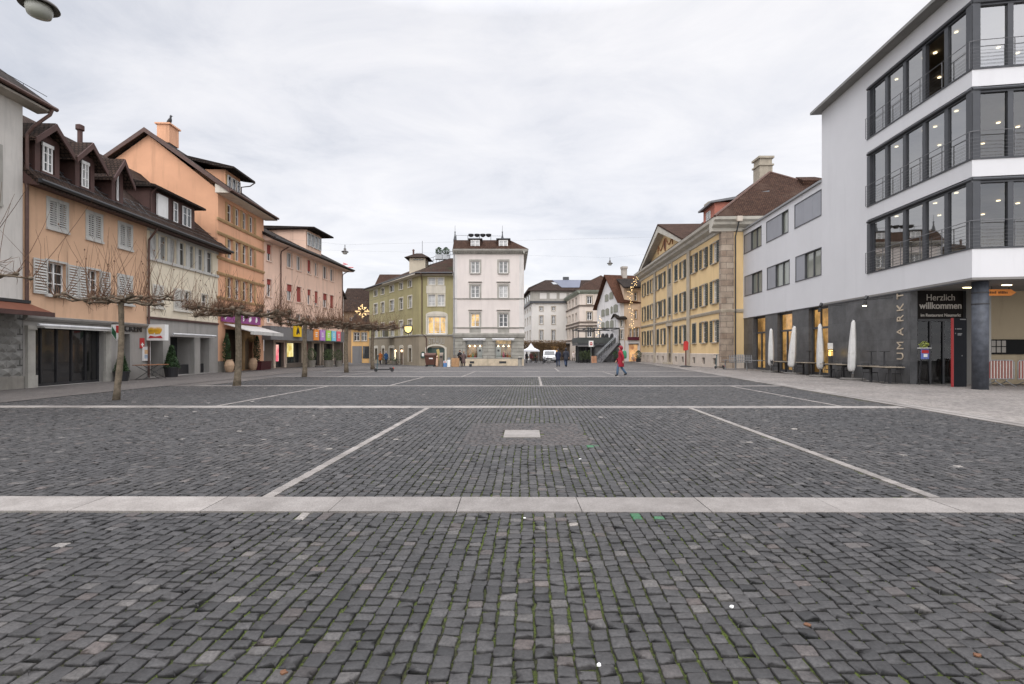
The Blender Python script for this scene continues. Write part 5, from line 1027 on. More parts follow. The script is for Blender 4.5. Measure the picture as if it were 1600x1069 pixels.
for u0, u1, z0, z1 in gw:
    for k in range(2):
        a = u0+(u1-u0)*k/2+.02; b = a+(u1-u0)/2-.04; uc = (u0+u1)/2; s_ = 1 if k else -1; q = MB(); q.prism_n(FG, .02, .07, [(a, z0), (b, z0), (b, z1-.15*(k)), (uc, z1), (a, z1-.15*(1-k))] if True else []); q.build('shutter', mat('grey_green_shutter', (.27, .27, .22), .8, .1), hO)
nx, ny = FG.n; q = MB()
for (ue, ze, sgn_) in ((wG+.6, zeR-.4, 1), (-.35, zeL-.28, -1)):
    q.ring([[FG.P(uap, n, zap+.1), FG.P(ue, n, ze), FG.P(ue, n, ze+.14), FG.P(uap, n, zap+.25)] for n in (.6, -D)])
q.build('roof', T_RED, hO)
for nn, px, h_ in ((-2.2, 0, 1.9), (-7.5, 0, 1.2)): q = MB(); q.box(FG, uap-.1, uap+.6, nn, nn-.7, zap-.6, zap+h_*.62); q.box(FG, uap-.18, uap+.68, nn+.08, nn-.78, zap+h_*.62, zap+h_*.8); q.build('chimney', mat('white_chimney', (.40, .36, .32), .9, .2), hO)
q = MB(); t_ = .35; P = FG.P; us = uap+(wG+.7-uap)*t_; zs3 = zap+(zeR-.45-zap)*t_+.4; us2 = uap+(wG+.7-uap)*.5; zs4 = zap+(zeR-.45-zap)*.5+.4
q.add([P(us, -6, zs3), P(us, -7.2, zs3), P(us2, -7.2, zs4), P(us2, -6, zs4)], [(0, 1, 2, 3)]); q.build('skylight', G_PALE, hO)
# lean-to part and narrow houses up to the yellow building
FQ = Fr((at(966, 70.5), 70.5), (1, 0), 1); uq1 = at(975.5, 70.5)-FQ.A[0]
hQ = simple_house('house', 'low white house end with a small tiled lean-to roof beside the terrace stair', FQ, 0, uq1, 4, -.4, Zp(497, 70.5), Zp(490, 72), WGB, T_DARK, [(FQ.u(969.5), FQ.u(973.5), Zp(530, 70.5), Zp(515.5, 70.5)), (FQ.u(969.5), FQ.u(973.5), Zp(510.5, 70.5), Zp(500, 70.5))], cols=1, trim=.08, tmat=SAND)
FR_ = Fr((at(975.3, 71), 71), (1, 0), 1); uR = at(1004, 71)-FR_.A[0]; SAL = mat('warm_cream_render', (.66, .50, .36), .9, .07, .4); zR1 = Zp(449, 71)
rw = [(FR_.u(a), FR_.u(b), Zp(y0, 71), Zp(y1, 71)) for a, b, y0, y1 in ((983.5, 987, 527, 514), (989.5, 993, 527, 513), (994.5, 998.5, 527, 512), (991.5, 995, 498, 485), (991, 995, 470, 457))]
hR = simple_house('house', 'narrow salmon cream house with a lit shop next to the yellow building', FR_, 0, uR, 8, -.4, zR1, Zp(437, 76), SAL, T_DARK, rw, cols=1, trim=.1, tmat=OCHRE, oh=1.0)
MB().box(FR_, .1, uR-.4, .003, .04, -.6, Zp(532, 71)).build('white_base', WGB, hR)
MB().box(FR_, FR_.u(982.5), FR_.u(996), .045, .08, -.3, Zp(538.5, 71)).build('shop_window', litmat('warm_shop', (.25, .10, .05), (.85, .50, .22), .5, 1.2), hR)
MB().box(FR_, FR_.u(981.5), FR_.u(997), .05, .3, Zp(538.5, 71), Zp(537.5, 71)+.06).build('door_hood', DARKM, hR)
ms = thing('sign', 'dark maroon sign board over the lit shop of the narrow salmon cream house', 'sign', FR_.P(1.5, .3, 3)); MB().box(FR_, FR_.u(980.5, .1), FR_.u(998, .1), .1, .35, Zp(531.5, 70.8), Zp(526.5, 70.8)).build('board', mat('maroon_board', (.09, .01, .025), .5), ms)
MB().tube([FR_.P(FR_.u(982), .1, Zp(526, 70.8)), FR_.P(FR_.u(982), .0, Zp(523, 70.8))], .02, 4).build('bracket', BLACKM, ms)
# ------------------------------------------------------------------ raised terrace with pergola and stair
FT = Fr((at(902.5, 69), 69), (1, 0), 1); tr = thing('raised_terrace', 'dark raised terrace with a black pergola frame and a straight grey metal stair', 'terrace', (at(930, 69), 70, -.3))
def TZ(y): return Zp(y, 69)
def TU(px): return at(px, 69)-FT.A[0]
zdk = TZ(537); zrl = TZ(527.5)
q = MB(); q.box(FT, 0, TU(970), 0, -6, zdk-.25, zdk+.05); q.build('deck', DARKM, tr)
q = MB(); q.box(FT, 0, TU(962), .02, .06, zdk+.06, zrl); q.box(FT, -.05, 0, .05, -6, zdk+.06, zrl); q.build('parapet', mat('grey_green_panel', (.06, .065, .062), .7, .2), tr)
q = MB(); q.box(FT, TU(928.5), TU(972), -.4, -5, -.7, zdk-.26); q.build('under_wall', mat('grey_boards', (.13, .13, .135), .8, .12), tr)
q = MB()
for px in (903, 915, 928): q.box(FT, TU(px), TU(px)+.12, -.02, -.14, -.6, TZ(514 if px == 928 else 516))
for px in (927.5, 967): q.box(FT, TU(px), TU(px)+.14, -.02, -.16, zdk, TZ(513))
for px in (903, 948): q.box(FT, TU(px), TU(px)+.12, -5.8, -5.92, zdk, TZ(513))
q.box(FT, TU(927.5), TU(968.5), .0, -.14, TZ(513.8), TZ(512.2)); q.box(FT, 0, TU(968.5), -5.8, -5.95, TZ(514.5), TZ(512.5))
P = FT.P
for a in (0, TU(915), TU(927.5), TU(948), TU(966)): q.box(FT, a, a+.12, 0, -5.9, TZ(514)-.02, TZ(513)-.01)
q.box(FT, 0, TU(927.5), 0, -.12, TZ(519), TZ(517.5)); q.box(FT, 0, TU(927.5), 0, -.12, TZ(514), TZ(512.7)); q.build('pergola', BLACKM, tr)
MB().box(FT, 0, TU(928), .001, .9, zdk-.42, zdk-.25).build('lower_roof', SG, tr)
q = MB(); a0, a1 = TU(931), TU(962); za, zb = -.35, zdk
for n0, n1 in ((.1, .18), (1.3, 1.38)):
    q.ring([[P(a0, n, za), P(a0+.5, n, za), P(a1, n, zb-.12), P(a1, n, zb+.22), P(a0, n, za+.3)] for n in (n0, n1)])
for k in range(17): t_ = k/17; q.box(FT, a0+(a1-a0)*t_, a0+(a1-a0)*(t_+.065), .18, 1.3, za+(zb-za)*t_+.12, za+(zb-za)*t_+.16)
so_ = q.build('stair', mat('stair_metal', (.20, .20, .21), .5, .1), tr); q = MB()
for n in (.14, 1.34):
    q.tube([P(a0, n, za+1.2), P(a1, n, zb+1.15)], .035, 5)
    for k in range(9): t_ = k/8; q.tube([P(a0+(a1-a0)*t_, n, za+(zb-za)*t_+.1), P(a0+(a1-a0)*t_, n, za+(zb-za)*t_+1.17)], .02, 4)
q.build('handrail', STEEL, so_)
rr = random.Random(4)
q = MB()
for k in range(5): px = 905+k*5; q.box(FT, TU(px), TU(px)+.3, -3.0, -3.05, -.4, zdk-.5)
q.build('window_frames', DARKM, tr)
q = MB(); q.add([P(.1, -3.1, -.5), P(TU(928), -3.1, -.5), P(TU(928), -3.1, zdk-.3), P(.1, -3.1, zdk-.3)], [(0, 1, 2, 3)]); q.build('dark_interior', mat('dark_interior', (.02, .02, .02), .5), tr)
for k, (px, py0) in enumerate(((942, 527), (948, 527), (956, 526.5))):
    x = at(px, 71); t = thing('patio_heater', ['covered dark patio furniture stack on the terrace, left of three', 'covered dark patio furniture stack on the terrace, middle of three', 'covered dark patio furniture stack on the terrace, right of three'][k], 'patio furniture', (x, 71, zdk+.05), 'covered furniture on the terrace'); MB().lathe((x, 71, zdk+.06), [(.32, 0), (.36, .1), (.3, .8), (.22, 1.3), (.08, 1.45)], 10).build('cover', BLACKM, t); MB().lathe((x, 71, zdk+.05), [(.4, 0), (.4, .05)], 10).build('base', DARKM, t)
    t.name = 'covered_furniture' + ('' if k == 0 else '.00%d' % k)
# star light in the left street, light garlands on the right
x, y = at(566, 66), 66; z = Zp(486.5, 66); st = thing('star_light', 'glowing star shaped street decoration hanging above the left side street', 'light', (x, y, z)); q = MB()
for k in range(8):
    a = k*math.pi/4; L_ = .95 if k % 2 == 0 else .75; q.tube([(x+.3*math.cos(a), y, z+.3*math.sin(a)), (x+L_*math.cos(a), y, z+L_*math.sin(a))], .07, 5)
    q.tube([(x+L_*.8*math.cos(a), y, z+L_*.8*math.sin(a)), (x+.75*L_*math.cos(a+.35), y, z+.75*L_*math.sin(a+.35))], .06, 5)
q.build('light_tubes', emat('star_glow', (.95, .66, .32), .95), st)
MB().tube([(x, y, z+1.1), (x-6, y-2, z+3.2)], .012, 4).build('cable', BLACKM, st); MB().tube([(x, y, z+1.1), (x+3.2, y+2, z+2.4)], .012, 4).build('cable', BLACKM, st)
for k, (pts, lab) in enumerate((([(994, 432), (993, 440), (990, 447), (985, 452), (985, 462), (986, 475), (987, 490), (988, 505), (988.5, 515)], 'string of warm bulbs hanging between the salmon house and yellow building'), ([(935, 494), (936, 505), (937, 515), (936, 524), (935, 530)], 'string of warm light bulbs behind the terrace pergola'))):
    Y = 66.5 if k == 0 else 78; t = thing('light_garland', lab, 'lights', (at(pts[0][0], Y), Y, Zp(pts[0][1], Y))); rr = random.Random(k); q = MB(); w3 = [(at(a, Y), Y, Zp(b, Y)) for a, b in pts]; MB().tube(w3, .012, 4).build('cable', BLACKM, t)
    for i in range(len(w3)-1):
        for j in range(7):
            f = (j+rr.random())/7; c = [w3[i][m]*(1-f)+w3[i+1][m]*f for m in range(3)]; q.lathe((c[0]+rr.gauss(0, .18), c[1]+rr.gauss(0, .1), c[2]+rr.gauss(0, .1)), [(.01, -.05), (.055, 0), (.01, .05)], 6)
    q.build('bulbs', emat('bulb_glow', (1, .70, .32), 1.6), t)['kind'] = 'stuff'
# ------------------------------------------------------------------ yellow building
FY = Fr((17.12, 40.2), (.036, 1), -1); LY = FY.u(1001.5)
YEL = mat('yellow_render', (.70, .51, .27), .9, .06, .5, streak=.07); hY = thing('classical_building', 'long yellow classical building with a pediment and dark green louvred shutters', 'building', (24, 54, 0))
SHG = mat('dark_green_shutter', (.028, .042, .040), .55, .15, 3, .1); SY = mat('yellow_sandstone', (.40, .345, .27), .9, .14, 1.5, .3)
PLY = mat('pale_plinth', (.52, .45, .38), .9, .08, 1)
QU = brickmat('sandstone_quoins', (.27, .20, .15), (.40, .33, .26), (.17, .14, .11), 1.0, .48, .02, bump=.6, dist=.02, var=.5)
Fy = lambda px, py, n=0: FY.z(px, py, n)
c1 = 1117; rz = [(Fy(c1, 534.5), Fy(c1, 501)), (Fy(c1, 473.5), Fy(c1, 439)), (Fy(c1, 411), Fy(c1, 379.5))]
zpl = 1.15; zst = Fy(1129, 485.5); zW = Fy(1128, 354)
px_c = [1117.2, 1100, 1085, 1067.3, 1056.7, 1047.2, 1036.5, 1028.2, 1019.3, 1012.8, 1006.5]
uc_ = [FY.u(p) for p in px_c]; ww = 1.02
ops = []; kinds = []
for j, (z0, z1) in enumerate(rz):
    for i, u in enumerate(uc_):
        if i == 5 and j == 0: continue
        if i == 4 or i == 9: k = 'closed'
        elif i == 5: k = 'closed'
        elif i == 2 and j == 0: k = 'closed'
        else: k = 'open'
        if j == 0 and i == 7: k = 'closed'
        ops.append((u-ww/2, u+ww/2, z0, z1)); kinds.append((i, j, k))
door = (uc_[5]-.75, uc_[5]+.75, .02, rz[0][1]+.15)
endw = 14.0
mb = MB(); wall(mb, FY, 0, LY, zpl, zW, ops+[(door[0], door[1], zpl, door[3])], .22)
P = FY.P
mb.add([P(0, 0, zpl), P(0, -endw, zpl), P(0, -endw, zW), P(0, 0, zW)], [(0, 1, 2, 3)]); mb.add([P(LY, 0, zpl), P(LY, -endw, zpl), P(LY, -endw, zW), P(LY, 0, zW)], [(0, 1, 2, 3)]); mb.build('wall', YEL, hY)
for o, (i, j, k) in zip(ops, kinds):
    window(FY, hY, *o, trim=.1, tmat=SY, pane=random.choice([G_MID, G_PALE, G_DARK]), shut=k, shmat=SHG, shw=.5 if k == 'open' else .5, sill=.14, bars=(.25, .5, .75), smat=SY)
mb = MB(); cell = [(u-.35, u+.35, .25, .82) for i, u in enumerate(uc_) if i != 5]
wall(mb, FY, -.06, LY, -.6, zpl, cell+[(door[0], door[1], .02, zpl)], .3, n=.06); mb.add([P(-.06, .06, -.6), P(-.06, -endw, -.6), P(-.06, -endw, zpl), P(-.06, .06, zpl)], [(0, 1, 2, 3)]); mb.add([P(-.06, .06, zpl), P(LY, .06, zpl), P(LY, 0, zpl+.04), P(-.06, 0, zpl+.04)], [(0, 1, 2, 3)]); mb.build('plinth', PLY, hY)
for a, b, c, d in cell:
    q = MB(); q.add([P(a, -.1, c), P(b, -.1, c), P(b, -.1, d), P(a, -.1, d)], [(0, 1, 2, 3)]); q.build('cellar_grille', DARKM, hY)
for (a, b, z0) in ((0, LY, zst),): MB().prism_u(FY, -.14, LY, [(.003, z0-.15), (.08, z0-.12), (.13, z0+.05), (.13, z0+.12), (.003, z0+.16)]).build('string_course', SY, hY)
FYe = Fr(P(0, 0, 0)[:2], (-FY.n[0], -FY.n[1]), 1)
MB().prism_u(FYe, .0, endw, [(.003, zst-.15), (.08, zst-.12), (.13, zst+.05), (.13, zst+.12), (.003, zst+.16)]).build('string_course', SY, hY)
q = MB(); q.box(FYe, -.07, .95, .002, .07, -.2, zW); q.build('quoins', QU, hY); q = MB(); q.box(FY, .0, .45, .002, .07, -.2, zW); q.build('quoins', QU, hY)
for px in (1076.8, 1023.8): u = FY.u(px); MB().box(FY, u-.42, u+.42, .07, .14, -.3, zW-.4).build('pilaster', SY, hY)
u = uc_[5]; q = MB(); q.box(FY, u-.95, u-.55, .002, .1, 0, zW-.4); q.box(FY, u+.55, u+.95, .002, .1, 0, zW-.4); q.box(FY, u-.55, u+.55, .002, .08, rz[1][1]+.1, rz[2][0]-.12); q.box(FY, u-1.0, u+1.0, .002, .22, door[3]+.02, door[3]+.35); q.build('door_surround', SY, hY)
MB().box(FY, door[0], door[1], -.3, -.24, .02, door[3]).build('door', mat('brown_oak_door', (.10, .055, .035), .6, .2, 3), hY)
MB().box(FY, door[0]-.3, door[1]+.3, .061, .55, -.3, .14).build('doorstep', SY, hY)
cpr = [(.003, zW-.45), (.12, zW-.4), (.14, zW-.15), (.55, zW+.05), (.62, zW+.25), (.85, zW+.38), (.9, zW+.6), (-.4, zW+.62), (-.4, zW-.45)]
CST = mat('painted_cornice', (.46, .43, .37), .8, .1, 1)
MB().prism_u(FY, -.0, LY+.3, cpr).build('cornice', CST, hY); MB().prism_u(FYe, -.88, endw, cpr).build('cornice', CST, hY)
# pediment
u0, u1 = FY.u(1071, .5), FY.u(1003, .5); ua = FY.u(1035.5, .3); za = Fy(1035.5, 353, .3); zb = zW+.6
q = MB(); q.prism_n(FY, .0, -.3, [(u0+.6, zb), (u1-.6, zb), (ua, za-.7)]); ped = q.build('pediment', YEL, hY)
q = MB()
for ue in (u0-.1, u1+.1):
    s_ = (za-zb)/abs(ua-ue); q.prism_n(FY, .85, -.4, [(ua, za), (ue, zb+.02), (ue, zb-.0), (ue+(.9 if ue < ua else -.9), zb), (ua, za-.75)])
q.build('raking_cornice', CST, ped)
q = MB(); zc_ = zb+(za-zb)*.42; ov = [(ua+.32*math.cos(t), zc_+.62*math.sin(t)) for t in np.linspace(0, 2*math.pi, 17)[:-1]]; q.prism_n(FY, .004, .03, ov); q.build('oval_window', G_DARK, ped)
q = MB(); q.tube([FY.P(a, .05, b) for a, b in [(ua+.38*math.cos(t), zc_+.7*math.sin(t)) for t in np.linspace(0, 2*math.pi, 17)]], .07, 5)
for s_ in (-1, 1):
    q.tube([FY.P(ua+s_*(.5+t*2.4), .06, zc_+.55-.2*t-.8*math.sin(math.pi*t)) for t in np.linspace(0, 1, 9)], [.03, .05, .06, .075, .08, .075, .06, .05, .03], 6); q.tube([FY.P(ua+s_*2.95, .06, zc_+.6), FY.P(ua+s_*3.0, .06, zc_-.6)], .06, 5)
q.build('garland_relief', mat('terracotta_relief', (.36, .17, .09), .8, .2), ped)
q = MB()
for ue in (u0-.2, u1+.2): q.ring([[FY.P(ua, n, za+.02), FY.P(ue, n, zb), FY.P(ue, n, zb+.16), FY.P(ua, n, za+.22)] for n in (.9, -7.5)])
q.build('pediment_roof', T_WARM, hY)
# hipped main roof
zE_ = zW+.62; rid = P(6.6, -7, zE_+6.1); rid2 = P(LY-6, -7, zE_+6.1); a, b, c, d = P(-.9, .9, zE_), P(LY+.9, .9, zE_), P(LY+.9, -15, zE_), P(-.9, -15, zE_)
TY = tiles('hip_roof_tiles', (.08, .038, .026), (.135, .072, .046), (.12, .075, .055)); q = MB(); q.add([a, b, c, d, rid, rid2], [(0, 1, 5, 4), (1, 2, 5), (2, 3, 4, 5), (3, 0, 4), (3, 2, 1, 0)]); q.build('roof', TY, hY)
q = MB(); q.tube([a, rid], .11, 6); q.tube([d, rid], .11, 6); q.tube([rid, rid2], .11, 6); q.build('ridge_tiles', mat('ridge_tile', (.10, .055, .042), .8, .3, 6), hY)
def roofpt(u, n):                                         # point on the near hip face
    return P(u, n, zE_+6.1*(u+.9)/7.5)
CHM = mat('stone_chimney', (.33, .29, .23), .9, .15, 2)
def chim(px, Yd, ytop, ybot, wd, m=CHM):
    x = at(px, Yd); F = Fr((x-wd/2, Yd), (1, 0), 1); z0, z1 = Zp(ybot, Yd), Zp(ytop, Yd); q = MB(); q.box(F, 0, wd, 0, -wd, z0-1.5, z1-.9); q.box(F, -.1, wd+.1, .1, -wd-.1, z1-.9, z1-.75); q.box(F, .03, wd-.03, -.03, -wd+.03, z1-.75, z1-.2); q.box(F, -.12, wd+.12, .12, -wd-.12, z1-.2, z1); q.build('chimney', m, hY)
chim(1197, 47.5, 244, 278, 1.25); chim(1116.5, 47, 315, 338, .95)
# red dormer on the square side
ud0, ud1 = 3.2, 6.0; zd0 = zE_+.3; zd1 = Zp(322, 44.5)
q = MB(); q.box(FY, ud0, ud1, -.6, -5, zd0-.2, zd1); do = q.build('dormer', mat('red_dormer', (.42, .16, .115), .85, .08), hY)
MB().prism_u(FY, ud0-.3, ud1+.3, [(-.2, zd1-.1), (-.2, zd1+.06), (-5.2, zd1+.9), (-5.2, zd1+.6)]).build('dormer_roof', MC['lead_roof'], do)
window(FY, do, ud0+.9, ud1-.9, zd0+.3, zd1-.45, depth=.57, flat=True, pane=G_MID, sill=None)
q = MB(); p0, p1, p2, p3 = roofpt(3.9, -8.6), roofpt(3.9, -11.2), roofpt(5.3, -10.4), roofpt(5.3, -8.7); q.ring([[p0, p1, p2, p3], [(p[0], p[1]-.0, p[2]+.5) if i < 2 else (p[0], p[1], p[2]+.12) for i, p in enumerate((p0, p1, p2, p3))]]); q.build('eyebrow_dormer', TY, hY)
q = MB(); ps = [roofpt(1.5, -8.0), roofpt(1.5, -9.0), roofpt(2.2, -9.0), roofpt(2.2, -8.0)]; q.add([(x, y-.06, z+.06) for x, y, z in ps], [(0, 1, 2, 3)]); q.build('skylight', mat('skylight_glass', (.75, .76, .78), .2, .03, 1, 0, streak=0), hY)
u = FY.u(1145.5) if False else 0
MB().tube([FYe.P(1.05, .85, zW+.45), FYe.P(1.05, .6, zW-.1), FYe.P(1.05, .12, zW-.8), FYe.P(1.05, .1, 0)], .055, 6).build('downpipe', DARKM, hY); MB().box(FYe, .85, 1.25, .75, 1.0, zW+.2, zW+.6).build('rainwater_head', PLY, hY)
# ------------------------------------------------------------------ modern white building on the right
FW = Fr((15.34+.087*46, 46.0), (-.087, -1), 1)             # u grows towards the camera
assert FW.n[0] < 0
uw0 = FW.u(1160.5); uT = FW.u(1284); uK = FW.u(1519)
MW = mat('white_modern_render', (.60, .595, .605), .8, .035, .35, .1, streak=.03); WDK = mat('dark_window_frame', (.05, .052, .058), .4, .1, 3, 0, streak=0)
SLG = mat('grey_sliding_shutter', (.30, .305, .33), .5, .06, 1, 0, metal=.2, streak=.05)
hW = thing('modern_building', 'low white modern wing with grey sliding window shutters above a dark slate ground floor', 'building', (*FW.P((uw0+uT)/2, -6, 0)[:2], 0))
zso = 4.08; zlw = 11.25
wz = [(Zp(336.4, 28.3), Zp(294.6, 28.3)), (Zp(428.8, 28.1), Zp(384.4, 28.1))]
wcw = [((1162.5, 1190, .40), (1197.5, 1232, .70), (1241.5, 1285.5, 1.0)), ((1163.5, 1191, .42), (1198.5, 1234, .38), (1243, 1288, .36))]
ops = []
for j in range(2):
    for a, b, f in wcw[j]: ops.append((FW.u(a), min(FW.u(b), uT-.02), *wz[j], f))
uB0_ = uw0-6
mb = MB(); wall(mb, FW, uB0_, uT, zso, zlw, [o[:4] for o in ops], .16); P = FW.P
mb.add([P(uB0_, -.0, zso), P(uB0_, -12, zso), P(uT, -12, zso), P(uT, 0, zso)], [(0, 1, 2, 3)]); mb.add([P(uB0_, 0, zso), P(uB0_, -12, zso), P(uB0_, -12, zlw), P(uB0_, 0, zlw)], [(0, 1, 2, 3)]); mb.add([P(uB0_, 0, zlw), P(uT, 0, zlw), P(uT, -12, zlw), P(uB0_, -12, zlw)], [(0, 1, 2, 3)])
mb.build('wall', MW, hW)
q = MB(); q.prism_u(FW, uB0_, uT, [(.003, zlw-.12), (.12, zlw-.10), (.12, zlw+.02), (-.3, zlw+.14), (-12, zlw+.14), (-12, zlw+.01)]); q.build('roof_edge', mat('zinc_edge', (.24, .245, .25), .5, .1), hW)
def mwin(F, root, a, b, c, d, f):
    q = MB()
    q.box(F, a, b, -.15, .012, d-.05, d); q.box(F, a, b, -.15, .03, c, c+.05); q.box(F, a, a+.05, -.15, .012, c+.05, d-.05); q.box(F, b-.05, b, -.15, .012, c+.05, d-.05)
    us_ = a+(b-a)*f
    if f < 1:
        n_ = 2 if (b-us_) > 1.1 else 1
        for k in range(1, n_): x = us_+(b-us_)*k/n_; q.box(F, x-.05, x+.05, -.14, -.06, c+.05, d-.05)
        q.box(F, us_, us_+.09, -.14, -.02, c+.05, d-.05)
    fo = q.build('window', WDK, root)
    MB().add([F.P(a, -.12, c), F.P(b, -.12, c), F.P(b, -.12, d), F.P(a, -.12, d)], [(0, 1, 2, 3)]).build('pane', CURT, fo)
    k = 3 if f == 1 else (2 if f > .6 else 1)
    for i in range(k): x0 = a+.05+(us_-a-.05)*i/k; x1 = a+.05+(us_-a-.05)*(i+1)/k-.012; MB().box(F, x0, x1 if i < k-1 else us_-.003-(.05 if f == 1 else 0), -.05, -.015, c+.05, d-.05).build('sliding_shutter', SLG, fo)
CURT = None
m, N, L, b_ = nodes('curtain_behind_glass'); tc = N.new('ShaderNodeTexCoord'); wv = N.new('ShaderNodeTexWave'); wv.inputs['Scale'].default_value = 3.2; wv.inputs['Distortion'].default_value = 1.5; wv.inputs['Detail'].default_value = 2; L.new(tc.outputs['UV'], wv.inputs[0])
L.new(mix(N, L, wv.outputs['Fac'], (.10, .11, .095), (.32, .33, .27)), b_.inputs['Base Color']); b_.inputs['Coat Weight'].default_value = 1; b_.inputs['Coat Roughness'].default_value = .03; b_.inputs['Coat IOR'].default_value = 1.8; CURT = m
for o in ops: mwin(FW, hW, *o)
# slate ground floor with three glazed bays
SLATE = brickmat('slate_panels', (.062, .063, .066), (.085, .085, .087), (.03, .03, .031), 1.25, .98, .006, rough=.42, bump=.3, dist=.01, var=.7, spec=.5)
uS1 = FW.u(1420)
gw_ = [(FW.u(1176), FW.u(1194.5)), (FW.u(1213.5), FW.u(1236.5)), (FW.u(1262), FW.u(1292.5))]
gops = [(a, b, .06, zso-.06) for a, b in gw_]
mb = MB(); wall(mb, FW, uB0_, uS1, -.2, zso, gops, .35, n=-.05); mb.build('slate_wall', SLATE, hW)
MB().box(FW, uB0_, uK-.3, -.045, -.006, zso-.05, zso-.001).build('shadow_gap', WDK, hW)
WARMW = litmat('warm_wall', (.16, .09, .03), (.80, .50, .18), .55, 1.1)
for i, (a, b) in enumerate(gw_):
    c, d = .06, zso-.06; tz = 2.75; q = MB()
    q.box(FW, a, a+.07, -.38, -.28, c, d); q.box(FW, b-.07, b, -.38, -.28, c, d); q.box(FW, a+.07, b-.07, -.38, -.28, d-.12, d); q.box(FW, a+.07, b-.07, -.38, -.26, tz, tz+.12); um = a+(b-a)*.42; q.box(FW, um-.05, um+.05, -.38, -.28, c, tz); q.box(FW, a+.07, b-.07, -.38, -.28, c, c+.12)
    q.box(FW, um-.03, um+.03, -.38, -.28, tz+.12, d-.12) if i == 2 else None
    fo = q.build('glazed_bay', WDK, hW)
    MB().add([P(a, -.33, c), P(b, -.33, c), P(b, -.33, d), P(a, -.33, d)], [(0, 1, 2, 3)]).build('pane', GLASS, fo)
    q = MB(); q.add([P(a-1.5, -3.2, 0), P(b+1.5, -3.2, 0), P(b+1.5, -3.2, d), P(a-1.5, -3.2, d)], [(0, 1, 2, 3)]); q.add([P(b+1.5, -.5, 0), P(b+1.5, -3.2, 0), P(b+1.5, -3.2, d), P(b+1.5, -.5, d)], [(0, 1, 2, 3)]); q.add([P(a-1.5, -.5, 0), P(a-1.5, -3.2, 0), P(a-1.5, -3.2, d), P(a-1.5, -.5, d)], [(0, 1, 2, 3)]); q.add([P(a-1.5, -.5, d), P(b+1.5, -.5, d), P(b+1.5, -3.2, d), P(a-1.5, -3.2, d)], [(0, 1, 2, 3)]); q.build('warm_interior', WARMW, fo)
    q = MB(); q.box(FW, a-.6, b+.6, -1.9, -2.1, 0, 1.15); q.build('counter', mat('dark_wood_counter', (.05, .03, .02), .5, .2), fo)
    q = MB()
    for k in range(2): q.lathe(P(a+.2+k*1.0, -1.6, 2.1), [(.12, 0), (.14, .05), (.14, .6), (.12, .62)], 10)
    q.build('hanging_lamps', emat('amber_lamp', (1, .62, .16), 2.2), fo)
    q = MB(); q.lathe(P((a+b)/2, -1.0, d-.03), [(.02, -.02), (.16, -.02), (.16, .02)], 12); q.build('ceiling_lamp', emat('warm_downlight', (1, .80, .45), 5.0), fo)
GOLD = mat('bronze_letters', (.50, .42, .32), .35, .1, 4, 0, metal=.3, streak=0)
for ch_, y in zip("UMARKT", (556.5, 540, 518.5, 498, 481, 462)):
    u = FW.u(1406); z = FW.z(1406, y); o = text(ch_, .58, P(u, -.03, z), frot(FW, R(-90)), GOLD, hW, 'wall_letter', .02)
    o.scale = (.9, 1, 1)
# tall block
hX = thing('modern_building', 'tall white corner block with three long dark framed window bands and wire railings', 'building', (*FW.P((uT+uK)/2, -6, 0)[:2], 0))
ztw = 15.15; K = P(uK, 0, 0); FX = Fr(K[:2], (1.62, -.25), 1); wX = 14.0
tb = [(Zp(389, 18.13), Zp(276.5, 18.13)), (Zp(250, 18.13), Zp(140.5, 18.34)), (Zp(114.6, 18.34), Zp(12, 18.54))]
uL = FW.u(1355); cr = .10
mb = MB(); wall(mb, FW, uT, uK, zso+.09, ztw, [(uL, uK, *t) for t in tb], .25); wall(mb, FX, 0, wX, zso+.09, ztw, [(0, wX-.4, *t) for t in tb], .25)
mb.add([P(uT, 0, zlw), P(uT, -12, zlw), P(uT, -12, ztw), P(uT, 0, ztw)], [(0, 1, 2, 3)])
e = FX.P(wX, 0, 0); bk = P(uT, -12, 0); e2_ = (e[0]+1.2, e[1]+9.5)
for p_, q_ in (((e[0], e[1]), e2_), (e2_, (bk[0], bk[1]))): mb.add([(*p_, zso), (*q_, zso), (*q_, ztw), (*p_, ztw)], [(0, 1, 2, 3)])
mb.build('wall', MW, hX)
q = MB(); poly = [P(uT, 0, 0)[:2], K[:2], e[:2], e2_, bk[:2]]; q.prism_z(poly, zso+.0, zso+.088); q.build('ceiling_soffit', mat('grey_ceiling', (.20, .19, .18), .8, .05), hX)
q = MB(); o1 = P(uT-.3, .5, 0)[:2]; kk = (K[0]-.55, K[1]-.5); q.prism_z([o1, kk, (e[0]+.3, e[1]-.5), (e2_[0]+.3, e2_[1]), (bk[0], bk[1])], ztw+.002, ztw+.14); q.build('roof_slab', mat('roof_edge_grey', (.20, .195, .185), .6, .1), hX)
FLR = mat('office_ceiling', (.28, .26, .24), .9, .05)
DL = emat('downlight', (1, .85, .55), 2.5)
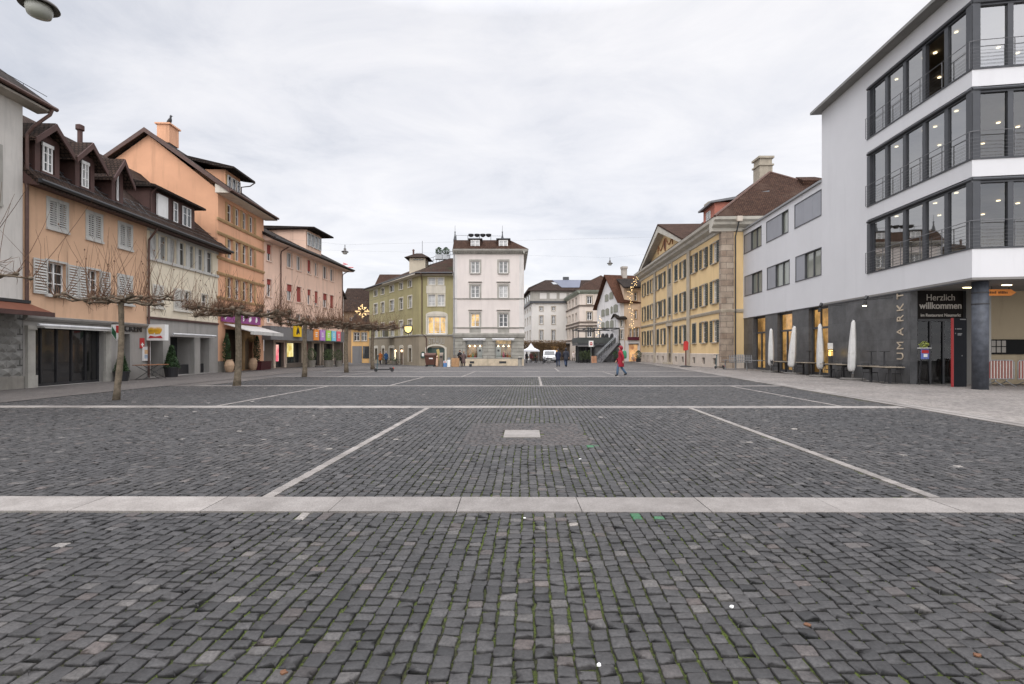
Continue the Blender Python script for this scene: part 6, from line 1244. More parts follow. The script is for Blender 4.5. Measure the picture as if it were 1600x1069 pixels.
for ti, (c, d) in enumerate(tb):
    q = MB()
    # outer frame and blind box
    q.box(FW, uL, uK+.0, -.22, -.06, d-.22, d-.001); q.box(FW, uL, uK, -.22, .03, c+.001, c+.06); q.box(FW, uL, uL+.22, -.22, .015, c+.06, d-.22); q.box(FX, .0, wX-.4, -.22, -.04, d-.22, d-.001); q.box(FX, 0, wX-.4, -.22, .03, c+.001, c+.06)
    q.tube([P(uL, .0, d-.1), P(uK, .0, d-.1)], .055, 8); q.tube([FX.P(0, .0, d-.1), FX.P(wX-.4, .0, d-.1)], .055, 8)
    pxs = [1383, 1411, 1441.5, 1476]; us_ = [FW.u(p) for p in pxs]
    for u in us_: q.box(FW, u-.09, u+.09, -.2, -.05, c+.06, d-.22)
    q.box(FW, uL+.22, uL+.36, -.2, -.1, c+.06, d-.22)
    ks = MB(); q.box(FW, uK-.16, uK-.02, -.2, .0, c+.06, d-.22); q.box(FX, .0, .16, -.2, .0, c+.06, d-.22)
    for u in (1.28, 2.6, 3.9, 5.2, 6.5, 7.8, 9.1, 10.4, 11.7): q.box(FX, u-.09, u+.09, -.2, -.05, c+.06, d-.22)
    wo = q.build('window_band', WDK, hX); ks.box(FW, uK-.02, uK-.0, -.26, -.003, c+.06, d-.22); ks.box(FX, .0, .02, -.26, -.003, c+.06, d-.22); ks.box(FW, uK+.001, uK+.02, -.27, -.003, c+.001, d-.001); ks.box(FX, -.02, -.001, -.27, -.003, c+.001, d-.001); ks.build('corner_post', WDK, hX)
    edges = [uL+.36]+us_+[uK-.16]
    for i in range(5):
        if ti == 2 and i == 3: continue                     # this casement stands open
        pm = MB(); pm.add([P(edges[i]+.05, -.12, c), P(edges[i+1]-.05, -.12, c), P(edges[i+1]-.05, -.12, d-.2), P(edges[i]+.05, -.12, d-.2)], [(0, 1, 2, 3)]); pm.build('pane', GLASSR, wo)
    fe = [.16, 1.28, 2.6, 3.9, 5.2, 6.5, 7.8, 9.1, 10.4, 11.7, wX-.45]
    for i in range(10): pm = MB(); pm.add([FX.P(fe[i]+.05, -.12, c), FX.P(fe[i+1]-.05, -.12, c), FX.P(fe[i+1]-.05, -.12, d-.2), FX.P(fe[i]+.05, -.12, d-.2)], [(0, 1, 2, 3)]); pm.build('pane', GLASSR if ti == 2 else GLASSM, wo) if 'GLASSM' in globals() else pm.build('pane', GLASSR, wo)
    # the room behind: floor, ceiling, back wall
    ins = [P(uL-.3, -.26, 0)[:2], (K[0]+.32, K[1]+.25), FX.P(wX-.5, -.3, 0)[:2], (e2_[0]-.6, e2_[1]-2.5), P(uL-.3, -7.5, 0)[:2]]
    r_ = MB()
    for z in (c-.1, d+.03): r_.add([(x, y, z) for x, y in ins], [tuple(range(5))])
    for i in (2, 3, 4): a_, b_ = ins[i], ins[(i+1) % 5]; r_.add([(*a_, c-.1), (*b_, c-.1), (*b_, d+.03), (*a_, d+.03)], [(0, 1, 2, 3)])
    r_.build('room', mat('room_lining', (.30, .25, .20), .9, .15, .6), hX)
    for i in range(4):
        for k in range(3): dl = MB(); c_ = P(uL+.7+i*1.75, -.9-k*1.9, d+.02); dl.lathe((c_[0], c_[1], d-.02), [(.02, -.01), (.07, -.01), (.07, .02)], 10); dl.build('downlight', DL, hX)
    for i in range(4):
        for k in range(2): dl = MB(); c_ = FX.P(.9+i*2.4, -1.2-k*2.2, 0); dl.lathe((c_[0], c_[1], d-.02), [(.02, -.01), (.07, -.01), (.07, .02)], 10); dl.build('downlight', DL, hX)
    rl = MB()
    for k in range(7):
        z = c+.12+k*.13 if k < 6 else c+1.02; rr_ = .005 if k < 6 else .014
        pts = [P(uL+.02, .10, z), P(uK+.02, .10, z), FX.P(.1, .10, z), FX.P(wX-.4, .10, z)]; rl.tube(pts, rr_, 5)
    for u in [uL+.05]+us_+[uK]: rl.box(FW, u-.012, u+.012, .09, .11, c+.03, c+1.02)
    for u in (1.3, 2.6, 3.9, 5.2, 6.5, 7.8, 9.1): rl.box(FX, u-.012, u+.012, .09, .11, c+.03, c+1.02)
    rl.build('wire_railing', mat('rail_grey', (.12, .12, .125), .5, .1), hX)
# ground floor recess, entrance, column
q = MB(); E0 = P(uS1, -.06, 0); yE = E0[1]+.0
FE = Fr((E0[0]+.02, E0[1]-.0), (1, -.02), 1); uE0 = at(1433, E0[1])-FE.A[0]; uE1 = at(1511, E0[1])-FE.A[0]
q = MB(); q.box(FE, -.02, uE0, .0, -.5, 0, zso); q.build('slate_pier', SLATE, hX)
ent = MB(); ent.box(FE, uE0, uE0+.1, -.2, -.1, 0, zso); ent.box(FE, uE1-.1, uE1, -.2, -.1, 0, zso)
for f in (.3, .56, .8): ent.box(FE, uE0+(uE1-uE0)*f-.04, uE0+(uE1-uE0)*f+.04, -.2, -.1, 0, 2.75)
ent.box(FE, uE0+.1, uE1-.1, -.2, -.08, 2.75, 2.85); eo = ent.build('entrance_frame', BLACKM, hX)
MB().add([FE.P(uE0, -.15, 0), FE.P(uE1, -.15, 0), FE.P(uE1, -.15, 2.75), FE.P(uE0, -.15, 2.75)], [(0, 1, 2, 3)]).build('entrance_pane', GLASS, eo)
MB().box(FE, uE0+.1, uE1-.1, -.16, -.12, 2.85, zso).build('dark_panel', mat('dark_entrance_panel', (.012, .010, .009), .7, .2, 2, 0, streak=0, spec=.15), eo)
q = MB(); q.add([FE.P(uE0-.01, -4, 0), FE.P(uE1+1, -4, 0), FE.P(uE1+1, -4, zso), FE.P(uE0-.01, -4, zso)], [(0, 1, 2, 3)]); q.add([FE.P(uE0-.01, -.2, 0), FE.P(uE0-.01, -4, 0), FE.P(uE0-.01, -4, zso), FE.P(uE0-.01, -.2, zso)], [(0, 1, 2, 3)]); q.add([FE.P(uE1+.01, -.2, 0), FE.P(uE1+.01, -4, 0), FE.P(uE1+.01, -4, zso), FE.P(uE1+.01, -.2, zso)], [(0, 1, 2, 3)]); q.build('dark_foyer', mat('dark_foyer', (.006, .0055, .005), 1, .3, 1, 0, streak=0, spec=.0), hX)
LET = mat('pale_letters', (.42, .39, .35), .6, .05, 3, 0, streak=0)
um_ = (uE0+uE1)/2
text('Herzlich', .40, FE.P(um_, -.10, Zp(465, E0[1])), frot(FE), LET, eo, 'lettering', .006, sx=.92)
text('willkommen', .40, FE.P(um_, -.10, Zp(477.8, E0[1])), frot(FE), LET, eo, 'lettering', .006, sx=.92, bold=.008)
text('im Restaurant Neumarkt', .185, FE.P(um_, -.10, Zp(492.5, E0[1])), frot(FE), LET, eo, 'lettering', .006, sx=.92, bold=.003)
BEI = mat('beige_plaster', (.34, .28, .19), .9, .05, .6)
FZ = Fr(FE.P(uE1, .25, 0)[:2], (1, -.02), 1)
q = MB(); wz1 = 12.5; q.box(FE, uE1+.015, uE1+.7, -.06, -.6, 0, zso); q.box(FZ, 0, .75, 0, -.3, 0, zso); q.build('pale_pier', mat('grey_plaster', (.34, .33, .31), .9, .05), hX); q = MB(); q.box(FZ, .75, wz1, -.5, -.8, 0, zso); q.build('beige_wall', BEI, hX)
vz = (Zp(553.5, E0[1]+.2), Zp(530.5, E0[1]+.2)); q = MB(); q.box(FZ, .85, 6.5, -.497, -.42, *vz); so_ = q.build('showcase', mat('black_showcase', (.008, .008, .008), .7, .1, 2, 0, streak=0, spec=.12), hX)
q = MB()
for i in range(3):
    for j in range(2): q.box(FZ, 1.15+i*.22, 1.32+i*.22, -.418, -.41, vz[0]+.07+j*.28, vz[0]+.31+j*.28)
q.box(FZ, .87, 1.08, -.418, -.41, vz[0]+.2, vz[1]-.08); q.build('pinned_sheets', mat('grey_sheets', (.30, .28, .25), .8, .1), so_)
zc = (Zp(461, 19.9)+Zp(452.5, 19.9))/2; ar = thing('arrow_sign', 'orange arrow shaped sign hanging under the ceiling behind the round column', 'sign', (at(1560, 20.0), 20.0, zc)); Fa = Fr((at(1538, 20.0), 20.0), (1, 0), 1); La = at(1587, 20)-Fa.A[0]
MB().prism_n(Fa, -.02, .02, [(-.1, zc-.13), (La-.2, zc-.13), (La, zc), (La-.2, zc+.13), (-.1, zc+.13)]).build('arrow_board', mat('orange_sign', (.50, .20, .05), .5, .05, 3, 0, streak=0), ar)
q = MB(); rr = random.Random(2); uu = .08
while uu < La-.28: wd = rr.uniform(.03, .06); q.box(Fa, uu, uu+wd, .021, .026, zc-.045, zc+rr.uniform(.02, .06)); uu += wd+rr.choice([.02, .02, .09])
q.build('dark_marks', mat('dark_print', (.12, .05, .02), .6), ar); q = MB(); q.tube([Fa.P(.3, 0, zc+.13), Fa.P(.3, 0, zso)], .012, 5); q.tube([Fa.P(1.0, 0, zc+.13), Fa.P(1.0, 0, zso)], .012, 5); q.build('hanger', BLACKM, ar)
cx_, cy_ = at(1531.5, 18.55), 18.55
q = MB(); q.lathe((cx_, cy_, 0), [(.245, 0), (.245, 4.08)], 28); co = q.build('column', mat('blue_grey_concrete', (.06, .066, .08), .6, .35, 5, .3, 30, streak=.25), hX, smooth=True)
for z in (3.2, 3.62): MB().lathe((cx_, cy_, z), [(.25, 0), (.256, .01), (.256, .04), (.25, .05)], 28).build('steel_band', BLACKM, co)
for px, py in ((1512, 449), (1573, 445), (1536, 458.5), (1569, 459.5), (1434, 462), (1438, 465.5), (1479, 460)):
    Yd = (zso-H)*FOC/(HY-py) if py < 547 else 20; Yd = min(Yd, 24.5); c_ = (at(px, Yd), Yd, zso-.02); cd = MB(); cd.box(Fr(c_[:2], (1, 0), 1), -.16, .16, -.05, .05, zso-.03, zso-.002); cd.build('ceiling_light', emat('ceiling_light', (1, .82, .5), 5.0), hX)
for k, (px, py, lit) in enumerate(((1352, 478, True), (1281.5, 487, False))):
    F = FW; u = F.u(px, .6); z = F.z(px, py, .6); t = thing('spotlight', ['lit black spotlight on a long arm from the slate wall', 'dark twin spotlight on an arm in front of the third glazed bay'][k], 'spotlight', F.P(u, .6, z))
    q = MB(); q.tube([P(u+.9, -.05, z+.28), P(u+.05, .6, z+.28)], .015, 5); q.build('arm', BLACKM, t)
    q = MB(); q.tube([P(u, .6, z+.22), P(u-.02, .62, z+.02)], [.07, .09], 10); q.tube([P(u, .6, z+.3), P(u-.04, .5, z+.46)], [.07, .08], 10); q.build('head', BLACKM, t)
    q = MB(); q.tube([P(u-.02, .62, z+.018), P(u-.021, .621, z-.02)], [.085, .07], 10); q.build('lens', emat('spot_light', (1, .88, .62), 8.0) if lit else G_DARK, t)
# totem, red edge
Tx, Ty = at(1488, 19.8), 19.8; FTm = Fr((Tx, Ty), (1, .12), 1); wt = at(1513.5, 19.8)-Tx; zt_ = Zp(497, 19.8)
tt = thing('totem_sign', 'tall dark grey information pillar with a red edge before the restaurant entrance', 'sign', (Tx+.3, Ty, 0))
MB().box(FTm, .06, wt, 0, -.05, .02, zt_).build('pillar', mat('graphite_board', (.010, .011, .014), .7, .1, 3, 0, streak=0, spec=.15), tt); MB().box(FTm, 0, .055, .01, -.06, .02, zt_).build('red_edge', mat('red_edge', (.32, .03, .03), .5, .05, 3, 0), tt)
q = MB()
for y, a, b in ((499, .35, .62), (514, .12, .16), (514, .2, .42), (521, .12, .16), (521.5, .24, .44), (523.5, .24, .40), (556, .42, .46)): z = Zp(y, 19.8); q.box(FTm, a, b, .001, .006, z-.02, z+.02)
q.build('pale_marks', mat('dim_marks', (.2, .2, .2), .7), tt)
# welcome stand in the doorway
sx_, sy_ = at(1444, 20.9), 20.9; t = thing('easel_board', 'small easel board with a colourful poster and yellow flowers in the dark doorway', 'easel', (sx_, sy_, 0)); Fs_ = Fr((sx_, sy_), (1, 0), 1)
q = MB(); q.tube([Fs_.P(-.2, 0, 0), Fs_.P(-.13, 0, 1.65)], .015, 5); q.tube([Fs_.P(.25, 0, 0), Fs_.P(.16, 0, 1.65)], .015, 5); q.tube([Fs_.P(.02, -.4, 0), Fs_.P(.02, -.02, 1.6)], .015, 5); q.build('frame', BLACKM, t)
q = MB(); q.box(Fs_, -.16, .18, .02, .04, Zp(561, 20.9), Zp(545, 20.9)); q.build('poster', mat('poster_blue', (.12, .16, .42), .6, .1), t); q = MB(); q.box(Fs_, -.14, .16, .042, .048, Zp(552, 20.9), Zp(547, 20.9)); q.build('red_print', MC['sign_red'], t); q = MB(); q.box(Fs_, -.06, .1, .042, .05, Zp(558, 20.9), Zp(553, 20.9)); q.build('white_print', MC['sign_white'], t)
q = MB(); leafblob(q, (sx_, sy_, Zp(544, 20.9)), .17, .28, 160, .05, 5, 'round'); q.build('flowers', mat('yellow_green_flowers', (.25, .28, .06), .7, .5, 9, 0), t); MB().box(Fs_, -.2, .22, .12, -.12, Zp(544.5, 20.9), Zp(543.5, 20.9)).build('shelf', WHITE, t)
# barriers
def barrier(px0, Y, L_, lab, ang=0):
    x = at(px0, Y); F = Fr((x, Y), (math.cos(ang), math.sin(ang)), 1); t = thing('crowd_barrier', lab, 'barrier', (*F.P(L_/2, 0, 0)[:2], 0), 'red and white crowd barriers')
    q = MB(); z0, z1 = .32, 1.08; q.tube([F.P(.08, 0, z1), F.P(L_-.08, 0, z1), F.P(L_, 0, z1-.08), F.P(L_, 0, z0), F.P(0, 0, z0), F.P(0, 0, z1-.08), F.P(.08, 0, z1)], .02, 8); q.build('frame', STEEL, t)
    n = int(L_/.062)
    a = MB(); b = MB()
    for i in range(1, n):
        (a if i % 2 else b).box(F, i*L_/n-.018, i*L_/n+.018, -.008, .008, z0, z1)
    a.build('red_bars', mat('barrier_red', (.26, .07, .06), .5, .1, 3, 0), t); b.build('white_bars', mat('barrier_white', (.48, .42, .39), .5, .1, 3, 0), t)
    for u in (.3, L_-.3): q = MB(); q.tube([F.P(u-.02, .4, .02), F.P(u, 0, .22), F.P(u, 0, z0), F.P(u, 0, .22), F.P(u+.02, -.4, .02)], .018, 6); q.build('foot', STEEL, t)
barrier(1544, 20.2, 1.06, 'red and white striped crowd barrier right beside the round column'); barrier(1590.5, 20.1, 2.0, 'red and white striped crowd barrier cut by the right edge of the picture', .02)
# ------------------------------------------------------------------ closed parasols and outdoor tables
CANV = mat('white_canvas', (.58, .57, .55), .85, .08, 3, .3, 12, streak=.1)
def parasol(px, Y, ztop, lab, seed, w_=.21, lean=0):
    x = at(px, Y); t = thing('closed_parasol', lab, 'parasol', (x, Y, .02), 'closed parasols before the slate wall'); rr = random.Random(seed)
    rings = []; k = 20
    for z, r in ((.42, .10), (.50, w_*.85), (.62, w_), (1.2, w_*1.05), (1.9, w_*.9), (2.4, w_*.72), (ztop-.12, w_*.55), (ztop-.02, w_*.35), (ztop, .03)):
        ph = rr.uniform(-.1, .1); ox = lean*(2.0-z)*.06
        rings.append([(x+ox+(r*(1+(.16 if r > .08 else 0)*math.cos(5*a+ph+z*.5)+rr.uniform(-.04, .04)))*math.cos(a), Y+(r*(1+(.16 if r > .08 else 0)*math.cos(5*a+ph+z*.5)))*math.sin(a), z+.02) for a in [2*math.pi*j/k for j in range(k)]])
    MB().ring(rings).build('canopy', CANV, t, smooth=True)
    MB().tube([(x, Y, .06), (x, Y, ztop+.06)], .028, 8).build('pole', STEEL, t); MB().lathe((x, Y, .02), [(.55, 0), (.55, .05), (.5, .09), (.06, .1), (.05, .3)], 24).build('base', mat('parasol_base', (.12, .11, .10), .8, .2), t)
    MB().lathe((x+lean*.04, Y, 1.35), [(w_*1.08, 0), (w_*1.1, .02), (w_*1.08, .05)], 20).build('strap', CANV, t)
parasol(1204.8, 33.0, 2.9, 'closed white parasol farthest from the camera, in front of the first glazed bay', 1, .165, 0)
parasol(1239.5, 30.4, 2.95, 'closed white parasol leaning beside the second glazed bay', 2, .185, -1.2)
parasol(1281.5, 27.3, 2.92, 'closed white parasol right before the third glazed bay', 3, .16, .2)
parasol(1332.5, 24.4, 2.95, 'closed white parasol nearest to the camera, before the blank slate wall', 4, .155, -.6)
TOP = mat('grey_wood_top', (.26, .22, .17), .7, .2, 5, .1)
aw_ = math.atan2(-1, -.087)
def long_table(px, Y, L_, w_, lab, stack, nn=0):
    x = at(px, Y); t = thing('outdoor_table', lab, 'table', (x, Y, .02), 'outdoor tables before the slate wall'); F = Fr((x, Y), (math.cos(aw_), math.sin(aw_)), 1)
    MB().box(F, -L_/2, L_/2, -w_/2, w_/2, .73, .77).build('tabletop', TOP, t)
    for u in (-L_*.32, L_*.32): q = MB(); q.box(F, u-.04, u+.04, -.04, .04, .04, .73); q.box(F, u-.05, u+.05, -w_*.42, w_*.42, 0, .04); q.box(F, u-.04, u+.04, -w_*.4, w_*.4, .68, .73); q.build('leg', BLACKM, t)
    for i, (u, n) in enumerate(stack):
        if len(stack) > 1: lab = ['outdoor table nearest the corner, on its far end', 'outdoor table nearest the corner, on its near end'][i]
        s = thing('upturned_stool', f'black stool upside down on the {lab}', 'stool', F.P(u, n, .79)); q = MB(); c = F.P(u, n, .79); q.lathe(c, [(.19, 0), (.19, .03), (.03, .04), (.025, .62), (.2, .64), (.2, .66)], 14); s['group'] = 'stools upside down on the outdoor tables'; q.build('frame', BLACKM, s)
long_table(1375, 22.3, 2.0, .8, 'outdoor table nearest the corner', [(-.45, .1), (.45, .1)]); long_table(1308, 25.9, 1.8, .8, 'outdoor table between the two nearest parasols', [(-.3, .1)])
long_table(1262, 29.2, 1.6, .75, 'outdoor table behind the second parasol', [(.2, 0)]); long_table(1222, 31.8, 1.6, .75, 'outdoor table between the two farthest parasols', [(0, 0)])
def chair(px, Y, lab, ang, up=False):
    x = at(px, Y); t = thing('bistro_chair', lab, 'chair', (x, Y, .02), 'black bistro chairs at the slate wall'); F = Fr((x, Y), (math.cos(ang), math.sin(ang)), 1)
    q = MB(); q.box(F, -.2, .2, -.2, .2, .44, .47); q.build('seat', BLACKM, t); q = MB(); q.tube([F.P(-.19, -.2, .46), F.P(-.19, -.27, .85), F.P(.19, -.27, .85), F.P(.19, -.2, .46)], .014, 6); q.box(F, -.18, .18, -.25, -.23, .6, .8); q.build('backrest', BLACKM, t)
    for a in (-1, 1):
        for b in (-1, 1): MB().tube([F.P(a*.18, b*.18, .45), F.P(a*.22, b*.24, 0)], .013, 5).build('leg', BLACKM, t)
for i, (px, Y, lb) in enumerate(((1396, 21.9, 'black chair under the table end nearest the slate corner'), (1360, 22.9, 'black chair tucked under the far end of the corner table'), (1318, 25.4, 'black chair tucked under the table behind the nearest parasol'), (1296, 26.6, 'black chair at the far end of the table between the nearest parasols'), (1251, 29.9, 'black chair beside the leaning parasol'), (1212, 32.4, 'black chair right of the farthest parasol'))): chair(px, Y, lb, aw_+R(90)*(i % 2)+.3*i)
# free standing sheet on a post by the third bay
x, Y = at(1297, 26.9), 26.9; t = thing('notice_stand', 'small white notice on a thin post beside the third glazed bay', 'sign', (x, Y, .02)); q = MB(); q.tube([(x, Y, .02), (x, Y, 1.9)], .015, 5); q.lathe((x, Y, .02), [(.2, 0), (.2, .03)], 12); q.build('post', BLACKM, t); F = Fr((x, Y), (1, 0), 1); MB().box(F, -.14, .14, .016, .03, Zp(545.5, Y), Zp(536, Y)).build('sheet', MC['sign_white'], t); MB().box(F, -.09, .09, .016, .09, Zp(556, Y), Zp(547, Y)).build('lit_lantern', emat('amber_lamp', (1, .6, .2), 2), t)
# railing fence with long rail at the yellow building
x0, Y0 = at(1131, 37.2), 37.2; F = Fr((x0, Y0), (at(1165, 36.0)-x0, -1.2), 1); Lf = math.hypot(at(1165, 36.0)-x0, 1.2); t = thing('railing', 'low steel railing with upright bars along the end of the yellow building', 'railing', (x0, Y0, .02))
q = MB()
for k in range(11): q.box(F, k*Lf/10-.03, k*Lf/10+.03, -1.0, -.98, .55, 1.12)
q.box(F, 0, Lf, -1.01, -.985, .55, .6); q.box(F, 0, Lf, -1.01, -.985, .9, .93); q.build('upright_bars', STEEL, t)
q = MB(); q.box(F, -.1, Lf+1.2, -.6, .1, .72, .76); q.build('tabletop', mat('grey_metal_top', (.2, .2, .2), .5, .1), t)
for u in (0, Lf*.5, Lf): MB().box(F, u-.03, u+.03, -.25, -.19, 0, .72).build('leg', STEEL, t)
# red sign post
x, Y = at(1071.5, 43.5), 43.5; t = thing('red_sign_post', 'red folded parasol-like sign on a brown post with a round foot at the yellow building', 'sign', (x, Y, 0)); MB().tube([(x, Y, 0), (x, Y, 1.5)], .06, 8).build('post', mat('brown_post', (.12, .05, .04), .6), t)
q = MB(); F = Fr((x, Y), (1, 0), 1); q.prism_n(F, -.12, .12, [(-.18, 1.45), (.16, 1.5), (.2, 2.15), (.08, 2.3), (-.16, 2.22)]); q.build('red_cover', mat('bright_red_cover', (.50, .04, .035), .6, .15, 3), t); MB().lathe((x, Y, .02), [(.5, 0), (.5, .05), (.1, .12)], 14).build('foot', DARKM, t)
t['label'] = 'narrow bright red sign on a brown post with a round foot at the yellow building'
def scooter(x, Y, ang, lab, hl=None):
    z0 = gz(x, Y)+.02; t = thing('electric_scooter', lab, 'scooter', (x, Y, z0)); F = Fr((x, Y), (math.cos(ang), math.sin(ang)), 1); P = F.P
    q = MB(); q.box(F, -.4, .38, -.08, .08, z0+.12, z0+.19); q.prism_n(F, -.04, .04, [(-.62, z0+.16), (-.38, z0+.19), (-.38, z0+.3), (-.66, z0+.26)]); q.build('deck', BLACKM, t)
    q = MB(); q.tube([P(.36, 0, z0+.16), P(.48, 0, z0+.2), P(.40, 0, z0+1.12)], .035, 8); q.build('stem', mat('scooter_stem', (.08, .13, .14), .4), t); q = MB(); q.tube([P(.40, -.25, z0+1.1), P(.40, .25, z0+1.1)], .025, 6); q.build('handlebar', BLACKM, t)
    for u in (-.55, .55):
        q = MB(); r_ = [[P(u+(.115+d*.02)*math.cos(a), n, z0+.12+(.115+d*.02)*math.sin(a)) for a in [6.283*j/16 for j in range(16)]] for n, d in ((-.03, -1), (-.03, 0), (0, .3), (.03, 0), (.03, -1))]; q.ring(r_); q.build('wheel', BLACKM, t)
    MB().box(F, -.68, -.6, -.03, .03, z0+.2, z0+.3).build('rear_light', mat('rear_red', (.6, .08, .04), .4), t)
scooter(at(600, 33.5), 33.5, R(180), 'dark electric scooter standing on the square behind the last tree'); scooter(at(1124.5, 38.3), 38.3, R(100), 'dark electric scooter leaning by the plinth of the yellow building')
# ------------------------------------------------------------------ pollarded plane trees
BARK = mat('plane_bark', (.15, .12, .085), .9, .45, 9, .6, 25, streak=0); TWIG = mat('twig_wood', (.115, .062, .036), .9, .3, 6, 0, streak=0); LIMB = mat('limb_bark', (.13, .10, .07), .9, .35, 7, .5, 25, streak=0)
def pollard(x, y, zh, rc, label, seed, dens=1.0, shoot=1.7, rt=.10, lean=.1, ns=1.0):
    rr = random.Random(seed); z0 = gz(x, y); t = thing('plane_tree', label, 'tree', (x, y, z0), 'pollarded plane trees on the left of the square')
    q = MB(); pts = []; rad = []
    for i in range(9):
        f = i/8; pts.append((x+lean*f+.03*math.sin(f*5+seed), y+.03*math.cos(f*4+seed), z0-.05+(zh+.05)*f)); rad.append(rt*(1.25 if i == 0 else (1.0-.18*f))+rr.uniform(-.006, .006))
    pts.append((x+lean, y, z0+zh+.12)); rad.append(rt*1.3); q.tube(pts, rad, 12); q.build('trunk', BARK, t, smooth=True)
    top = Vector((x+lean, y, z0+zh)); limbs = MB(); tw = MB(); knots = []
    n = 7
    for i in range(n):
        a = 6.283*i/n+rr.uniform(-.3, .3); L_ = rc*rr.uniform(.65, 1.0); p = top.copy(); ps = [p.copy()]; rs = [rt*.62]; steps = 6
        for k in range(steps):
            a += rr.uniform(-.22, .22); p = p+Vector((math.cos(a)*L_/steps, math.sin(a)*L_/steps, rr.uniform(-.06, .07)+(.03 if k > 3 else -.01))); ps.append(p.copy()); rs.append(rt*(.55-.30*(k+1)/steps))
            if k in (1, 3):
                for sg_ in rr.sample((-1, 1), rr.choice((1, 2))):
                    b = a+sg_*rr.uniform(.5, 1.0); L2 = L_*rr.uniform(.3, .55); p2 = p.copy(); q2 = [p2.copy()]; r2 = [rt*.34]
                    for m_ in range(3): b += rr.uniform(-.2, .2); p2 = p2+Vector((math.cos(b)*L2/3, math.sin(b)*L2/3, rr.uniform(-.05, .08))); q2.append(p2.copy()); r2.append(rt*(.3-.05*m_))
                    limbs.tube(q2, r2, 6); knots.append(p2.copy())
            if k in (2, 4) : knots.append(p.copy())
        limbs.tube(ps, rs, 7); knots.append(p.copy())
    knots.append(top+Vector((0, 0, .12)))
    for kn in knots:                                       # swollen pollard heads
        r0 = rt*rr.uniform(.42, .62)
        limbs.ring([[(kn.x+r*math.cos(6.283*j/7)*rr.uniform(.85, 1.15), kn.y+r*math.sin(6.283*j/7)*rr.uniform(.85, 1.15), kn.z+h) for j in range(7)] for r, h in ((r0*.4, -r0), (r0*1.1, -r0*.4), (r0*1.25, r0*.3), (r0*.7, r0*1.1))])
        for _ in range(int(30*dens)):                      # short crooked twigs
            d = Vector((rr.gauss(0, .8), rr.gauss(0, .8), rr.gauss(.35, .75))).normalized(); L_ = rr.uniform(.12, .42); e = kn+d*L_+Vector((rr.uniform(-.05, .05), rr.uniform(-.05, .05), rr.uniform(0, .1))); m_ = kn+d*L_*.5+Vector((rr.uniform(-.05, .05), rr.uniform(-.05, .05), rr.uniform(-.04, .04)))
            tw.tube([kn, m_, e], [.008, .006, .0035], 3, False)
        for _ in range(int((3+4*rr.random())*ns)):              # straight annual shoots
            L_ = shoot*rr.uniform(.3, 1.0); d = Vector((rr.gauss(0, .30), rr.gauss(0, .30), 1)); s0 = kn+Vector((rr.uniform(-.08, .08), rr.uniform(-.08, .08), 0)); bx, by = rr.uniform(-.1, .1), rr.uniform(-.1, .1)
            pt = [s0+Vector((d.x*f*L_+bx*math.sin(f*3), d.y*f*L_+by*math.sin(f*3), f*L_)) for f in (0, .33, .66, 1)]; tw.tube(pt, [.0075, .0065, .005, .003], 3, False)
            if rr.random() < .25: b = MB(); e = pt[-1]; tw.ring([[(e.x+r*math.cos(a), e.y+r*math.sin(a), e.z-.03+h) for a in (0, 1.57, 3.14, 4.71)] for r, h in ((.004, 0), (.022, .02), (.018, .045), (.003, .06))])
    cr = limbs.build('crown_limbs', LIMB, t, smooth=True); tw.build('twigs', TWIG, cr)['kind'] = 'stuff'
tl = [(183, 625, 2.98, 1.65, 'nearest pollarded plane tree, thin straight shoots, before the peach house', .28, 2.0, .085, .14), (370, 603, 3.05, 2.1, 'pollarded plane tree with a thick scarred trunk before the orange house', 1.7, 1.7, .135, .1),
      (475, 589, 3.0, 2.2, 'pollarded plane tree in front of the pink house, its trunk beside the yellow square sign', 1.4, 1.7, .13, .1), (540.5, 582, 3.15, 2.4, 'pollarded plane tree at the far corner of the pink house', 1.4, 1.6, .14, .05), (582, 577, 3.2, 2.7, 'farthest pollarded plane tree, before the olive corner building', 1.5, 1.7, .15, .0)]
for i, (px, py, zh, rc, lab, dn, sh_, rt, ln) in enumerate(tl): X_, Y_ = ground_xy(px, py); pollard(X_, Y_, zh, rc, lab, 11+i, dn, sh_, rt, ln, .55 if i == 0 else .8)
pollard(-12.6, 10.2, 3.2, 1.95, 'plane tree whose bare branches reach in at the left edge of the picture', 31, .3, 2.4, .09, .1, .5)
# ------------------------------------------------------------------ hanging street lamps
def street_lamp(px, py, Y, d, lab, xa, xb):
    x, z = at(px, Y), Zp(py, Y); t = thing('hanging_lamp', lab, 'street lamp', (x, Y, z), 'street lamps hanging over the square'); s = d/.6
    MB().lathe((x, Y, z), [(.05*s, .34*s), (.10*s, .30*s), (.11*s, .12*s), (.27*s, .06*s), (.30*s, .0), (.285*s, -.005*s), (.20*s, .04*s)], 28).build('hood', mat('lamp_hood', (.10, .09, .085), .5, .1), t, smooth=True)
    MB().lathe((x, Y, z), [(.195*s, .03*s), (.20*s, -.06*s), (.17*s, -.16*s), (.08*s, -.19*s), (.01, -.195*s)], 28).build('glass_bowl', mat('frosted_bowl', (.42, .42, .38), .35, .05, 3, 0, streak=0), t, smooth=True)
    MB().tube([(x, Y, z+.32*s), (x, Y, z+.62*s)], .03*s, 8).build('stem', BLACKM, t)
    q = MB(); q.tube([(xa, Y, z+1.3), (x, Y, z+.62*s), (xb, Y, z+1.3)], .003, 4); q.build('suspension_cable', BLACKM, t)
street_lamp(61, 11, 9.4, .62, 'hanging street lamp with a dark hood cut by the top left corner', -19.5, 16.3)
street_lamp(539, 394, 36, .52, 'hanging street lamp in the sky beside the end of the pink roof', -19.8, 18.5)
street_lamp(953, 412, 44, .52, 'hanging street lamp in the sky above the white gabled house', -20, 17.2)
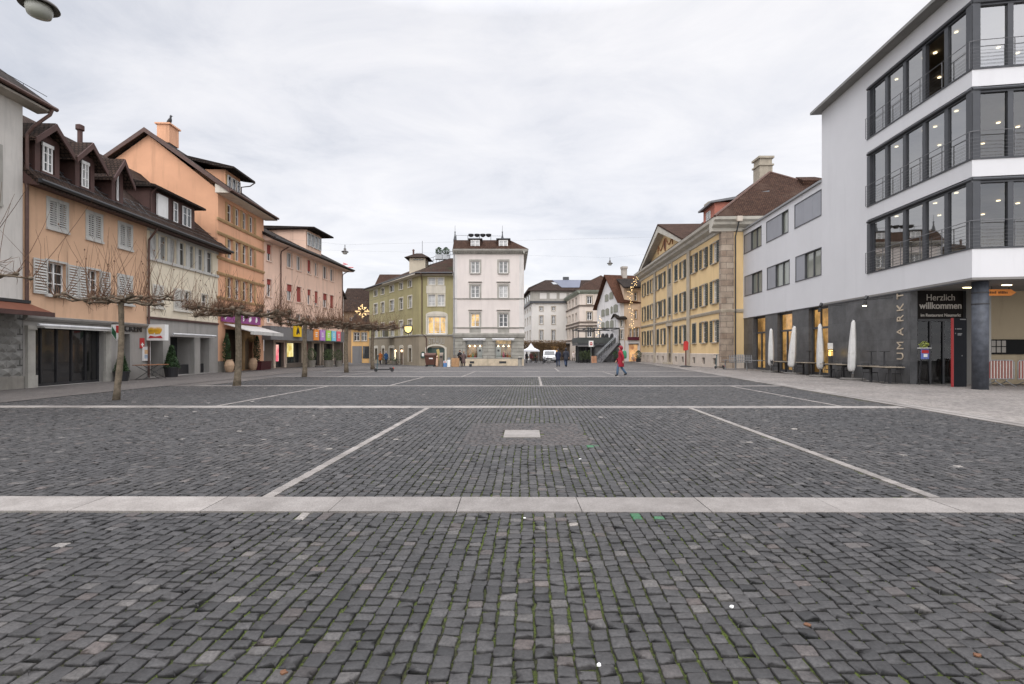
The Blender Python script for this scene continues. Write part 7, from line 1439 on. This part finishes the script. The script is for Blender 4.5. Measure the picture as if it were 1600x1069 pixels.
# ------------------------------------------------------------------ distant tower crane behind the pink house
cr_ = thing('tower_crane', 'distant red tower crane jib showing behind the end of the pink roof', 'crane', (at(515, 200), 200, -.6)); CRM = mat('crane_red', (.55, .05, .05), .6, .1)
q = MB(); x0 = at(515, 200); zc = Zp(418, 200)
for a, b in ((-.7, -.7), (.7, -.7), (.7, .7), (-.7, .7)): q.tube([(x0+a, 200+b, -1), (x0+a, 200+b, zc)], .12, 4)
for k in range(18): z = k*2.1; s_ = -1 if k % 2 else 1; q.tube([(x0-.7*s_, 199.3, z), (x0+.7*s_, 199.3, z+2.1)], .07, 4)
q.build('mast', CRM, cr_); q = MB(); x1 = at(552, 200); z1 = Zp(418, 200)
q.tube([(x0-6, 200, z1), (x1, 200, z1)], .16, 4); q.tube([(x0-6, 200, z1+1.3), (x1-3, 200, z1+1.1)], .12, 4)
for k in range(12): f = k/12; q.tube([(x0-6+(x1-x0+3)*f, 200, z1), (x0-6+(x1-x0+3)*(f+.04), 200, z1+1.2)], .07, 4)
q.build('jib', CRM, cr_); q = MB(); q.tube([(at(536, 190), 190, Zp(411, 190)), (at(543, 190), 190, Zp(413.5, 190))], .15, 4); q.build('second_jib', CRM, cr_)
# ------------------------------------------------------------------ people
SKIN = mat('skin', (.55, .33, .24), .6, .05, 9, 0, streak=0)
def skin_mesh(name, verts, edges, rad, m, parent, sub=1, base=None, label=None, loc=None):
    me = bpy.data.meshes.new('tmp'); bx = Vector(loc) if loc is not None else Vector((0, 0, 0)); me.from_pydata([tuple(Vector(v)-bx) for v in verts], edges, [])
    o = bpy.data.objects.new('tmp', me); COL.objects.link(o); mo = o.modifiers.new('s', 'SKIN'); mo.use_smooth_shade = True
    for i, r_ in enumerate(rad): me.skin_vertices[0].data[i].radius = r_ if isinstance(r_, tuple) else (r_, r_)
    me.skin_vertices[0].data[0].use_root = True
    if sub: mo2 = o.modifiers.new('u', 'SUBSURF'); mo2.levels = sub; mo2.render_levels = sub
    dg = bpy.context.evaluated_depsgraph_get(); dg.update(); m2 = bpy.data.meshes.new_from_object(o.evaluated_get(dg)); bpy.data.objects.remove(o)
    m2.name = name; n = bpy.data.objects.new(name, m2); COL.objects.link(n); m2.materials.clear(); m2.materials.append(m)
    for p in m2.polygons: p.use_smooth = True
    n.parent = parent
    return n
def person(px, Y, hgt, face, label, coat, trousers, hair, stride=.25, coat_len=.5, shoes=(.02, .02, .02), arm='swing', group=None, hood=False, x=None, dz=0.0):
    # face: heading angle in the ground plane; the body is posed mid-stride
    x = at(px, Y) if x is None else x; z0 = gz(x, Y)+.005+dz; s = hgt/1.75; t = thing('person', label, 'person', (x, Y, z0), group)
    c, sn = math.cos(face), math.sin(face)
    def W(f, l, z): return Vector((f*c-l*sn, f*sn+l*c, z))*s              # forward, left, up
    hip, kn, an = .92, .50, .09; V = []; E = []; Rr = []
    def add(p, r, par=None):
        V.append(p); Rr.append(r*s if not isinstance(r, tuple) else (r[0]*s, r[1]*s)); i = len(V)-1
        if par is not None: E.append((par, i))
        return i
    pel = add(W(0, 0, .96), .11); sp = add(W(.0, 0, 1.12), .10, pel); chs = add(W(.01, 0, 1.32), .11, sp); nb_ = add(W(.01, 0, 1.47), .065, chs); nk = add(W(.03, 0, 1.54), .055, nb_); hd = add(W(.045, 0, 1.62), .085, nk); ht = add(W(.04, 0, 1.70), .075, hd)
    J = {}
    for sd in (1, -1):
        a = stride*sd; k = W(a*.55+.06, .10*sd, kn); f = W(a*1.05-(.10 if a < 0 else 0), .09*sd, an+(.05 if a < 0 else 0)); toe = f+W(.14, .01*sd, -.05 if a > 0 else -.07)
        h_ = add(W(0, .09*sd, .90), .07, pel); kk = add(k, .04, h_); cf = add(k*.55+f*.45+W(-.02, 0, 0), .036, kk); ff = add(f, .042, cf); tt = add(toe, .035, ff); J['leg%d' % sd] = (W(0, .09*sd, .90), k, f, toe)
        sw = -a*.9
        sh_ = add(W(0, .185*sd, 1.40), .062, chs)
        if arm == 'swing': el = W(sw*.45-.04, .235*sd, 1.13); wr = W(sw*.95+.05, .24*sd, .90)
        elif arm == 'fold': el = W(.02, .26*sd, 1.13); wr = W(.24, .10*sd, 1.12)
        else: el = W(-.05, .26*sd, 1.14); wr = W(.06, .20*sd, .93)
        ee = add(el, .045, sh_); ww_ = add(wr, .030, ee); pm = add(wr+(wr-el).normalized()*.06*s, (.036, .022), ww_); J['arm%d' % sd] = (W(0, .185*sd, 1.40), el, wr)
        dr_ = (wr-el).normalized()
        for fi in range(4):
            off = W(.016*(fi-1.5)*1.2, 0, 0); b0 = add(V[pm]+dr_*.05*s+off, .0095, pm); b1 = add(V[pm]+dr_*(.075+.012*(1 if fi in (1, 2) else 0))*s+off+W(.0, -.012*sd, 0), .008, b0)
        add(V[pm]+dr_*.01*s+W(.05, 0, 0), .010, pm)
    body = skin_mesh('body', V, E, Rr, SKIN, t)
    # face: nose, eyes
    hc = W(.05, 0, 1.645); q = MB(); b = t.location
    def wl(p): return (b.x+p.x, b.y+p.y, b.z+p.z)
    q.tube([wl(hc+W(.085, 0, .03)), wl(hc+W(.108, 0, -.01)), wl(hc+W(.09, 0, -.018))], [.008*s, .014*s, .008*s], 5); q.build('nose', SKIN, t)
    q = MB()
    for sd in (1, -1): p = wl(hc+W(.083, .03*sd, .022)); q.lathe(p, [(.001, -.008*s), (.012*s, 0), (.001, .008*s)], 6)
    q.build('eyes', BLACKM, t)
    # hair or hood
    hm = mat('hair_%02d%02d%02d' % tuple(int(v*99) for v in hair), hair, .7, .2, 20, 0, streak=0); r_ = .108 if not hood else .125
    q = MB(); hc2 = W(.02 if not hood else .01, 0, 1.665); P_ = []
    for r2, h_, fo in ((.06, -.13, -.03), (.095, -.08, -.02), (.108, 0, -.005), (.10, .05, .0), (.075, .09, .0), (.02, .115, .0)):
        P_.append([wl(hc2+W((r2*r_/.108)*math.cos(a)*(1.05 if math.cos(a) < 0 or h_ > .04 else .72)+fo, (r2*r_/.108)*.88*math.sin(a), h_)) for a in [6.283*j/12 for j in range(12)]])
    q.ring(P_); q.build('hood' if hood else 'hair', hm, t, smooth=True)
    cm = mat('cloth_%02d%02d%02d' % tuple(int(v*99) for v in coat), coat, .85, .12, 6, .2, 20, streak=0); tm = mat('cloth_%02d%02d%02d' % tuple(int(v*99) for v in trousers), trousers, .85, .12, 6, .2, 20, streak=0)
    zb = .96-coat_len*.75
    q = MB(); N_ = 16
    def ell(f0, l0, z, wd, dp, par=None): return [wl(W(f0+dp*math.cos(g)*(1+.05*math.cos(3*g+z*4)), l0+wd*math.sin(g)*(1+.04*math.cos(4*g+z*5)), z)) for g in [6.283*j/N_ for j in range(N_)]]
    rings = [ell(.02, 0, zb, .215, .195), ell(.02, 0, zb+.02, .225, .205), ell(.015, 0, (zb+1.0)/2, .21, .185), ell(0, 0, 1.0, .195, .15), ell(0, 0, 1.14, .18, .138), ell(.005, 0, 1.28, .205, .145), ell(.005, 0, 1.38, .215, .135), ell(.0, 0, 1.445, .17, .11), ell(.0, 0, 1.49, .085, .08), ell(.01, 0, 1.54, .075, .075)]
    q.ring(rings)
    for sd in (1, -1):
        a0, a1, a2 = J['arm%d' % sd]; a0 = a0-W(0, .02*sd, 0)
        q.tube([wl(a0+W(0, 0, .01)), wl(a0*.5+a1*.5), wl(a1), wl(a1*.5+a2*.5), wl(a2)], [.082*s, .07*s, .06*s, .054*s, .048*s], 10)
    q.build('coat', cm, t, smooth=True)
    q = MB(); q.ring([ell(0, 0, .80, .15, .12), ell(0, 0, .86, .175, .135), ell(0, 0, .98, .165, .13)])
    for sd in (1, -1):
        a0, a1, a2, a3 = J['leg%d' % sd]
        q.tube([wl(a0), wl(a0*.5+a1*.5), wl(a1), wl(a1*.5+a2*.5), wl(a2+W(0, 0, .0))], [.105*s, .09*s, .07*s, .068*s, .06*s], 12)
        skin_mesh('shoe', [a2+W(0, 0, .06), a2+W(-.01, 0, -.03), (a2+a3)*.5+W(0, 0, -.01), a3], [(0, 1), (1, 2), (2, 3)], [.062*s, .06*s, .056*s, .045*s], mat('shoe_%02d%02d' % (int(shoes[0]*99), int(shoes[2]*99)), shoes, .6, .1, 5, 0, streak=0), t)
    q.build('trousers', tm, t, smooth=True)
    return t, W, wl
t, W, wl = person(970, 28.3, 1.72, R(170), 'person in a long red hooded coat with a green backpack, walking left across the square', (.27, .010, .025), (.07, .12, .19), (.22, .010, .022), .20, .55, hood=True)
q = MB(); rg_ = []
for z, a, b_ in ((1.02, .10, .12), (1.06, .15, .15), (1.2, .17, .165), (1.38, .15, .15), (1.47, .09, .11), (1.49, .03, .05)): rg_.append([wl(W(-.215+a*math.cos(g)*.75, b_*math.sin(g), z)) for g in [6.283*j/14 for j in range(14)]])
q.ring(rg_); bp_ = thing('backpack', 'green and pale backpack on the back of the person in red', 'backpack', wl(W(-.25, 0, 1.0))); q.build('bag', mat('green_cloth', (.04, .20, .10), .8, .15, 5, 0, streak=0), bp_, smooth=True)
q = MB(); rg_ = []
for z, a in ((1.06, .02), (1.08, .05), (1.18, .06), (1.24, .03)): rg_.append([wl(W(-.32-a*.5*(1+math.cos(g))*.5, .11*math.sin(g), z)) for g in [6.283*j/10 for j in range(10)]])
q.ring(rg_); q.build('front_pocket', mat('pale_green_cloth', (.45, .5, .38), .8), bp_, smooth=True)
person(872, 47.5, 1.74, R(88), 'person in a dark navy jacket and blue trousers walking away, left of the pair', (.015, .02, .045), (.035, .05, .09), (.05, .035, .03), .16, .35, arm='pocket', group='walkers on the square')
person(884.3, 48.0, 1.84, R(95), 'taller person in a dark grey hooded jacket walking away, right of the pair', (.03, .033, .045), (.03, .05, .10), (.02, .02, .025), -.18, .40, arm='swing', group='walkers on the square', hood=True)
person(896.2, 82, 1.64, R(-85), 'small distant person in a pale coat walking towards the square beside the terrace', (.55, .48, .44), (.02, .02, .025), (.2, .12, .07), .2, .5, group='walkers on the square')
person(594.3, 64.5, 1.72, R(-100), 'person in an orange coat before the olive corner building', (.42, .13, .03), (.04, .035, .04), (.1, .06, .04), .12, .5, arm='pocket')
person(603.2, 64, 1.72, R(80), 'person in a blue jacket before the olive corner building', (.02, .07, .17), (.03, .035, .05), (.45, .42, .4), .2, .35)
person(718.5, 51.6, 1.74, R(-60), 'person in black carrying a bag beside the crates at the white building', (.012, .012, .014), (.012, .012, .014), (.02, .015, .012), .1, .4, arm='fold')
person(724.5, 51.2, 1.58, R(100), 'person in a brownish grey coat beside the person in black', (.11, .075, .07), (.05, .04, .04), (.25, .16, .1), .06, .75, arm='pocket')
for i, (px, Y, c_, lb) in enumerate(((823, 74, (.02, .02, .03), 'person in dark clothes standing at the left side under the white market tent'), (829.5, 76, (.10, .03, .03), 'person in a dark red jacket in the middle under the white market tent'), (837, 75, (.03, .04, .03), 'person in a dark green jacket at the right side under the white market tent'))): person(px, Y, 1.7, R(40+70*i), lb, c_, (.03, .03, .04), (.06, .04, .03), .08, .4, arm='pocket', group='people at the market tent')
# ------------------------------------------------------------------ stall goods, bins and boxes in front of the white building
Yb = 50.6; gb2 = gz(-8, Yb)
def bx_(px0, px1, Y): x = at(px0, Y); return Fr((x, Y), (1, 0), 1), at(px1, Y)-x
F, w_ = bx_(663.5, 680, Yb); t = thing('waste_container', 'brown wheeled waste container with a pale label before the olive building', 'waste container', (*F.P(w_/2, -.4, 0)[:2], gb2)); z = gb2
BRC = mat('brown_plastic', (.085, .032, .02), .55, .12, 3, .1); q = MB(); q.hexa([F.P(.1, 0, z+.2), F.P(w_-.1, 0, z+.2), F.P(w_-.1, -.75, z+.2), F.P(.1, -.75, z+.2), F.P(0, .05, z+1.15), F.P(w_, .05, z+1.15), F.P(w_, -.8, z+1.15), F.P(0, -.8, z+1.15)]); q.build('body', BRC, t)
q = MB(); q.prism_u(F, -.04, w_+.04, [(.1, z+1.155), (.08, z+1.25), (-.4, z+1.42), (-.85, z+1.3), (-.85, z+1.155)]); q.build('lid', BRC, t); MB().box(F, w_*.42, w_*.78, .03, .055, z+.8, z+.92).build('label', MC['sign_white'], t)
for u in (.15, w_-.15):
    for n in (-.08, -.68): q = MB(); q.ring([[F.P(u+.1*math.cos(a), n+k, z+.1+.1*math.sin(a)) for a in [6.283*j/12 for j in range(12)]] for k in (-.04, .04)]); q.box(F, u-.03, u+.03, n-.03, n+.03, z+.12, z+.2); q.build('wheel', BLACKM, t)
F, w_ = bx_(686.5, 691.8, Yb); t = thing('standing_board_bin', 'tall taupe bin with a slanted lid between the brown container and the white boxes', 'bin', (*F.P(w_/2, -.3, 0)[:2], gb2)); t.name = 'waste_bin'; q = MB(); q.prism_u(F, 0, w_, [(0, z), (0, z+1.15), (-.1, z+1.3), (-.5, z+1.45), (-.5, z)]); q.build('body', mat('taupe_plastic', (.19, .15, .12), .7, .1), t); MB().box(F, .05, w_-.05, .002, .03, z+.95, z+1.1).build('slot', BLACKM, t)
F, w_ = bx_(680.5, 684.5, Yb); t = thing('sack', 'pale orange sack standing right of the brown container', 'sack', (*F.P(w_/2, -.2, 0)[:2], gb2)); MB().lathe((F.A[0]+w_/2, Yb+.2, z), [(.14, 0), (.17, .2), (.15, .6), (.1, .95), (.12, 1.08), (.05, 1.15)], 12).build('bag', mat('pale_orange_sack', (.62, .40, .27), .8, .2, 8, .3), t, smooth=True); MB().lathe((F.A[0]+w_/2, Yb+.2, z), [(.105, .93), (.115, .96), (.105, .99)], 12).build('tie', BRC, t)
def cbox(px0, px1, h, d, nm, lab, m_, lid=None, extra=None, Yo=0, tilt=0):
    F, w_ = bx_(px0, px1, Yb+Yo); t = thing(nm, lab, nm.replace('_', ' '), (*F.P(w_/2, -d/2, 0)[:2], gb2)); q = MB(); th = .025
    q.box(F, 0, w_, 0, -th, z, z+h); q.box(F, 0, w_, -d+th, -d, z, z+h); q.box(F, 0, th, -th, -d+th, z, z+h); q.box(F, w_-th, w_, -th, -d+th, z, z+h); q.box(F, 0, w_, -th, -d+th, z, z+.03); q.build('box', m_, t)
    if extra: extra(F, w_, t)
    return t
cbox(692.8, 698.0, .62, .4, 'printed_box', 'blue and white printed box before the olive building', mat('blue_print_box', (.10, .22, .45), .6, .1), extra=lambda F, w_, t: (MB().box(F, 0, w_, .002, .01, z+.40, z+.62).build('pale_band', MC['sign_white'], t), MB().box(F, .05, w_-.1, .012, .016, z+.44, z+.55).build('red_stripe', MC['sign_red'], t)))
cbox(698.8, 703.6, .72, .4, 'white_box', 'plain white box right of the blue printed box', MC['sign_white'], extra=lambda F, w_, t: MB().box(F, .04, w_-.04, -.05, -.3, z+.2, z+.95).build('contents', mat('grey_contents', (.2, .22, .25), .7), t))
def branches(F, w_, t):
    q = MB(); r = random.Random(3)
    for _ in range(40): a = F.P(r.uniform(.1, w_-.1), -r.uniform(.1, .6), z+.6); q.tube([a, (a[0]+r.uniform(-.3, .3), a[1]+r.uniform(-.2, .2), a[2]+r.uniform(.3, .75))], [.012, .005], 3)
    q.build('firewood_twigs', TWIG, t); q = MB()
    for k in range(4): q.box(F, -.01, w_+.01, .002, .02, z+.06+k*.21, z+.2+k*.21)
    q.build('slats', mat('crate_wood', (.42, .25, .13), .8, .15, 6), t)
cbox(705.5, 716.8, .9, .75, 'wooden_crate', 'large wooden crate filled with brown twigs left of the person in black', mat('crate_wood', (.42, .25, .13), .8, .15, 6), extra=branches)
cbox(733, 737, .28, .3, 'small_crate', 'small dark crate on the ground right of the two people at the white building', BLACKM)
for k, px in enumerate((694.5, 700.5)): pass
x, y = at(711, Yb-.9), Yb-.9
F, w_ = bx_(684, 690, Yb+.8); t = thing('leaning_board', 'yellowish board leaning behind the taupe bin', 'board', (*F.P(.2, 0, 0)[:2], gb2)); q = MB(); q.hexa([F.P(.2, 0, z), F.P(.5, 0, z), F.P(.5, -.04, z), F.P(.2, -.04, z), F.P(-.15, 0, z+1.75), F.P(.12, 0, z+1.85), F.P(.12, -.04, z+1.85), F.P(-.15, -.04, z+1.75)]); q.build('panel', mat('yellowish_wood', (.45, .36, .14), .7, .15), t)
# bistro terrace in front of the olive building
for i, px in enumerate((611, 617.5, 626.5, 633.5)):
    u = F1.u(px); x, y, _ = F1.P(u, .9, 0)
    if i % 2: xtable(x, y, .7, .6, .74, ['', 'small tavern table under the lit globe lamps of the olive building', '', 'small tavern table at the right window of the olive building'][i], BLACKM, 'tavern tables')
    else: potplant(x, y, .55, .4, ['squat shrub in a trough left of the tavern door', '', 'squat shrub in a trough right of the tavern door', ''][i], 'round', (.35, .4), MC['stone_pot'], LEAFG, 300, 80+i)
# ------------------------------------------------------------------ market tent, van, hedge, far bits
Yt = 76; xt0, xt1 = at(818, Yt), at(842, Yt); F = Fr((xt0, Yt), (1, 0), 1); wt_ = xt1-xt0; gzt = gz(3, Yt)
t = thing('market_tent', 'white pointed market tent beside the white corner building', 'tent', (xt0+wt_/2, Yt+1.2, gzt)); ze, zt_ = Zp(547.5, Yt), Zp(536, Yt); TW = mat('white_tent', (.78, .78, .80), .7, .03, 2, 0, streak=0)
q = MB(); a, b, c, d = F.P(-.1, .1, ze), F.P(wt_+.1, .1, ze), F.P(wt_+.1, -2.6, ze), F.P(-.1, -2.6, ze); m1 = [F.P(wt_*.28, -.75, ze+.38), F.P(wt_*.72, -.75, ze+.38), F.P(wt_*.72, -1.8, ze+.38), F.P(wt_*.28, -1.8, ze+.38)]; ap = F.P(wt_/2, -1.25, zt_)
q.add([a, b, c, d]+m1+[ap], [(0, 1, 5, 4), (1, 2, 6, 5), (2, 3, 7, 6), (3, 0, 4, 7), (4, 5, 8), (5, 6, 8), (6, 7, 8), (7, 4, 8)]); q.build('canopy', TW, t)
q = MB(); q.box(F, -.1, wt_+.1, .1, .12, ze-.22, ze); q.box(F, -.1, -.08, .1, -2.6, ze-.22, ze); q.build('valance', TW, t)
for u in (0, wt_):
    for n in (0, -2.5): MB().box(F, u-.025, u+.025, n-.025, n+.025, gzt, ze).build('leg', STEEL, t)
t = thing('market_table', 'market table with coloured goods under the white tent', 'table', (xt0+1.2, Yt+.8, gzt)); MB().box(F, .2, wt_-.2, -.6, -1.2, gzt+.75, gzt+.8).build('tabletop', mat('brown_top', (.18, .09, .05), .7), t)
for u in (.3, wt_-.3): MB().box(F, u-.03, u+.03, -.65, -1.15, gzt, gzt+.75).build('leg', BLACKM, t)
for k in range(6): MB().lathe(F.P(.4+k*.33, -.85, gzt+.8), [(.1, 0), (.13, .12), (.06, .25)], 8).build('goods', mat(f'goods{k%5}', (.4, .2, .1), .6), t)
# van
Yv = 77.5; vx0, vx1 = at(848.5, Yv), at(870, Yv); F = Fr((vx0, Yv), (1, -.12), 1); wv = 1.95; zg = gz(6, Yv)
VW = mat('van_white', (.72, .72, .73), .3, .03, 2, 0, streak=0, coat=.6); t = thing('parked_van', 'white delivery van parked in the gap between the tent and the walking pair', 'van', (*F.P(1, -2.3, 0)[:2], zg)); hv = 1.95
prof = [(0, zg+.35), (.02, zg+.75), (-.10, zg+1.02), (-.75, zg+1.18), (-1.35, zg+1.85), (-1.7, zg+hv), (-4.4, zg+hv), (-4.5, zg+.35)]
q = MB(); q.ring([[F.P(u, n, (zz if abs(u-wv/2) < wv/2-.01 else min(zz, zg+hv-.06))) for n, zz in prof] for u in (0, .08, wv-.08, wv)]); q.build('body', VW, t)
q = MB(); q.hexa([F.P(.14, -.74, zg+1.2), F.P(wv-.14, -.74, zg+1.2), F.P(wv-.14, -.80, zg+1.2), F.P(.14, -.80, zg+1.2), F.P(.22, -1.27, zg+1.80), F.P(wv-.22, -1.27, zg+1.80), F.P(wv-.22, -1.36, zg+1.80), F.P(.22, -1.36, zg+1.80)]); q.build('windscreen', G_DARK, t)
MB().box(F, .0, wv, .03, -.1, zg+.28, zg+.5).build('bumper', DARKM, t); MB().box(F, .5, wv-.5, .021, .05, zg+.55, zg+.72).build('grille', BLACKM, t); MB().box(F, .7, wv-.7, .052, .06, zg+.36, zg+.46).build('number_plate', MC['sign_white'], t)
for u in (.08, wv-.42): MB().box(F, u, u+.34, .0, .045, zg+.66, zg+.88).build('headlight', mat('headlight', (.6, .6, .6), .1), t)
for u in (.0, wv-.2):
    for n in (-.75, -3.6): q = MB(); q.ring([[F.P(u+k, n+.32*math.cos(a), zg+.32+.32*math.sin(a)) for a in [6.283*j/18 for j in range(18)]] for k in (-.02, .22)]); wo = q.build('wheel', BLACKM, t)
for u, s_ in ((-.22, 1), (wv+.02, 1)): MB().box(F, u, u+.2, -1.0, -1.1, zg+1.15, zg+1.4).build('mirror', BLACKM, t)
# brown clipped hedge
HB = mat('brown_hedge', (.16, .10, .05), .9, .4, 4, 0, streak=0); hx0, hx1 = at(816, 92), at(884, 92); t = thing('hedge', 'row of brown winter hornbeam hedge on low trunks before the far pale building', 'hedge', ((hx0+hx1)/2, 92, -.6)); q = MB(); rr = random.Random(12)
for _ in range(9000):
    p = Vector((rr.uniform(hx0, hx1), 92+rr.uniform(-.7, .7), rr.uniform(Zp(547, 92), Zp(533.5, 92)+.25*math.sin(rr.random()*6)))); a = Vector((rr.gauss(0, 1), rr.gauss(0, 1), rr.gauss(0, 1))).normalized()*.09; b = a.cross(Vector((rr.gauss(0, 1), rr.gauss(0, 1), rr.gauss(0, 1)))).normalized()*.05; q.add([p-a, p+b, p+a, p-b], [(0, 1, 2, 3)])
q.build('foliage', HB, t); q = MB()
for k in range(10): x = hx0+(hx1-hx0)*k/9; q.tube([(x, 92, -.7), (x, 92, Zp(545, 92))], .06, 5)
q.build('trunks', BARK, t)
# low dark shops and lit window behind hedge
t = thing('shop_pavilion', 'low dark shop front with lit windows behind the brown hedge', 'building', (at(850, 96), 97, -.6)); F = Fr((at(831, 96), 96), (1, 0), 1); Lq = at(905, 96)-F.A[0]
MB().box(F, 0, Lq, 0, -2, -.8, Zp(538, 96)).build('wall', mat('dark_brown_front', (.07, .05, .035), .8, .2), t); MB().box(F, -.2, Lq+.2, .4, -2.2, Zp(538, 96), Zp(536.5, 96)).build('roof', DARKM, t)
for a, b in ((861, 873),): MB().box(F, at(a, 96)-F.A[0], at(b, 96)-F.A[0], .003, .05, Zp(558, 96), Zp(541, 96)).build('lit_window', litmat('warm_far_shop', (.35, .15, .04), (.95, .55, .2), .7, .8), t)
# sign post with round red emblem
x, y = at(923.5, 64), 64; t = thing('traffic_sign', 'white square sign with a red no entry disc on a grey post before the terrace', 'traffic sign', (x, y, gz(x, y))); F = Fr((x, y), (1, 0), 1); MB().tube([(x, y, gz(x, y)-.1), (x, y, Zp(532.5, 64))], .035, 6).build('post', STEEL, t); MB().box(F, -.3, .3, .04, .06, Zp(542, 64), Zp(532.5, 64)).build('plate', MC['sign_white'], t)
zc = Zp(537.2, 64); q = MB(); q.ring([[F.P(.2*math.cos(a), n, zc+.2*math.sin(a)) for a in [6.283*j/20 for j in range(20)]] for n in (.061, .07)]); q.build('red_disc', MC['sign_red'], t); MB().box(F, -.14, .14, .071, .075, zc-.035, zc+.035).build('white_bar', MC['sign_white'], t)
# A-boards, bicycles, planters
def bike(x, y, ang, lab, col=(.05, .05, .06)):
    z0 = gz(x, y); t = thing('bicycle', lab, 'bicycle', (x, y, z0), 'bicycles at the far end of the square'); F = Fr((x, y), (math.cos(ang), math.sin(ang)), 1); P = F.P
    for u in (-.52, .52):
        q = MB(); ring_ = [P(u+.33*math.cos(a), 0, z0+.34+.33*math.sin(a)) for a in [6.283*j/16 for j in range(17)]]; q.tube(ring_, .02, 4)
        for j in range(0, 16, 4): q.tube([ring_[j], P(u, 0, z0+.34)], .005, 3)
        q.build('wheel', BLACKM, t)
    q = MB(); A, B, C_, D_ = P(-.52, 0, z0+.34), P(-.08, 0, z0+.3), P(-.2, 0, z0+.8), P(.36, 0, z0+.85)
    for a, b in ((A, B), (A, C_), (B, C_), (B, D_), (C_, D_), (D_, P(.52, 0, z0+.34)), (D_, P(.33, 0, z0+1.0)), (C_, P(-.23, 0, z0+.92))): q.tube([a, b], .018, 5)
    q.build('frame', mat('bike_%02d' % int(col[0]*99), col, .4), t); MB().box(F, -.34, -.12, -.06, .06, z0+.92, z0+.97).build('saddle', BLACKM, t); MB().tube([P(.33, -.25, z0+1.02), P(.33, .25, z0+1.02)], .015, 5).build('handlebar', STEEL, t)
bike(at(989, 66.5), 66.5, R(60), 'bicycle standing before the lit shop of the narrow salmon house', (.3, .3, .32)); bike(at(955, 66), 66, R(20), 'dark bicycle beside the foot of the terrace stair'); bike(at(942, 66.5), 66.5, R(10), 'low dark bicycle left of the terrace stair bush')
bike(at(853, 70), 70, R(30), 'dark bicycle parked left of the white van'); bike(at(846, 71), 71, R(50), 'dark bicycle parked between the tent and the white van')
for k, px in enumerate((925.5, 930)):
    x, y = at(px, 66), 66; t = thing('sandwich_board', ['wooden sandwich board before the terrace, left one', 'wooden sandwich board before the terrace, right one'][k], 'board', (x, y, gz(x, y)), 'sandwich boards before the terrace'); F = Fr((x, y), (1, 0), 1); z = gz(x, y)
    for nm, n0, n1 in (('front_panel', .3, 0.02), ('back_panel', -.3, -.02)): q = MB(); q.hexa([F.P(-.17, n0, z), F.P(.17, n0, z), F.P(.17, n0-.02, z), F.P(-.17, n0-.02, z), F.P(-.17, n1, z+.9), F.P(.17, n1, z+.9), F.P(.17, n1-.02, z+.9), F.P(-.17, n1-.02, z+.9)]); q.build(nm, mat('board_wood', (.36, .18, .10), .7, .1), t)
x, y = at(997.5, 65.5), 65.5; potplant(x, y, 1.1, .5, 'round dark topiary bush in a square planter at the far end of the yellow building', 'round', (.36, .45), BLACKM, LEAF, 1100, 90)
x, y = at(962, 67.2), 67.2; potplant(x, y, 1.1, .45, 'round dark topiary bush at the terrace stair', 'round', (.33, .4), BLACKM, LEAF, 900, 91)
for k, px in enumerate((908, 914, 920)): x, y = at(px, 68), 67.8; potplant(x, y, 1.3, .42, ['leafy bamboo pot under the terrace, left of three', 'leafy bamboo pot under the terrace, middle of three', 'leafy bamboo pot under the terrace, right of three'][k], 'round', (.28, .35), BLACKM, LEAFG, 500, 92+k, 'potted bamboos under the terrace')
# concrete pillar ash-tray beside the white corner building, bench blocks at the yellow building
x, y = at(812.5, 58.5), 58.5; t = thing('litter_bin', 'pale round litter bin at the right corner of the white building', 'bin', (x, y, gz(x, y))); MB().lathe((x, y, gz(x, y)), [(.24, 0), (.24, 1.0), (.26, 1.0), (.26, 1.06), (.1, 1.1)], 16).build('body', SANDG, t); MB().lathe((x, y, gz(x, y)), [(.245, .8), (.25, .82), (.25, .92), (.245, .94)], 16).build('band', DARKM, t)
# leafless bushes of green paint marks: sprayed marks on the cobbles
